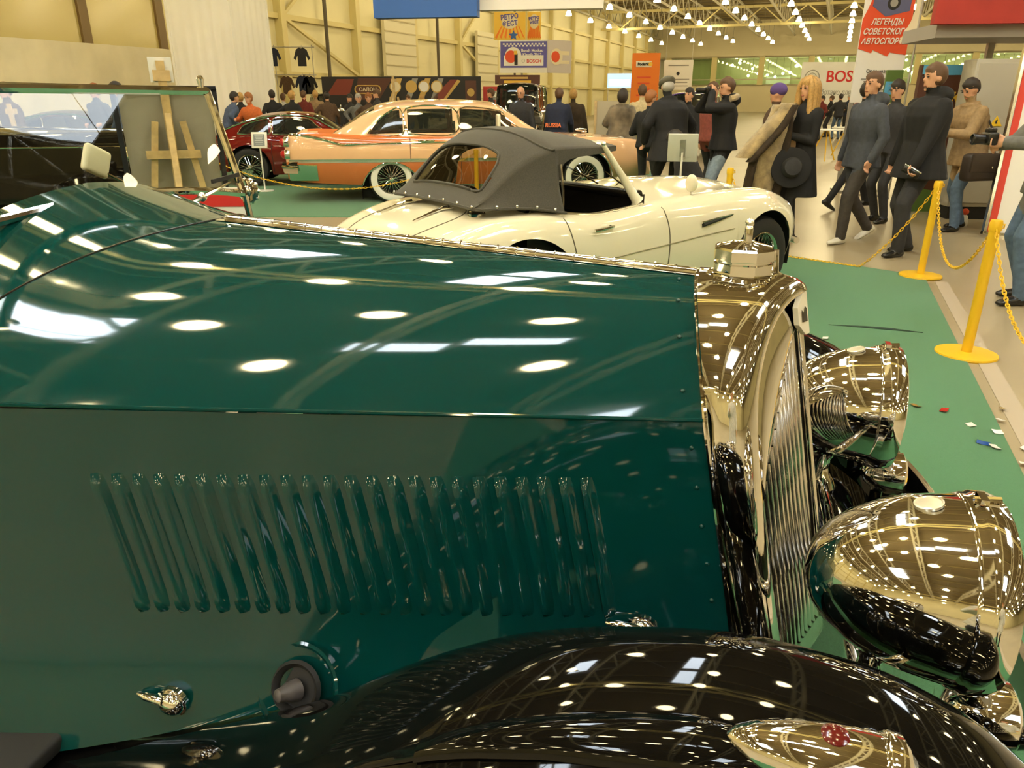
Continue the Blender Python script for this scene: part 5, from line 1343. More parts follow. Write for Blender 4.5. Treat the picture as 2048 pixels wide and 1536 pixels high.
def person(label, loc, rz, top, legs, shoes=None, H=1.75, lean=0.0, side=0.0, feet=((0.04, 0.11, 0), (-0.03, -0.11, 0)), hands=((0.08, 0.30, 0.78), (0.08, -0.30, 0.78)), head=(0, 0), hair=('brown', 'short'), coat=None, bulk=1.0, voxel=0.018, pelvis=0.93, elbow=((-1, 0.6, -0.2), (-1, -0.6, -0.2)), curl=0.5, group=None, collar=0, skirt_mat=None, face=True, z0=0.0, trouser=1.0, hood=None, scarf=None):
    """figure facing local +x; feet and hands are (x, y, z) targets, left first. Returns the root and a dict of useful points"""
    root = empty('person', (loc[0], loc[1], z0), rz, label, 'person', group)
    k = H / 1.75; F = Fig(); SK, TP, LG, SH = 0, 1, 2, 3
    P = Vector((0, 0, pelvis * k)); d = Vector((math.sin(lean), math.sin(side), math.cos(lean))).normalized(); fx = Vector((math.cos(lean), 0, -math.sin(lean))); ly = Vector((0, 1, 0))
    S = lambda t, dx, dy, b=bulk: (P + d * (t * k), dx * k * b, dy * k * b, fx, ly)
    F.loft([S(-0.09, 0.07, 0.11, 1), S(-0.06, 0.105, 0.155, 1), S(0.02, 0.115, 0.165, 1)], LG)
    hem = -0.04 if coat is None else 0.0
    F.loft([S(hem, 0.118, 0.170), S(hem + 0.01, 0.124, 0.176), S(0.12, 0.110, 0.158), S(0.25, 0.120, 0.172), S(0.37, 0.126, 0.188), S(0.45, 0.105, 0.180), S(0.50, 0.080, 0.120), S(0.535, 0.058, 0.066)], TP)
    if coat is not None:
        zh, fl = coat
        c0 = P + d * (0.14 * k)
        secs = []
        for q in lin(0, 1, 5):
            z = c0.z + (zh * k - c0.z) * q; x = c0.x * (1 - q) + 0.0 * q
            secs.append((Vector((x, 0, z)), (0.112 + (fl * 0.8 - 0.112) * q) * k * bulk, (0.16 + (fl - 0.16) * q) * k * bulk, Vector((1, 0, 0)), ly))
        F.loft(secs, TP)
    nb = P + d * (0.51 * k)
    hy, hp = head
    hd = (d * 0.6 + Vector((0, 0, 0.4)) + fx * 0.12 * math.sin(-hp)).normalized()
    hc = nb + hd * (0.185 * k)
    f = Vector((math.cos(hp) * math.cos(hy), math.cos(hp) * math.sin(hy), math.sin(hp))); l = Vector((-math.sin(hy), math.cos(hy), 0)); u = f.cross(l)
    RM = Matrix((f, l, u)).transposed()
    F.cap(nb - d * 0.03, hc - u * 0.03 * k - f * 0.01, 0.056 * k, 0.052 * k, SK)
    F.ell(hc + u * 0.018 * k - f * 0.006, (0.095 * k, 0.075 * k, 0.098 * k), SK, RM)
    F.ell(hc - u * 0.048 * k + f * 0.022 * k, (0.066 * k, 0.056 * k, 0.070 * k), SK, RM)
    F.ell(hc - u * 0.016 * k + f * 0.090 * k, (0.018 * k, 0.011 * k, 0.024 * k), SK, RM)
    F.ell(hc - u * 0.098 * k + f * 0.062 * k, (0.022 * k, 0.024 * k, 0.020 * k), SK, RM)
    for s in (-1, 1): F.ell(hc - u * 0.010 * k + l * (s * 0.077 * k) - f * 0.006, (0.020 * k, 0.011 * k, 0.030 * k), SK, RM)
    if collar:
        F.loft([S(0.48, 0.085, 0.105), S(0.53, 0.075, 0.085), S(0.53 + collar, 0.082, 0.088)], TP)
    if hood:
        F.ell(nb - fx * 0.10 * k + d * 0.03, (0.09 * k, 0.14 * k, 0.085 * k), TP)
    wr = []
    for i, s in enumerate((1, -1)):
        sh = P + d * (0.445 * k) + ly * (s * 0.168 * k * (0.9 + 0.1 * bulk))
        tgt = Vector(hands[i])
        el, w = ik(sh, tgt, 0.285 * k, 0.255 * k, elbow[i])
        F.cap(sh, el, 0.062 * k * bulk, 0.050 * k * bulk, TP); F.cap(el, el.lerp(w, 0.94), 0.048 * k * bulk, 0.040 * k * bulk, TP)
        # hand: palm, four fingers and a thumb that leaves the side of the palm
        a = (w - el).normalized(); pn = a.cross(Vector((0, 0, 1)))
        pn = pn.normalized() if pn.length > 0.2 else Vector((0, 1, 0)); pn = pn * s if abs(pn.y) > 0.3 else pn
        ac = a.cross(pn).normalized()
        PM = Matrix((a, ac, pn)).transposed()
        F.cap(w - a * 0.03, w + a * 0.02, 0.029 * k, 0.028 * k, SK, 8)
        F.ell(w + a * 0.050 * k, (0.048 * k, 0.040 * k, 0.018 * k), SK, PM, 10)
        fr = 0.0095 * k if voxel < 0.013 else 0.012 * k
        for j, (o_, ln) in enumerate(((-0.030, 0.066), (-0.010, 0.076), (0.010, 0.072), (0.029, 0.056))):
            b0 = w + a * 0.080 * k + ac * (o_ * k); q = curl
            m1 = b0 + (a * math.cos(q) - pn * s * math.sin(q) * 1.0) * (ln * 0.52 * k)
            m2 = m1 + (a * math.cos(q * 2.2) - pn * s * math.sin(q * 2.2)) * (ln * 0.48 * k)
            F.cap(b0, m1, fr, fr * 0.95, SK, 6); F.cap(m1, m2, fr * 0.95, fr * 0.85, SK, 6)
        tb = w + a * 0.030 * k - ac * 0.034 * k
        F.cap(tb, tb + (a * 0.75 - ac * 0.5 - pn * s * 0.3) * 0.036 * k, 0.013 * k, 0.011 * k, SK, 6)
        F.cap(tb + (a * 0.75 - ac * 0.5 - pn * s * 0.3) * 0.036 * k, tb + (a * 1.5 - ac * 0.55 - pn * s * 0.7) * 0.036 * k, 0.011 * k, 0.010 * k, SK, 6)
        wr.append((w, a, pn, ac))
    for i, s in enumerate((1, -1)):
        hip = P + Vector((0, s * 0.088 * k, -0.03 * k)); fx_, fy_, fz_ = feet[i]
        an = Vector((fx_, fy_, fz_ + 0.085 * k)); kn, an = ik(hip, an, 0.43 * k, 0.43 * k, (1, 0.1 * s, 0))
        F.cap(hip, kn, 0.086 * k * trouser, 0.064 * k * trouser, LG, 12); F.cap(kn, an + Vector((0, 0, 0.0)), 0.062 * k * trouser, 0.050 * k * trouser, LG, 12)
        back = fz_ > 0.04
        fd = Vector((0.86, 0.12 * s, -0.5)).normalized() if back else Vector((0.98, 0.16 * s, 0)).normalized()
        fs = Vector((-fd.y, fd.x, 0)).normalized(); fu = fd.cross(fs)
        base = an - fu * 0.045 * k
        F.loft([(base - fd * 0.075 * k, 0.028 * k, 0.026 * k, fu, fs), (base - fd * 0.055 * k, 0.040 * k, 0.036 * k, fu, fs), (base, 0.042 * k, 0.040 * k, fu, fs), (base + fd * 0.08 * k - fu * 0.008, 0.034 * k, 0.045 * k, fu, fs), (base + fd * 0.15 * k - fu * 0.014, 0.024 * k, 0.040 * k, fu, fs), (base + fd * 0.18 * k - fu * 0.018, 0.012 * k, 0.022 * k, fu, fs)], SH, 12)
    body = F.finish('body', [skin_mat, top, legs, shoes or MATS['dark_trim']], voxel, root)
    hm = HAIRM.get(hair[0], HAIRM['brown']) if isinstance(hair[0], str) else hair[0]
    rr = random.Random(hash(label) % 1000)
    st = hair[1]
    if st in ('short', 'long', 'bob'):
        m = MB(); rows = []
        for i in range(13):
            th = math.pi * max(0.005, i / 12 * (0.80 if st == 'short' else 0.88)); row = []
            for j in range(20):
                ph = 2 * math.pi * j / 20; nfx = math.sin(th) * math.cos(ph); nl = math.sin(th) * math.sin(ph); nu = math.cos(th)
                g = 1.0 + 0.035 * rr.uniform(-1, 1)
                lim = 0.30 + 0.25 * abs(nl)
                if nfx > 0.25 and nu < lim - 0.05: g *= 0.84       # tucks under the skin over the face
                if st == 'short' and nu < -0.25 and nfx > -0.2: g *= 0.80
                row.append(hc + RM @ Vector((nfx * 0.108 * k * g - 0.008, nl * 0.087 * k * g, (nu * 0.112 * g + 0.022) * k)))
            rows.append(row)
        m.grid(rows, cv=True, cap0=True, cap1=True); hr = m.build('hair', hm, root, angle=80)
    elif st == 'cap':
        m = MB(); m.X = Matrix.Translation(hc) @ RM.to_4x4()
        m.ball((0.0, 0, 0.062 * k), (0.125 * k, 0.108 * k, 0.060 * k), 10, 18, Matrix.Rotation(R(10), 3, 'Y')); m.ball((0.095 * k, 0, 0.040 * k), (0.075 * k, 0.075 * k, 0.012), 8, 14); m.build('flat_cap', solid('cap_grey', (0.13, 0.12, 0.09), 0.9), root)
        m = MB(); m.X = Matrix.Translation(hc) @ RM.to_4x4(); m.ball((-0.035 * k, 0, -0.005), (0.075 * k, 0.082 * k, 0.075 * k), 8, 14); m.build('hair', HAIRM['grey'], root)
    elif st in ('hood', 'beanie'):
        m = MB(); m.X = Matrix.Translation(hc) @ RM.to_4x4()
        if st == 'hood': m.ball((-0.018 * k, 0, 0.0), (0.115 * k, 0.105 * k, 0.145 * k), 12, 18)
        else: m.ball((-0.008 * k, 0, 0.045 * k), (0.112 * k, 0.092 * k, 0.092 * k), 12, 18)
        m.build('knitted_hat' if st == 'beanie' else 'headscarf', hm, root)
    if face:
        for s in (-1, 1):
            m = MB(); m.ball(hc + RM @ Vector((0.083 * k, s * 0.032 * k, 0.010 * k)), (0.010, 0.013, 0.007), 6, 8, RM); m.build('eye', eye_mat, root)
            m = MB(); m.ball(hc + RM @ Vector((0.090 * k, s * 0.033 * k, 0.030 * k)), (0.008, 0.020, 0.005), 6, 8, RM); m.build('eyebrow', hm if st in ('short', 'long', 'bob') else HAIRM['brown'], root)
        m = MB(); m.ball(hc + RM @ Vector((0.080 * k, 0, -0.066 * k)), (0.010, 0.022, 0.006), 6, 8, RM); m.build('mouth', lip_mat, root)
    return root, dict(hc=hc, RM=RM, wr=wr, P=P, d=d, nb=nb, k=k)

def wx(px, Y): return (px - 1024) / 1471.0 * (0.933 * Y + 0.05)        # rough sideways place of a figure Y metres away

cloth = {n: mat('cloth_' + n, c, 0.85, noise=(25, 0.25)) for n, c in dict(
    black=(0.010, 0.010, 0.011), charcoal=(0.030, 0.030, 0.033), slate=(0.060, 0.068, 0.085), navy=(0.012, 0.018, 0.045), tan=(0.33, 0.22, 0.11), jeans=(0.10, 0.16, 0.26), paleblue=(0.24, 0.31, 0.38), maroon=(0.16, 0.02, 0.015), rust=(0.28, 0.07, 0.05), cream=(0.62, 0.50, 0.28), greytrouser=(0.055, 0.048, 0.042), bluejacket=(0.07, 0.10, 0.18), orange=(0.60, 0.14, 0.03), white=(0.62, 0.60, 0.54), brown=(0.09, 0.05, 0.025), greyjacket=(0.16, 0.16, 0.15)).items()}
fur_light = mat('fur_light', (0.45, 0.33, 0.16), 0.95, noise=(9, 0.55), bump=(120, 0.8), sheen=0.4)
fur_dark = mat('fur_dark', (0.045, 0.028, 0.014), 0.95, noise=(12, 0.4), bump=(120, 0.8))
fur_grey = mat('fur_grey', (0.24, 0.19, 0.12), 0.95, noise=(4, 0.7), bump=(120, 0.8), sheen=0.3)
C = cloth
sneaker = solid('sneaker_white', (0.70, 0.68, 0.60), 0.6)

# --- the two men by the barrier
person('young man in grey hooded jacket and dark trousers walking past the barrier', (3.74, 8.20), R(196), C['slate'], C['greytrouser'], sneaker, H=1.74, lean=0.02, feet=((0.20, 0.10, 0), (-0.30, -0.10, 0.05)), hands=((0.12, 0.27, 0.88), (0.02, -0.30, 0.86)), head=(0.15, -0.02), hair=('brown', 'short'), bulk=1.18, voxel=0.011, hood=True, coat=(0.80, 0.19), trouser=1.12, elbow=((-1, 0.7, -0.1), (-1, -0.7, -0.1)))
rt, pp = person('tall man in long black padded coat holding a camera, by the barrier post', (3.98, 7.46), R(192), C['black'], C['charcoal'], H=1.79, lean=0.04, feet=((0.16, 0.10, 0), (-0.12, -0.13, 0)), hands=((0.24, 0.20, 0.86), (0.06, -0.33, 0.80)), head=(-0.1, -0.04), hair=('brown', 'bob'), bulk=1.32, voxel=0.011, hood=True, coat=(0.74, 0.215), trouser=1.22, curl=0.9)
w, a, pn, ac = pp['wr'][0]
hp_ = Matrix.Translation((3.98, 7.46, 0)) @ Matrix.Rotation(R(192), 4, 'Z') @ (w + a * 0.07)
t = empty('compact_camera', hp_, R(150), 'small silver and black camera in the black coated man\'s hand', 'camera')
m = MB(); V, F = rbox((0.0, 0, 0.0), (0.17, 0.05, 0.075), 0.02); m.X = Matrix.Rotation(R(-28), 4, 'Y'); m.add(V, F); m.build('body', dark_gloss, t)
m = MB(); m.X = Matrix.Rotation(R(-28), 4, 'Y'); V, F = rbox((0.0, 0.0, 0.035), (0.172, 0.052, 0.016), 0.006); m.add(V, F); m.build('top_plate', chrome_soft, t)
m = MB(); m.X = Matrix.Rotation(R(-28), 4, 'Y'); m.lathe([(0.03, 0), (0.03, 0.03), (0.026, 0.035), (0.02, 0.03)], 18, (0.01, 0.02, -0.005), (0, 1, 0)); m.build('lens', dark_gloss, t)
# man between them, further back
person('dark haired man with a pale collar standing behind the black coated man', (4.72, 9.6), R(200), C['charcoal'], C['charcoal'], H=1.70, hair=('dark', 'short'), bulk=1.15, voxel=0.016, lean=0.1, scarf=True, head=(0.3, -0.2))
# man in tan jacket
rt, pp = person('stooping man in tan jacket and blue jeans with a shoulder bag', (5.36, 9.0), R(190), C['tan'], C['jeans'], H=1.72, lean=0.26, feet=((0.12, 0.13, 0), (-0.16, -0.13, 0)), hands=((0.42, 0.03, 1.12), (0.42, -0.05, 1.08)), head=(0.1, -0.45), hair=('dark', 'short'), bulk=1.28, voxel=0.012, coat=(0.76, 0.20), collar=0.02, curl=1.1, elbow=((-0.5, 1, -0.6), (-0.5, -1, -0.6)), trouser=1.15)
t = empty('shoulder_bag', (5.28, 8.62, 0.76), R(15), 'dark brown shoulder bag hanging at the tan jacketed man\'s hip', 'bag')
m = MB(); V, F = rbox((0, 0, 0), (0.44, 0.16, 0.30), 0.05, 3); m.add(V, F); m.build('bag_body', mat('bag_leather', (0.022, 0.014, 0.010), 0.5), t)
m = MB(); V, F = rbox((0, -0.075, 0.05), (0.42, 0.03, 0.20), 0.014, 2); m.add(V, F); m.build('flap', mat('bag_leather2', (0.028, 0.018, 0.012), 0.5), t)
m = MB(); m.tube([(0.16, 0.0, 0.14), (0.17, 0.06, 0.34), (0.10, 0.20, 0.60)], 0.012, 6); m.build('strap', mat('bag_leather', (0.022, 0.014, 0.010)), t)
m = MB(); m.lathe([(0.004, 0), (0.014, 0.004), (0.004, 0.008)], 12, (0.08, -0.09, 0.0), (0, -1, 0)); m.build('clasp', chrome, t)
# person at the right edge with a camera
rt, pp = person('person in grey jacket and jeans taking a photograph at the right edge', (3.98, 5.58), R(176), C['greyjacket'], C['jeans'], H=1.78, lean=0.05, feet=((0.10, 0.12, 0), (-0.06, -0.14, 0)), hands=((0.42, 0.06, 1.18), (0.40, -0.10, 1.16)), head=(0.0, -0.2), hair=('brown', 'short'), bulk=1.18, voxel=0.010, coat=(0.80, 0.19), curl=0.9, elbow=((-0.4, 1, -0.8), (-0.4, -1, -0.8)), trouser=1.12)
w, a, pn, ac = pp['wr'][0]; w2 = pp['wr'][1][0]
cp = Matrix.Translation((3.98, 5.58, 0)) @ Matrix.Rotation(R(176), 4, 'Z') @ ((w + w2) / 2 + Vector((0.10, 0, 0.035)))
t = empty('camera_slr', cp, R(176), 'black camera held in both hands at the right edge', 'camera')
m = MB(); V, F = rbox((0, 0, 0), (0.07, 0.14, 0.09), 0.016); m.add(V, F); V, F = rbox((-0.002, 0, 0.055), (0.06, 0.06, 0.035), 0.01); m.add(V, F); m.build('body', dark_gloss, t)
m = MB(); m.lathe([(0.036, 0.0), (0.036, 0.06), (0.040, 0.062), (0.040, 0.085), (0.034, 0.09), (0.03, 0.08)], 22, (0.03, 0, -0.005), (1, 0, 0)); m.build('lens', dark_gloss, t)

# --- long haired woman with fur coat over her arm and a hat
WX, WY, WR = 3.12, 8.32, R(205)
rt, pp = person('woman with very long blond hair in a black coat holding a black hat', (WX, WY), WR, C['black'], C['black'], H=1.70, lean=0.0, feet=((0.06, 0.07, 0), (-0.05, -0.07, 0)), hands=((0.24, 0.05, 1.12), (0.20, -0.16, 0.86)), head=(-0.05, -0.08), hair=('blond', 'long'), bulk=1.05, voxel=0.012, coat=(0.50, 0.25), trouser=0.9, curl=1.0)
hc = pp['hc']
rl = random.Random(2)
for q in range(15):
    an_ = R(-150 + q * 21.5); rad = 0.088; r0 = 0.034 + 0.008 * rl.random(); zl = 1.02 + 0.12 * rl.random()
    ox_, oy_ = math.cos(an_) * rad * 1.05, math.sin(an_) * rad * 0.95
    if math.cos(an_) > 0.72: continue                              # leaves the face free
    m = MB(); path = spline([(hc.x + ox_ * 0.35, hc.y + oy_ * 0.35, hc.z + 0.105), (hc.x + ox_ * 0.95, hc.y + oy_ * 0.95, hc.z + 0.03), (hc.x + ox_ * 1.05, hc.y + oy_ * 1.12, hc.z - 0.12), (hc.x + ox_ * 1.0 + 0.02, hc.y + oy_ * 1.35, hc.z - 0.28), (hc.x + ox_ * 0.85 + 0.05, hc.y + oy_ * 1.2, zl)], 16)
    m.tube(path, [r0 * min(1.0, 0.6 + 0.2 * i) * (1 - 0.85 * max(0, i / 15 - 0.70) / 0.30) for i in range(16)], 8); m.build('hair_lock', HAIRM['blond'], rt, angle=80)
m = MB(); m.box((0.145, 0.02, 1.0), (0.012, 0.07, 0.26)); m.build('badge_lanyard', solid('lanyard', (0.62, 0.40, 0.22)), rt)
m = MB(); m.box((0.150, 0.02, 0.88), (0.010, 0.08, 0.07)); m.build('badge_card', red_ink, rt)
t = empty('wide_brim_hat', (WX - 0.17, WY - 0.25, 0.80), 0, 'round black wide brimmed hat held before the long haired woman', 'hat')
X = Matrix.Rotation(R(80), 4, 'X') @ Matrix.Rotation(R(-8), 4, 'Y')
m = MB(); m.X = X; m.lathe([(0.10, 0.0), (0.17, 0.006), (0.205, 0.0), (0.21, -0.012), (0.17, -0.004), (0.10, -0.006)], 36, cap=False); m.build('brim', C['black'], t)
m = MB(); m.X = X; m.lathe([(0.105, -0.002), (0.100, 0.06), (0.085, 0.09), (0.05, 0.10), (0.002, 0.102)], 32, cap=False); m.build('crown', C['charcoal'], t)
# the fur coat over her arm: a long folded pelt with dark borders
t = empty('fur_coat', (WX - 0.36, WY - 0.10, 0.0), R(10), 'long pale and dark fur coat hanging over the long haired woman\'s arm', 'coat')
def fur_sheet(P, wdt, th, m_, nm):
    mm = MB(); pts = spline(P, 22); rows = []
    for i, p in enumerate(pts):
        q = i / 21; ww = interp(wdt, q); rows.append([p + Vector((math.cos(k * 2 * math.pi / 18) * ww * (1 + 0.06 * math.sin(i * 2.3 + k * 3)), math.sin(k * 2 * math.pi / 18) * th, 0)) for k in range(18)])
    mm.grid(rows, cv=True, cap0=True, cap1=True); return mm.build(nm, m_, t, angle=80)
fur_sheet([(0.12, 0.02, 1.42), (0.05, 0, 1.20), (-0.04, 0, 0.95), (-0.08, 0, 0.65), (-0.10, 0, 0.40)], [(0, 0.13), (0.3, 0.15), (0.7, 0.16), (1, 0.14)], 0.12, fur_light, 'pelt_panel')
fur_sheet([(0.12, -0.05, 1.44), (0.02, -0.06, 1.28), (-0.18, -0.07, 1.08), (-0.33, -0.06, 0.90)], [(0, 0.07), (0.5, 0.11), (1, 0.085)], 0.11, fur_light, 'pelt_sleeve')
fur_sheet([(0.13, -0.13, 1.42), (0.02, -0.16, 1.23), (-0.16, -0.17, 1.02), (-0.30, -0.14, 0.86)], [(0, 0.045), (0.5, 0.05), (1, 0.04)], 0.05, fur_dark, 'dark_border')
fur_sheet([(-0.20, -0.05, 0.92), (-0.24, -0.06, 0.70), (-0.25, -0.05, 0.48), (-0.22, -0.04, 0.36)], [(0, 0.035), (0.5, 0.045), (1, 0.05)], 0.06, fur_dark, 'dark_border')
fur_sheet([(0.14, -0.06, 1.30), (0.12, -0.08, 1.0), (0.10, -0.08, 0.7), (0.06, -0.06, 0.42)], [(0, 0.03), (0.5, 0.05), (1, 0.045)], 0.06, fur_dark, 'dark_border')
fur_sheet([(-0.28, -0.02, 0.40), (-0.10, -0.03, 0.345), (0.08, -0.02, 0.36)], [(0, 0.06), (0.5, 0.06), (1, 0.05)], 0.09, fur_dark, 'dark_hem')

# --- group behind the roadster
rt, pp = person('man photographing in a black fur hooded jacket and pale blue jeans', (wx(1452, 10.2), 10.2), R(185), C['black'], C['paleblue'], H=1.74, lean=0.03, feet=((0.08, 0.12, 0), (-0.08, -0.12, 0)), hands=((0.22, 0.05, 1.56), (0.22, -0.08, 1.55)), head=(0.05, -0.1), hair=('brown', 'short'), bulk=1.25, voxel=0.013, hood=True, coat=(0.86, 0.19), curl=1.0, elbow=((0.2, 0.8, -1), (0.2, -0.8, -1)), trouser=1.2)
m = MB(); nb = pp['nb']; m.tube([nb + Vector((-0.13 * math.cos(q), 0.16 * math.sin(q), 0.05 + 0.03 * math.cos(q))) for q in lin(-1.6, 1.6, 13)], 0.04, 8); m.build('fur_trim', fur_light, rt)
c_ = Matrix.Translation((wx(1452, 10.2), 10.2, 0)) @ Matrix.Rotation(R(185), 4, 'Z') @ Vector((0.27, -0.015, 1.585))
t = empty('camera_slr', c_, R(185), 'black camera raised to the face of the jeans wearing photographer', 'camera')
m = MB(); V, F = rbox((0, 0, 0), (0.06, 0.14, 0.09), 0.015); m.add(V, F); m.build('body', dark_gloss, t)
m = MB(); m.lathe([(0.035, 0), (0.035, 0.10), (0.03, 0.11), (0.025, 0.10)], 18, (0.03, 0, 0), (1, 0, 0)); m.build('lens', dark_gloss, t)
person('bending man in flat cap and bulky black coat behind the roadster', (wx(1350, 10.3), 10.3), R(118), C['black'], C['jeans'], H=1.78, lean=0.30, feet=((0.05, 0.13, 0), (-0.08, -0.13, 0)), hands=((0.25, 0.28, 0.95), (0.18, -0.34, 0.92)), head=(-0.3, -0.35), hair=('grey', 'cap'), bulk=1.48, voxel=0.014, coat=(0.70, 0.24), collar=0.03, elbow=((-0.6, 1, 0), (-0.6, -1, 0)))
person('boy with short fair hair in a black jacket beside the capped man', (wx(1299, 11.3), 11.3), R(60), C['black'], C['charcoal'], H=1.60, lean=0.06, hands=((0.22, 0.14, 1.05), (0.16, -0.24, 0.84)), head=(-0.5, -0.15), hair=('ginger', 'short'), bulk=1.15, voxel=0.015)
rt, pp = person('woman in dark headscarf and grey fur jacket seen from behind', (wx(1243, 14.3), 14.3), R(70), fur_grey, C['black'], H=1.66, lean=0.14, hands=((0.20, 0.20, 0.98), (0.20, -0.20, 0.98)), head=(-0.2, -0.2), hair=('dark', 'hood'), bulk=1.42, voxel=0.015, coat=(0.72, 0.26), collar=0.02)
person('man in cream jumper with short dark hair behind the fur jacket', (wx(1283, 15.0), 15.0), R(80), C['cream'], C['charcoal'], H=1.74, hair=('brown', 'short'), bulk=1.15)
person('dark haired woman in black coat behind the capped man', (wx(1376, 13.0), 13.0), R(230), C['black'], C['black'], H=1.66, hair=('dark', 'bob'), bulk=1.1)
person('man in rust red jumper standing behind the jeans wearing photographer', (wx(1423, 11.8), 11.8), R(30), C['rust'], C['charcoal'], H=1.72, hair=('brown', 'short'), bulk=1.12, hands=((0.26, 0.08, 1.30), (0.1, -0.28, 0.85)))
person('person in dark clothes crouching beside the photographer\'s jeans', (wx(1412, 9.35), 9.35), R(160), C['charcoal'], C['navy'], H=1.72, pelvis=0.42, lean=0.55, feet=((0.16, 0.12, 0), (-0.12, -0.12, 0.03)), hands=((0.45, 0.10, 0.42), (0.42, -0.10, 0.40)), head=(0, -0.6), hair=('dark', 'short'), bulk=1.2)
person('blonde woman in long black fur coat seen from behind', (wx(1146, 16.0), 16.0), R(85), fur_dark, C['black'], H=1.68, hair=('blond', 'long'), bulk=1.35, coat=(0.45, 0.26), face=False)
rt, pp = person('person in navy team jacket with orange letters bending forward', (wx(1112, 14.9), 14.9), R(70), C['navy'], C['navy'], H=1.72, lean=0.35, hands=((0.4, 0.2, 0.9), (0.4, -0.2, 0.9)), hair=('brown', 'short'), bulk=1.35, coat=(0.72, 0.22), face=False)
text_part('RUSSIA', 0.10, rt, solid('team_orange', (0.75, 0.16, 0.03)), face_X((-0.165, 0.0, 1.02), (0, -1, 0), (0.25, 0, 1)), bold=0.003)
person('bald man in dark jacket behind the pink sedan roof', (wx(1043, 15.0), 15.0), R(250), C['charcoal'], C['charcoal'], H=1.72, hair=('grey', 'bald'), bulk=1.2, lean=0.08, head=(0, -0.25))
person('person in black striding behind the grey jacketed man', (wx(1705, 10.8) + 0.15, 10.8), R(12), C['black'], C['black'], H=1.70, lean=0.03, feet=((0.34, 0.09, 0), (-0.40, -0.09, 0.06)), hands=((0.2, 0.28, 0.86), (-0.15, -0.30, 0.86)), hair=('dark', 'short'), bulk=1.15)
person('woman in brown coat and heels walking off behind the long haired woman', (wx(1604, 14.2), 14.2), R(60), C['brown'], C['black'], H=1.66, hair=('dark', 'bob'), bulk=1.1, coat=(0.60, 0.22), feet=((0.16, 0.07, 0), (-0.18, -0.07, 0.06)))
person('visitor in purple knitted hat half hidden by the long haired woman', (wx(1551, 9.9), 9.9), R(150), C['brown'], C['black'], H=1.66, hair=(mat('hat_purple', (0.10, 0.06, 0.22), 0.9), 'beanie'), bulk=1.15)
# --- crowd along the far stands
FAR = [
 (450, 16.9, 'bluejacket', 'dark', 40, 'man in blue jacket and cap bending near the white tower'),
 (481, 18.3, 'black', 'blond', 100, 'fair haired visitor in black next to the red far car'),
 (508, 16.2, 'orange', 'ginger', 250, 'visitor with reddish hair and an orange scarf by the red far car'),
 (547, 20.0, 'black', 'dark', 120, 'dark haired visitor in black under the hanging shirts'),
 (568, 22.6, 'white', 'brown', 80, 'tall visitor in a pale top beneath the hanging shirts'),
 (582, 19.5, 'black', 'blond', 60, 'blonde visitor in black above the maroon coupe bonnet'),
 (608, 22.5, 'maroon', 'brown', 70, 'man in maroon jumper looking at the far stand'),
 (632, 23.2, 'tan', 'blond', 90, 'visitor in tan coat by the dark vintage saloon'),
 (655, 21.0, 'brown', 'dark', 100, 'woman in brown patterned jacket beside the dark saloon'),
 (702, 22.0, 'charcoal', 'dark', 230, 'dark haired visitor in charcoal by the watch poster'),
 (716, 19.5, 'greyjacket', 'grey', 300, 'grey haired visitor above the orange boot lid'),
 (738, 19.0, 'brown', 'ginger', 280, 'visitor with bushy brown hair by the sedan rear window'),
 (757, 20.5, 'charcoal', 'brown', 200, 'tall man in charcoal turned towards the sedan'),
 (818, 25.0, 'tan', 'brown', 260, 'visitor in tan before the watch poster'),
 (845, 26.0, 'black', 'blond', 90, 'fair visitor in black above the sedan roof'),
 (985, 20.5, 'charcoal', 'brown', 180, 'brown haired visitor before the red stand'),
 (198, 13.5, 'charcoal', 'ginger', 250, 'visitor in charcoal seen over the windscreen top rail'),
 (246, 12.6, 'bluejacket', 'dark', 200, 'dark haired visitor in blue beside the framed picture'),
 (22, 12.0, 'brown', 'ginger', 240, 'ginger haired visitor at the left edge of the windscreen'),
 (1645, 30.0, 'maroon', 'dark', 200, 'distant visitor in maroon under the white banner'),
 (1662, 33.0, 'black', 'brown', 150, 'distant brown haired visitor in black under the white banner'),
 (1680, 31.0, 'charcoal', 'dark', 90, 'distant dark haired visitor in charcoal under the white banner'),
 (1697, 34.0, 'navy', 'grey', 270, 'distant grey haired visitor in navy under the white banner'),
 (1712, 32.0, 'rust', 'dark', 300, 'distant visitor in rust red under the white banner'),
]
rf = random.Random(11)
for i, (px, Y, tc_, hc_, az, lb) in enumerate(FAR):
    z_ = Y < 13
    person(lb, (wx(px, Y), Y), R(az), C[tc_], C[['charcoal', 'jeans', 'black', 'greytrouser'][i % 4]], H=1.62 + 0.14 * rf.random(), lean=rf.uniform(0.0, 0.16) if i > 2 else (0.4, 0.2, 0.25)[i], hair=(hc_, ['short', 'long', 'bob'][i % 3] if hc_ in ('blond', 'ginger') else 'short'), bulk=rf.uniform(1.05, 1.3), voxel=0.024, hands=((rf.uniform(0.0, 0.3), 0.26, rf.uniform(0.8, 1.1)), (rf.uniform(0.0, 0.3), -0.26, rf.uniform(0.8, 1.1))), face=True, group='visitors in the far crowd', z0=0.0)

# visitor beside the photographer, mirrored in the side of the radiator
person('ginger haired visitor in white quilted jacket mirrored in the radiator shell', (0.35, -1.05), R(95), C['white'], C['black'], H=1.70, hair=('ginger', 'long'), bulk=1.2, voxel=0.02, coat=(0.62, 0.22), hands=((0.25, 0.1, 1.15), (0.1, -0.28, 0.85)))

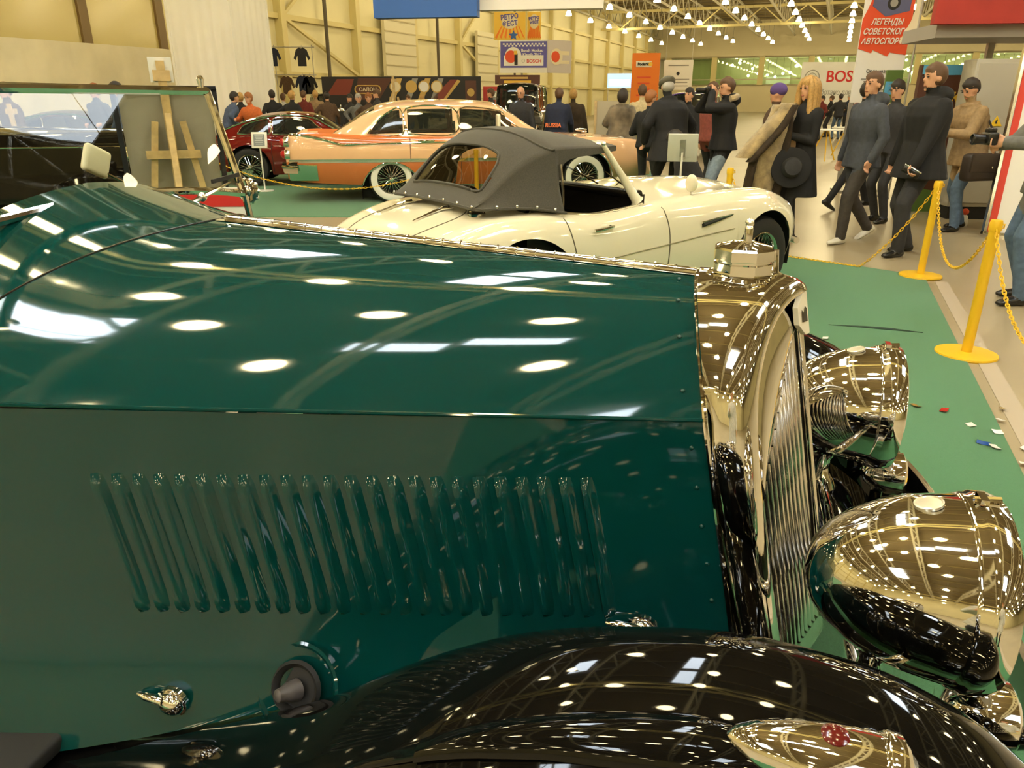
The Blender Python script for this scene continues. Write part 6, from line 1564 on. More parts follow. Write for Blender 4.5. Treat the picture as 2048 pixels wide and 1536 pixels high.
# ================================================================== stands, banners and boards of the hall
TH = R(21.1)
def at_y(px, py, Y):
    """place in the hall, Y metres down the room, in line with a point of the picture"""
    u, v = (px - 1024) / 1471.0, (768 - py) / 1471.0
    t = Y / (math.cos(TH) + v * math.sin(TH))
    return u * t, 1.465 + (-math.sin(TH) + v * math.cos(TH)) * t

def panel(name, label, cat, px0, px1, py0, py1, Y, m_, rot=HALL * 0.25, th=0.05, group=None, feet=False, cords=None):
    """upright board; returns root, width, height. Local x runs right, z up from the lower edge, the printed side is -y"""
    x0, zt = at_y(px0, py0, Y); x1, _ = at_y(px1, py0, Y); _, zb = at_y((px0 + px1) / 2, py1, Y)
    w, h = (x1 - x0) / math.cos(rot), zt - zb
    t = empty(name, ((x0 + x1) / 2, Y, zb), rot, label, cat, group)
    m = MB(); m.box((0, 0, h / 2), (w, th, h)); m.build('panel', m_, t)
    if feet:
        for s in (-1, 1):
            m = MB(); m.box((s * w * 0.46, 0.02, (h - zb) / 2 - 0.02 if False else -zb / 2), (0.06, 0.06, zb)); m.build('post', steel, t)
            m = MB(); m.box((s * w * 0.46, 0.02, -zb + 0.015), (0.10, 0.5, 0.03)); m.build('foot', steel, t)
    if cords:
        for s in (-1, 1):
            m = MB(); m.tube([(s * w * 0.45, 0, h - 0.01), (s * w * 0.45, 0, cords - zb)], 0.012, 6); m.build('cord', steel, t)
    return t, w, h, th / 2
def deco(t, name, c, s, m_, d, lift=0.004):
    mm = MB(); mm.box((c[0], -d - lift, c[1]), (s[0], 0.006, s[1])); return mm.build(name, m_, t)
def words(t, body, c, size, m_, d, sx=1.0, bold=0.0, align='CENTER', tilt=0.0, lift=0.006, shear=0.0, fitw=None):
    X = face_X((c[0], -d - lift, c[1]), (math.cos(tilt), 0, math.sin(tilt)), (-math.sin(tilt), 0, math.cos(tilt)))
    return text_part(body, size, t, m_, X, align, 'lettering', bold, 0.003, sx, shear, fitw)
def lines(t, c, w, n, gap, hgt, m_, d, jit=0.2):
    """lines of small print, too small to read"""
    for i in range(n):
        ww = w * (1 - jit * ((i * 37) % 10) / 10)
        deco(t, 'print_line', (c[0] + (ww - w) / 2 * 0, c[1] - i * gap), (ww, hgt), m_, d)
def disc(t, name, c, r, m_, d, lift=0.004, r_in=0.0, sx=1.0):
    mm = MB(); mm.X = Matrix.Translation((c[0], -d - lift, c[1])) @ Matrix.Rotation(R(90), 4, 'X') @ Matrix.Diagonal((sx, 1, 1, 1))
    if r_in: mm.lathe([(r_in, 0), (r_in, 0.004), (r, 0.004), (r, 0)], 32, cap=False)
    else: mm.lathe([(r, 0), (r, 0.004)], 32)
    return mm.build(name, m_, t)
def poly(t, name, pts, m_, d, lift=0.004):
    mm = MB(); mm.prism(pts, 0.004, face_X((0, -d - lift, 0), (1, 0, 0), (0, 0, 1))); return mm.build(name, m_, t)

B_ = {n: solid('print_' + n, c, 0.6) for n, c in dict(blue=(0.03, 0.12, 0.42), purple=(0.10, 0.09, 0.36), white=(0.78, 0.76, 0.70), orange=(0.80, 0.20, 0.01), redorange=(0.72, 0.08, 0.02), yellow=(0.78, 0.50, 0.06), gold=(0.55, 0.36, 0.10), black=(0.012, 0.011, 0.010), brown=(0.085, 0.028, 0.014), red=(0.50, 0.045, 0.035), lime=(0.50, 0.58, 0.08), sky=(0.10, 0.38, 0.68), grey=(0.30, 0.29, 0.26), dkred=(0.20, 0.035, 0.018), skin=(0.66, 0.40, 0.20), cream=(0.72, 0.64, 0.44), green=(0.10, 0.18, 0.04)).items()}

# fabric wall, tower and wall windows at the left
m = MB(); rows = []
n = 60
for i in range(n + 1):
    a = 10.0 + 11.5 * i / n; b = -18.4 + 0.035 * math.sin(i * 1.9) + 0.02 * math.sin(i * 0.7)
    rows.append([Vector((b, a, 0.0)), Vector((b, a, 1.3)), Vector((b - 0.03, a, 2.86))])
m.grid(rows); m.grid([[v + Vector((-0.10, 0, 0)) for v in r] for r in rows][::-1])
m.grid([[r[-1], r[-1] + Vector((-0.10, 0, 0))] for r in rows])
t = empty('fabric_screen', (0, 0, 0), HALL, 'long beige fabric screen standing along the hall at the left', 'screen')
m.build('cloth', beige_fabric, t, angle=60)
for a in (10.1, 15.7, 21.4):
    mm = MB(); mm.bar((-18.52, a, 0), (-18.52, a, 2.84), 0.05); mm.build('post', steel, t)
t = empty('fabric_tower', (-7.35, 20.5, 0.0), HALL * 0.6, 'tall white fabric covered tower reaching up to the roof', 'tower')
for (cx, cyy, w, d_) in ((0, -0.85, 1.75, 0.02), (0, 0.85, 1.75, 0.02), (-0.86, 0, 0.02, 1.7), (0.86, 0, 0.02, 1.7)):
    mm = MB(); nn = 24; rows = []
    for i in range(nn + 1):
        q = i / nn - 0.5; off = 0.012 * math.sin(i * 1.7)
        p = Vector((cx + (w * q if w > 1 else off), cyy + (d_ * q if d_ > 1 else off), 0))
        rows.append([p, p + Vector((0, 0, 4)), p + Vector((0, 0, 8.0))])
    mm.grid(rows); mm.build('fabric_side', white_fabric, t, angle=60)
for sx in (-1, 1):
    for sy in (-1, 1):
        mm = MB(); mm.bar((sx * 0.85, sy * 0.84, 0), (sx * 0.85, sy * 0.84, 8.02), 0.06); mm.build('corner_post', white_fabric, t)
wn = tag(hall_obj(empty('window_1')), 'tall glazed bay in the hall wall above the fabric screen', 'window', kind='structure')
for a in (13.0, 16.2, 19.4, 22.6, 25.8):
    mm = MB(); mm.box((W0 + 0.62, a, 5.4), (0.20, 0.34, 6.4)); mm.build('mullion', solid('brown_mullion', (0.20, 0.13, 0.05), 0.5), wn)
for a in (14.6, 17.8, 21.0, 24.2):
    mm = MB(); mm.box((W0 + 0.60, a, 5.4), (0.03, 2.86, 6.3)); mm.build('pane', mat('amber_pane', (0.60, 0.50, 0.20), 0.15, spec=0.6), wn)
mm = MB(); mm.box((W0 + 0.62, 19.4, 2.2), (0.22, 13.2, 0.25)); mm.build('sill', wall_mat2, wn)

# dark poster wall with watches
t, w, h, d = panel('poster_wall', 'dark poster wall with gold ring logo and pictured watches', 'stand', 640, 962, 153, 236, 27.5, B_['black'], rot=R(-4))
poly(t, 'picture_patch', [(-w / 2 + 0.15, 0.75), (-w / 2 + 0.95, 0.75), (-w / 2 + 1.15, h - 0.08), (-w / 2 + 0.55, h - 0.08)], B_['dkred'], d)
poly(t, 'picture_patch', [(-w / 2 + 1.1, 0.6), (-w / 2 + 2.0, 0.6), (-w / 2 + 2.5, h - 0.05), (-w / 2 + 1.3, h - 0.05)], B_['brown'], d)
mm = MB(); cx, cz = -w / 2 + 1.62, h - 0.42
mm.tube([Vector((cx + (0.32 if math.cos(q) > 0 else -0.32) + 0.13 * math.cos(q), -d - 0.012, cz + 0.13 * math.sin(q))) for q in lin(0.01, 2 * math.pi, 33)[:-1]], 0.022, 6, closed=True); mm.build('logo_ring', B_['gold'], t)
words(t, 'САЛОН', (cx, cz), 0.17, B_['cream'], d, bold=0.004)
for i, (q, c_) in enumerate(((0.46, 'cream'), (0.56, 'gold'), (0.64, 'white'), (0.72, 'cream'))):
    x = -w / 2 + w * q
    poly(t, 'watch_strap', [(x - 0.22, 0.55), (x - 0.02, 0.55), (x + 0.28, h - 0.06), (x + 0.08, h - 0.06)], B_['grey' if i % 2 else 'gold'], d)
    disc(t, 'watch_face', (x + 0.03, 1.02), 0.17, B_[c_], d, 0.009); disc(t, 'watch_bezel', (x + 0.03, 1.02), 0.20, B_['gold'], d, 0.010, 0.165)
poly(t, 'picture_patch', [(w / 2 - 1.75, 0.6), (w / 2 - 1.25, 0.6), (w / 2 - 0.75, h - 0.1), (w / 2 - 1.05, h - 0.1)], B_['dkred'], d)
poly(t, 'picture_patch', [(w / 2 - 1.32, 0.6), (w / 2 - 1.22, 0.6), (w / 2 - 0.70, h - 0.15), (w / 2 - 0.80, h - 0.1)], B_['gold'], d, 0.008)
deco(t, 'picture_patch', (w / 2 - 0.35, h * 0.55), (0.38, h * 0.7), B_['brown'], d); disc(t, 'picture_patch', (w / 2 - 0.35, h * 0.62), 0.13, B_['gold'], d, 0.009)
# red stand with pictures, brown sign above
t, w, h, d = panel('red_stand', 'red exhibition stand panel with small pictures', 'stand', 966, 1084, 173, 240, 28.0, B_['red'], rot=R(-4))
for i, x in enumerate((-0.62, -0.16, 0.32, 0.74)): deco(t, 'picture', (x, 0.82), (0.36, 0.30), B_['black' if i % 2 else 'grey'], d); deco(t, 'picture_spot', (x, 0.84), (0.16, 0.14), B_['white'], d, 0.009)
t, w, h, d = panel('brown_sign', 'brown sign with two rows of yellow lettering above the red stand', 'sign', 990, 1080, 150, 169, 28.4, B_['brown'], rot=R(-4))
lines(t, (-0.12, h * 0.70), w * 0.62, 1, 0.1, 0.07, B_['gold'], d); lines(t, (0.0, h * 0.28), w * 0.6, 1, 0.1, 0.09, B_['yellow'], d)
mm = MB(); mm.box((0, 0.10, (h - 2.6) / 2 - 0.3), (0.08, 0.08, 2.6 + h - 0.6)); 
z0_ = t.location.z
mm = MB(); mm.bar((-w * 0.4, 0.08, h), (-w * 0.4, 0.08, -z0_), 0.06); mm.bar((w * 0.4, 0.08, h), (w * 0.4, 0.08, -z0_), 0.06); mm.build('posts', steel, t)
# purple cube sign
t, w, h, d = panel('hanging_sign', 'purple and white hanging box sign with chequered band and red car disc', 'sign', 1000, 1095, 80, 146, 33.0, B_['white'], rot=R(-6), th=0.06)
deco(t, 'purple_field', (0, h * 0.56), (w * 0.98, h * 0.80), B_['purple'], d); deco(t, 'white_field', (0.0, h * 0.38), (w * 0.84, h * 0.32), B_['white'], d, 0.008)
for i in range(12):
    for j in range(2):
        deco(t, 'chequer', (-w * 0.42 + i * w * 0.075 + (j % 2) * w * 0.0375, h * (0.88 - 0.055 * j)), (w * 0.036, h * 0.05), B_['white'], d, 0.010)
disc(t, 'disc', (-w * 0.22, h * 0.52), h * 0.27, B_['white'], d, 0.011); disc(t, 'red_car', (-w * 0.27, h * 0.50), h * 0.19, B_['redorange'], d, 0.014); deco(t, 'figure', (-w * 0.16, h * 0.42), (w * 0.07, h * 0.36), B_['black'], d, 0.016); deco(t, 'figure_top', (-w * 0.17, h * 0.62), (w * 0.07, h * 0.12), B_['yellow'], d, 0.018)
words(t, 'Bosch Moskau\nKlassik 2012', (w * 0.18, h * 0.62), h * 0.125, B_['white'], d, bold=0.003, lift=0.012)
words(t, 'BOSCH', (w * 0.22, h * 0.36), h * 0.15, red_ink, d, bold=0.004, lift=0.014); disc(t, 'logo_ring', (-w * 0.005, h * 0.37), h * 0.055, B_['grey'], d, 0.014, h * 0.045)
lines(t, (w * 0.2, h * 0.25), w * 0.4, 1, 0.1, 0.03, B_['grey'], d)
hr_ = t
sw = w * 0.62
X = Matrix.Translation((w / 2, 0, 0)) @ Matrix.Rotation(R(38), 4, 'Z')
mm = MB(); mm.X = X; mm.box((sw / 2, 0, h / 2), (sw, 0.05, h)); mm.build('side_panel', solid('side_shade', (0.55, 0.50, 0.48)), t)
mm = MB(); mm.X = X @ Matrix.Translation((sw * 0.36, -0.03, h * 0.5)) @ Matrix.Rotation(R(90), 4, 'X'); mm.lathe([(h * 0.25, 0), (h * 0.25, 0.004)], 24); mm.build('disc', B_['cream'], t)
mm = MB(); mm.X = X @ Matrix.Translation((sw * 0.32, -0.036, h * 0.5)) @ Matrix.Rotation(R(90), 4, 'X'); mm.lathe([(h * 0.17, 0), (h * 0.17, 0.004)], 24); mm.build('red_car', B_['redorange'], t)
mm = MB(); mm.X = X; mm.box((sw * 0.70, -0.03, h * 0.62), (sw * 0.4, 0.006, h * 0.12)); mm.box((sw * 0.70, -0.03, h * 0.34), (sw * 0.4, 0.006, h * 0.10)); mm.build('print_line', B_['cream'], t)
mm = MB(); mm.tube([(-w * 0.05, 0.3, 0.0), (-w * 0.05, 0.3, -t.location.z)], 0.04, 8); mm.build('pole', steel, t)
# yellow festival banners
for (p0, p1, Y, lab, sc_) in ((988, 1051, 40.0, 'yellow and orange festival banner with blue star, wider of the pair', 1.0), (1055, 1082, 41.5, 'narrow yellow festival banner beside the wider one', 0.55)):
    t, w, h, d = panel('festival_banner', lab, 'banner', p0, p1, 24, 80, Y, B_['yellow'], rot=R(-4), cords=10.6, group='yellow festival banners')
    for i in range(7):
        x = -w * 0.45 + i * w * 0.15; poly(t, 'streak', [(x - 0.04, h * 0.1), (x + 0.06, h * 0.05), (x * 0.6 + 0.05, h * 0.5), (x * 0.6, h * 0.5)], B_['orange'], d)
    disc(t, 'blob', (0, h * 0.66), h * 0.26, B_['cream'], d, 0.007, sx=min(1.0, w / h * 0.9) * 1.25 if sc_ == 1 else 0.7)
    words(t, 'РЕТРО\nФЕСТ', (0, h * 0.70), h * 0.24 * (1 if sc_ == 1 else 0.6), B_['purple'], d, sx=0.9, bold=0.012, tilt=R(6), lift=0.014)
    if sc_ == 1:
        pts = []
        for k in range(10): rr_ = (0.20 if k % 2 == 0 else 0.09) * h; pts.append((w * 0.12 + rr_ * math.sin(k * math.pi / 5), h * 0.16 + rr_ * math.cos(k * math.pi / 5)))
        poly(t, 'star', pts, B_['blue'], d, 0.010)
# blue and white fascia overhead
t, w, h, d = panel('hanging_fascia', 'blue fascia panel hanging at the top of the picture', 'banner', 743, 956, -70, 36, 15.0, B_['blue'], rot=R(-9), th=0.25, cords=10.6)
t, w, h, d = panel('hanging_fascia', 'white fascia panel hanging at the top beside the blue one', 'banner', 957, 1208, -70, 20, 15.0, B_['white'], rot=R(-9), th=0.25, cords=10.6)
# orange pillar sign and white sheet
t, w, h, d = panel('pillar_sign', 'bright orange pillar sign with white logo patch', 'sign', 1266, 1320, 107, 246, 38.0, B_['orange'], rot=R(-8), th=0.8)
mm = MB(); V, F = rbox((-w * 0.08, -d - 0.012, h * 0.845), (w * 0.56, 0.02, h * 0.085), 0.009, 2); mm.add(V, F); mm.build('logo_patch', B_['white'], t)
words(t, 'Podarki', (-w * 0.10, h * 0.845), h * 0.055, B_['black'], d, bold=0.01, lift=0.03); disc(t, 'logo_dot', (w * 0.16, h * 0.845), h * 0.03, B_['yellow'], d, 0.03)
lines(t, (-w * 0.05, h * 0.66), w * 0.5, 4, h * 0.085, 0.07, B_['redorange'], d)
t, w, h, d = panel('white_notice', 'white printed notice sheet hanging beside the orange pillar', 'sign', 1330, 1386, 120, 180, 40.0, plastic_white, rot=R(-12), cords=10.6)
lines(t, (0, h * 0.82), w * 0.7, 1, 0.2, 0.05, B_['grey'], d); disc(t, 'emblem', (0, h * 0.55), h * 0.06, B_['black'], d); lines(t, (0, h * 0.36), w * 0.8, 3, h * 0.11, 0.04, B_['grey'], d)
# lit screen far off
t, w, h, d = panel('wall_screen', 'distant bright blue and white display screen', 'screen', 1216, 1264, 147, 176, 60.0, mat('screen_glow', (0.3, 0.5, 0.9), 0.4, emit=(0.45, 0.65, 1.0), estr=1.1), rot=R(-8), feet=True)
deco(t, 'white_patch', (0, h * 0.36), (w * 0.85, h * 0.45), mat('screen_white', (0.9, 0.95, 1), 0.4, emit=(0.9, 0.95, 1.0), estr=1.4), d)
# white banner with the round logo
t, w, h, d = panel('wide_banner', 'wide white banner with red lettering and round grey logo', 'banner', 1607, 1752, 124, 216, 36.0, plastic_white, rot=R(-3), feet=True)
words(t, 'BOSCH', (w * 0.165, h * 0.68), h * 0.34, red_ink, d, sx=0.98, bold=0.012)
disc(t, 'logo_ring', (-w * 0.35, h * 0.66), h * 0.175, B_['grey'], d, 0.006, h * 0.155); disc(t, 'logo_ring', (-w * 0.35, h * 0.66), h * 0.11, B_['grey'], d, 0.006, h * 0.095); deco(t, 'logo_bar', (-w * 0.35, h * 0.66), (h * 0.18, h * 0.02), B_['grey'], d, 0.008)
words(t, 'Разработано для жизни', (w * 0.02, h * 0.34), h * 0.17, B_['grey'], d, bold=0.002, shear=0.15, fitw=w * 0.90)
t, w, h, d = panel('low_stand_wall', 'pale grey stand wall with pinned sheets under the white banner', 'stand', 1608, 1740, 216, 250, 38.0, solid('pale_wall', (0.62, 0.60, 0.54)), rot=R(-3), feet=True)
for i in range(22):
    for j in range(3): deco(t, 'pinned_sheet', (-w * 0.46 + i * w * 0.043, h * (0.28 + 0.26 * j)), (w * 0.034, h * 0.2), B_['grey' if (i * 7 + j * 3) % 4 else 'white'], d)
# small white tables and a bicycle-like rack in the aisle
for (px, Y, lb) in ((1648, 20.0, 'white round cafe table in the far aisle'), (1690, 21.5, 'white cafe table farther along the aisle')):
    x, _ = at_y(px, 300, Y); t = empty('cafe_table', (x, Y, 0), 0.3, lb, 'table')
    mm = MB(); mm.lathe([(0.004, 0.74), (0.42, 0.74), (0.43, 0.755), (0.42, 0.77), (0.004, 0.77)], 28, cap=False); mm.build('top', plastic_white, t)
    for k in range(3):
        q = k * 2.09; mm = MB(); mm.tube([(0.05 * math.cos(q), 0.05 * math.sin(q), 0.74), (0.36 * math.cos(q), 0.36 * math.sin(q), 0.0)], 0.016, 6); mm.build('leg', yellow_plastic, t)
# red-and-white legends banner
t, w, h, d = panel('legend_banner', 'tall red and white banner with slanted Cyrillic headline', 'banner', 1742, 1838, -60, 205, 13.0, plastic_white, rot=R(-6), th=0.03, feet=True)
poly(t, 'red_field', [(-w / 2, h * 0.42), (-w * 0.22, h * 0.385), (-w * 0.20, h * 0.41), (w * 0.12, h * 0.36), (w * 0.16, h * 0.39), (w / 2, h * 0.37), (w / 2, h * 0.98), (-w * 0.2, h * 0.98), (-w * 0.42, h * 0.72), (-w / 2, h * 0.64)], B_['redorange'], d)
poly(t, 'car_picture', [(-w * 0.34, h * 0.74), (-w * 0.05, h * 0.66), (w * 0.42, h * 0.70), (w * 0.44, h * 0.86), (w * 0.05, h * 0.93), (-w * 0.30, h * 0.86)], solid('pic_blue', (0.10, 0.11, 0.22)), d, 0.009)
disc(t, 'pictured_wheel', (w * 0.08, h * 0.76), h * 0.05, B_['black'], d, 0.013); disc(t, 'pictured_rim', (w * 0.08, h * 0.76), h * 0.03, B_['grey'], d, 0.018)
for i, s_ in enumerate(('ЛЕГЕНДЫ', 'СОВЕТСКОГО', 'АВТОСПОРТА')):
    words(t, s_, (0.0, h * (0.62 - 0.073 * i)), h * 0.062, B_['white'], d, bold=0.002, lift=0.02, shear=0.25, fitw=w * (0.66, 0.92, 0.94)[i])
words(t, 'Организатор', (w * 0.05, h * 0.245), h * 0.042, B_['black'], d, fitw=w * 0.62)
lines(t, (w * 0.02, h * 0.185), w * 0.72, 3, h * 0.042, 0.022, B_['grey'], d)
# red awning stand at the right
t = empty('awning_stand', (5.6, 9.6, 0.0), R(-8), 'exhibition stand with red awning and grey fascia at the right edge', 'stand')
def ax_(px, py, Y): x, z = at_y(px, py, Y); return x - 5.6, z
x0, zb = ax_(1862, 48, 9.9); x1 = x0 + 4.0
mm = MB(); mm.box(((x0 + x1) / 2, 0.3, zb + 0.75), (4.0, 0.12, 1.5)); mm.build('red_fascia', mat('awning_red', (0.42, 0.035, 0.025), 0.7, noise=(3, 0.15)), t)
mm = MB(); mm.box(((x0 + x1) / 2 + 0.05, 1.0, zb - 0.06), (3.9, 1.2, 0.16)); mm.build('soffit', solid('soffit_grey', (0.36, 0.33, 0.30)), t)
mm = MB(); mm.box((x0 + 3.3, 1.5, zb / 2 - 0.08), (2.2, 0.10, zb - 0.16)); mm.build('back_panel', solid('stand_grey', (0.34, 0.32, 0.27)), t)
for dx_ in (1.2, 3.8):
    mm = MB(); mm.bar((x0 + dx_, 1.45, 0), (x0 + dx_, 1.45, zb + 0.3), 0.08); mm.build('post', steel, t)
# yellow pennant beside it
x, z = at_y(1822, 85, 12.0)
t = empty('pennant', (x, 12.0, 0), R(-20), 'narrow pale yellow pennant on a pole beside the red awning', 'flag')
mm = MB(); mm.tube([(0.06, 0, 0), (0.06, 0, z + 1.6)], 0.015, 8); mm.build('pole', steel, t)
mm = MB(); rows = [[Vector((0.05 - wd_, 0.02 * math.sin(i), zz)), Vector((0.05, 0, zz))] for i, (zz, wd_) in enumerate(zip(lin(z, z + 1.55, 12), [0.22, 0.16, 0.10, 0.07, 0.07, 0.08, 0.09, 0.10, 0.11, 0.12, 0.12, 0.12]))]
mm.grid(rows); mm.grid([[v + Vector((0, 0.004, 0)) for v in r[::-1]] for r in rows]); mm.build('cloth', B_['cream'], t)
# brown poster kiosk
t, w, h, d = panel('poster_kiosk', 'brown poster board with yellow Cyrillic letters and lime apple figure', 'poster', 1846, 1998, 130, 445, 10.6, B_['brown'], rot=R(-6), th=0.10)
deco(t, 'blue_header', (-w * 0.22, h * 0.97), (w * 0.52, h * 0.06), B_['sky'], d); words(t, 'ВКА', (-w * 0.02, h * 0.80), h * 0.085, B_['yellow'], d, bold=0.006, shear=0.2)
poly(t, 'lime_figure', [(w * 0.10, h * 0.70), (w * 0.22, h * 0.66), (w * 0.30, h * 0.75), (w * 0.28, h * 0.86), (w * 0.20, h * 0.93), (w * 0.14, h * 0.88), (w * 0.11, h * 0.80)], B_['lime'], d); poly(t, 'red_patch', [(w * 0.12, h * 0.64), (w * 0.28, h * 0.68), (w * 0.30, h * 0.78), (w * 0.16, h * 0.74)], B_['redorange'], d, 0.009)
deco(t, 'blue_patch', (-w * 0.30, h * 0.60), (w * 0.30, h * 0.13), B_['sky'], d); deco(t, 'ochre_band', (-w * 0.10, h * 0.69), (w * 0.75, h * 0.025), B_['gold'], d); deco(t, 'ochre_band', (-w * 0.18, h * 0.46), (w * 0.6, h * 0.02), B_['gold'], d)
poly(t, 'meadow', [(-w / 2, 0.02), (w / 2, 0.02), (w / 2, h * 0.14), (w * 0.2, h * 0.20), (-w * 0.1, h * 0.22), (-w / 2, h * 0.26)], B_['green'], d); poly(t, 'lime_leaf', [(w * 0.0, h * 0.04), (w * 0.16, h * 0.05), (w * 0.22, h * 0.2), (w * 0.14, h * 0.3), (w * 0.04, h * 0.22)], B_['lime'], d, 0.009)
t, w, h, d = panel('small_placard', 'small blue and green placard behind the black coated man', 'sign', 1775, 1806, 140, 205, 12.2, B_['green'], rot=R(-6), feet=True)
deco(t, 'blue_band', (0, h * 0.45), (w, h * 0.4), B_['sky'], d); lines(t, (0, h * 0.52), w * 0.6, 2, h * 0.16, 0.025, B_['white'], d)
# grey electrical cabinet with warning triangle
x0, z1 = at_y(1935, 165, 9.9); x1, _ = at_y(2010, 165, 9.9)
t = empty('electric_cabinet', ((x0 + x1) / 2 + 0.12, 9.9, 0.0), R(-6), 'grey electrical cabinet with yellow warning triangle', 'cabinet')
mm = MB(); V, F = rbox((0, 0.1, 1.05), (0.62, 0.36, 1.78), 0.012, 2); mm.add(V, F); mm.build('body', solid('cabinet_grey', (0.40, 0.37, 0.30), 0.5), t)
mm = MB(); mm.box((0, 0.1, 0.08), (0.56, 0.30, 0.16)); mm.build('plinth', dark, t)
mm = MB(); V, F = rbox((0, -0.085, 1.05), (0.56, 0.012, 1.68), 0.004, 1); mm.add(V, F); dr_ = mm.build('door', solid('cabinet_grey2', (0.44, 0.41, 0.34), 0.5), t)
mm = MB(); mm.box((0.24, -0.10, 1.05), (0.02, 0.02, 0.12)); mm.build('handle', dark_gloss, dr_)
mm = MB(); mm.prism([(-0.075, 0.0), (0.075, 0.0), (0.0, 0.125)], 0.004, face_X((0.06, -0.095, 1.16), (1, 0, 0), (0, 0, 1))); mm.build('warning_triangle', solid('warning_yellow', (0.85, 0.55, 0.02)), t)
mm = MB(); mm.prism([(-0.012, 0.03), (0.012, 0.03), (0.004, 0.06), (0.016, 0.06), (-0.004, 0.10), (0.002, 0.068), (-0.010, 0.068)], 0.003, face_X((0.06, -0.099, 1.16), (1, 0, 0), (0, 0, 1))); mm.build('warning_bolt', ink, t)
# leaning red-edged board at the right edge
x0, _ = at_y(1960, 452, 8.35)
t = empty('leaning_board', (x0 + 0.70, 8.35, 0.0), R(-8), 'white display board with broad red edge leaning at the right edge', 'board')
XL = Matrix.Rotation(R(-9), 4, 'X') @ Matrix.Rotation(R(4), 4, 'Y')
mm = MB(); mm.X = XL; mm.box((0, 0, 1.02), (1.2, 0.04, 2.0)); mm.build('panel', plastic_white, t)
mm = MB(); mm.X = XL; mm.box((-0.535, -0.023, 1.02), (0.075, 0.006, 2.0)); mm.build('red_edge', solid('board_red', (0.62, 0.05, 0.03)), t)
mm = MB(); mm.X = XL; mm.box((-0.60, -0.01, 1.02), (0.03, 0.06, 2.02)); mm.build('frame_bar', chrome_soft, t)
mm = MB(); mm.X = XL; mm.box((0, -0.01, 0.015), (1.24, 0.06, 0.03)); mm.build('frame_bar', chrome_soft, t)
mm = MB(); mm.bar((0.3, 0.02, 1.4), (0.3, 0.75, 0.02), 0.04); mm.build('prop', steel, t)
# tiny figurine on the floor by the cabinet
x, _ = at_y(1926, 445, 9.3)
t = empty('toy_figurine', (x, 9.3, 0), 0, 'little red and white toy figurine on the floor by the cabinet', 'toy')
mm = MB(); mm.lathe([(0.05, 0), (0.055, 0.05), (0.04, 0.12), (0.02, 0.14)], 16); mm.build('body', B_['white'], t)
mm = MB(); mm.ball((0, 0, 0.17), 0.042, 8, 12); mm.build('head', B_['redorange'], t)
# clothes on a rail
x0, zr = at_y(553, 150, 32.0); x1, _ = at_y(628, 150, 32.0)
t = empty('clothes_rail', (x0, 32.0, 0), 0, 'thin steel clothes rail by the white tower', 'rack')
mm = MB(); mm.tube([(0, 0, 0), (0, 0, zr + 1.1)], 0.02, 6); mm.build('upright', steel, t); mm = MB(); mm.tube([(x1 - x0, 0, 0), (x1 - x0, 0, zr + 1.1)], 0.02, 6); mm.build('upright', steel, t)
mm = MB(); mm.tube([(-0.1, 0, zr), (x1 - x0 + 0.1, 0, zr)], 0.016, 6); mm.build('rail', steel, t); mm = MB(); mm.tube([(-0.1, 0, zr + 1.02), (x1 - x0 + 0.1, 0, zr + 1.02)], 0.016, 6); mm.build('rail', steel, t)
def shirt(x, z, m_, lb, s=1.0):
    o = empty('hanging_shirt', (x, 31.96, z), 0, lb, 'shirt', 'shirts on the far clothes rail')
    P = [(-0.20, 0), (-0.20, 0.42), (-0.32, 0.22), (-0.40, 0.28), (-0.26, 0.60), (-0.09, 0.68), (0.0, 0.64), (0.09, 0.68), (0.26, 0.60), (0.40, 0.28), (0.32, 0.22), (0.20, 0.42), (0.20, 0)]
    m1 = MB(); m1.prism([(a * s * 0.8, b * s) for a, b in P], 0.06, face_X((0, 0.0, 0), (1, 0, 0), (0, 0, 1))); m1.build('cloth', m_, o)
    m1 = MB(); m1.tube([(-0.15, 0.03, 0.62 * s), (0, 0.03, 0.70 * s), (0.15, 0.03, 0.62 * s)], 0.01, 5); m1.tube([(0, 0.03, 0.70 * s), (0, 0.04, 0.78 * s)], 0.006, 5); m1.build('hanger', steel, o)
shirt(x0 - 0.05, zr + 1.02 - 0.70, C['navy'], 'dark shirt high on the rail, next to the tower'); shirt(x0 + 1.10, zr + 1.02 - 0.70, C['charcoal'], 'dark shirt high on the rail, over the maroon jumper man')
shirt(x0 + 0.40, zr - 0.72, C['brown'], 'brown printed shirt low on the rail'); shirt(x0 + 1.05, zr - 0.70, C['navy'], 'navy shirt low on the rail'); shirt(x0 + 1.32, zr - 0.72, C['black'], 'black shirt low at the rail end')
# second easel with a small picture over the sedan boot
x, _ = at_y(792, 240, 19.0); easel((x, 19.0, 0.0), -10, 2.0, 'pale wooden easel behind the pink sedan rear window')
# easel with a dark drawing seen at the left through the windscreen
x, _ = at_y(28, 240, 10.5); easel((x, 10.5, 0.0), 10, 1.42, 'pale wooden easel far left behind the windscreen')
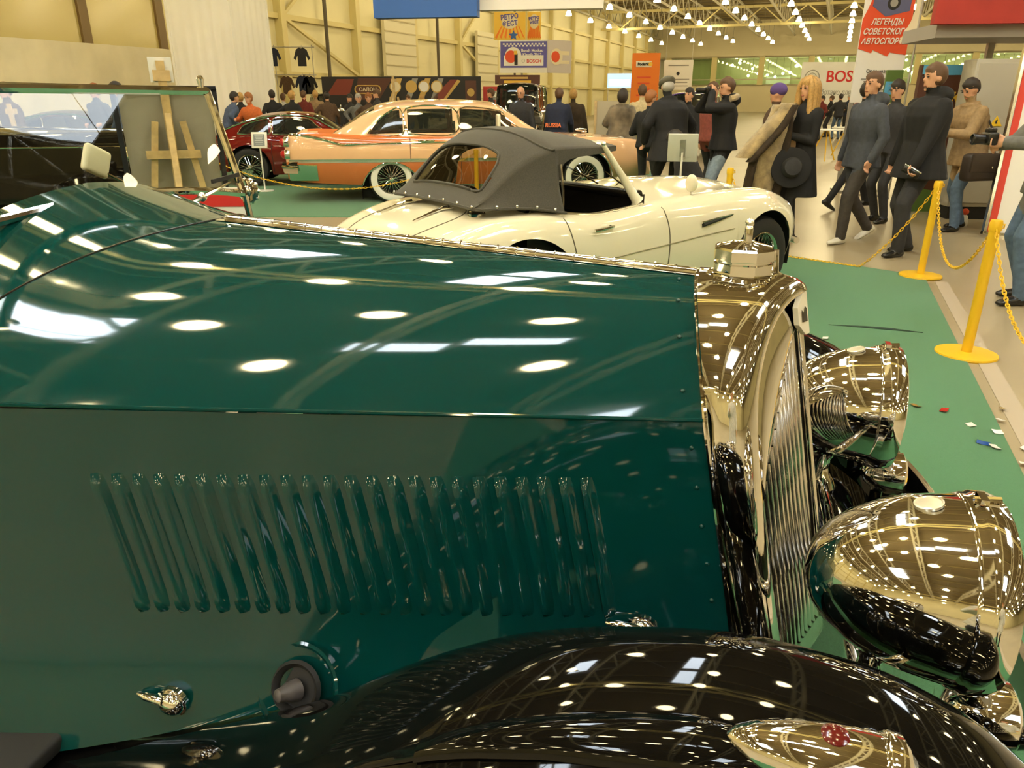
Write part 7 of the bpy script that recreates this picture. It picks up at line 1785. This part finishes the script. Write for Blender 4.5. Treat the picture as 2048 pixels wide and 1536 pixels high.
# grey partition by the fur jacket
t, w, h, d = panel('partition', 'plain grey beige partition behind the fur jacketed woman', 'screen', 1192, 1250, 202, 330, 15.4, solid('partition_beige', (0.46, 0.40, 0.28)), rot=R(-10))
for s in (-1, 1):
    mm = MB(); mm.box((s * w * 0.49, -0.01, h / 2), (0.05, 0.07, h + 0.02)); mm.build('frame_bar', wood, t)

# lit gallery at the far end: lamps and stalls behind the glass
gl_em = mat('gallery_lamp_glow', (1, 0.95, 0.8), 0.5, emit=(1.0, 0.92, 0.70), estr=16.0)
mb = MB(); mb.ball((0, 0, 0), 0.16, 6, 8); GL = mb.mesh('bulb', gl_em)
mb = MB(); mb.tube([(0, 0, 0.15), (0, 0, 0.9)], 0.02, 5); GC = mb.mesh('stem', lamp_cap)
rg = random.Random(5)
for i in range(58):
    b = 4.0 + 41 * i / 58 + rg.uniform(-0.4, 0.4) - 18; a = A1 + rg.uniform(0.8, 2.3); z = rg.uniform(4.3, 6.2)
    o = empty('gallery_lamp', hallp(b, a, z), HALL, 'small bright lamp glowing behind the far gallery glass', 'lamp', 'lamps in the far gallery')
    link_mesh('bulb', GL, o); k = link_mesh('stem', GC, o); k.scale = (1, 1, max(0.3, (6.6 - z - 0.15) / 0.75))
for i, (b, w_, c_) in enumerate(((-8, 3.0, 'white'), (-3.5, 2.2, 'lime'), (3.5, 2.6, 'orange'), (9.0, 3.2, 'white'), (14, 2.4, 'redorange'), (20, 3.0, 'sky'))):
    o = empty('gallery_stall', hallp(b, A1 + 3.2, 3.4), HALL, ['white', 'lime green', 'orange', 'wide white', 'red', 'pale blue'][i] + ' stall behind the far gallery glass', 'stall', 'stalls in the far gallery')
    mm = MB(); mm.box((0, 0, 0.5), (w_, 0.6, 1.0)); mm.build('counter', B_[c_], o); mm = MB(); mm.box((0, 0.25, 1.6), (w_ * 0.9, 0.1, 1.0)); mm.build('back_board', B_['cream'], o)

# seam lifting on the carpet
cp_ = bpy.data.objects['carpet']
m = MB(); P = spline([(2.20, 4.92, 0.0085), (2.40, 4.86, 0.009), (2.60, 4.79, 0.010), (2.757, 4.729, 0.0095)], 14)
m.tube(P, [0.003 + 0.010 * math.sin(i / 13 * math.pi) ** 2 for i in range(14)], 6); m.build('carpet_seam', solid('seam_dark_green', (0.008, 0.03, 0.015)), cp_)
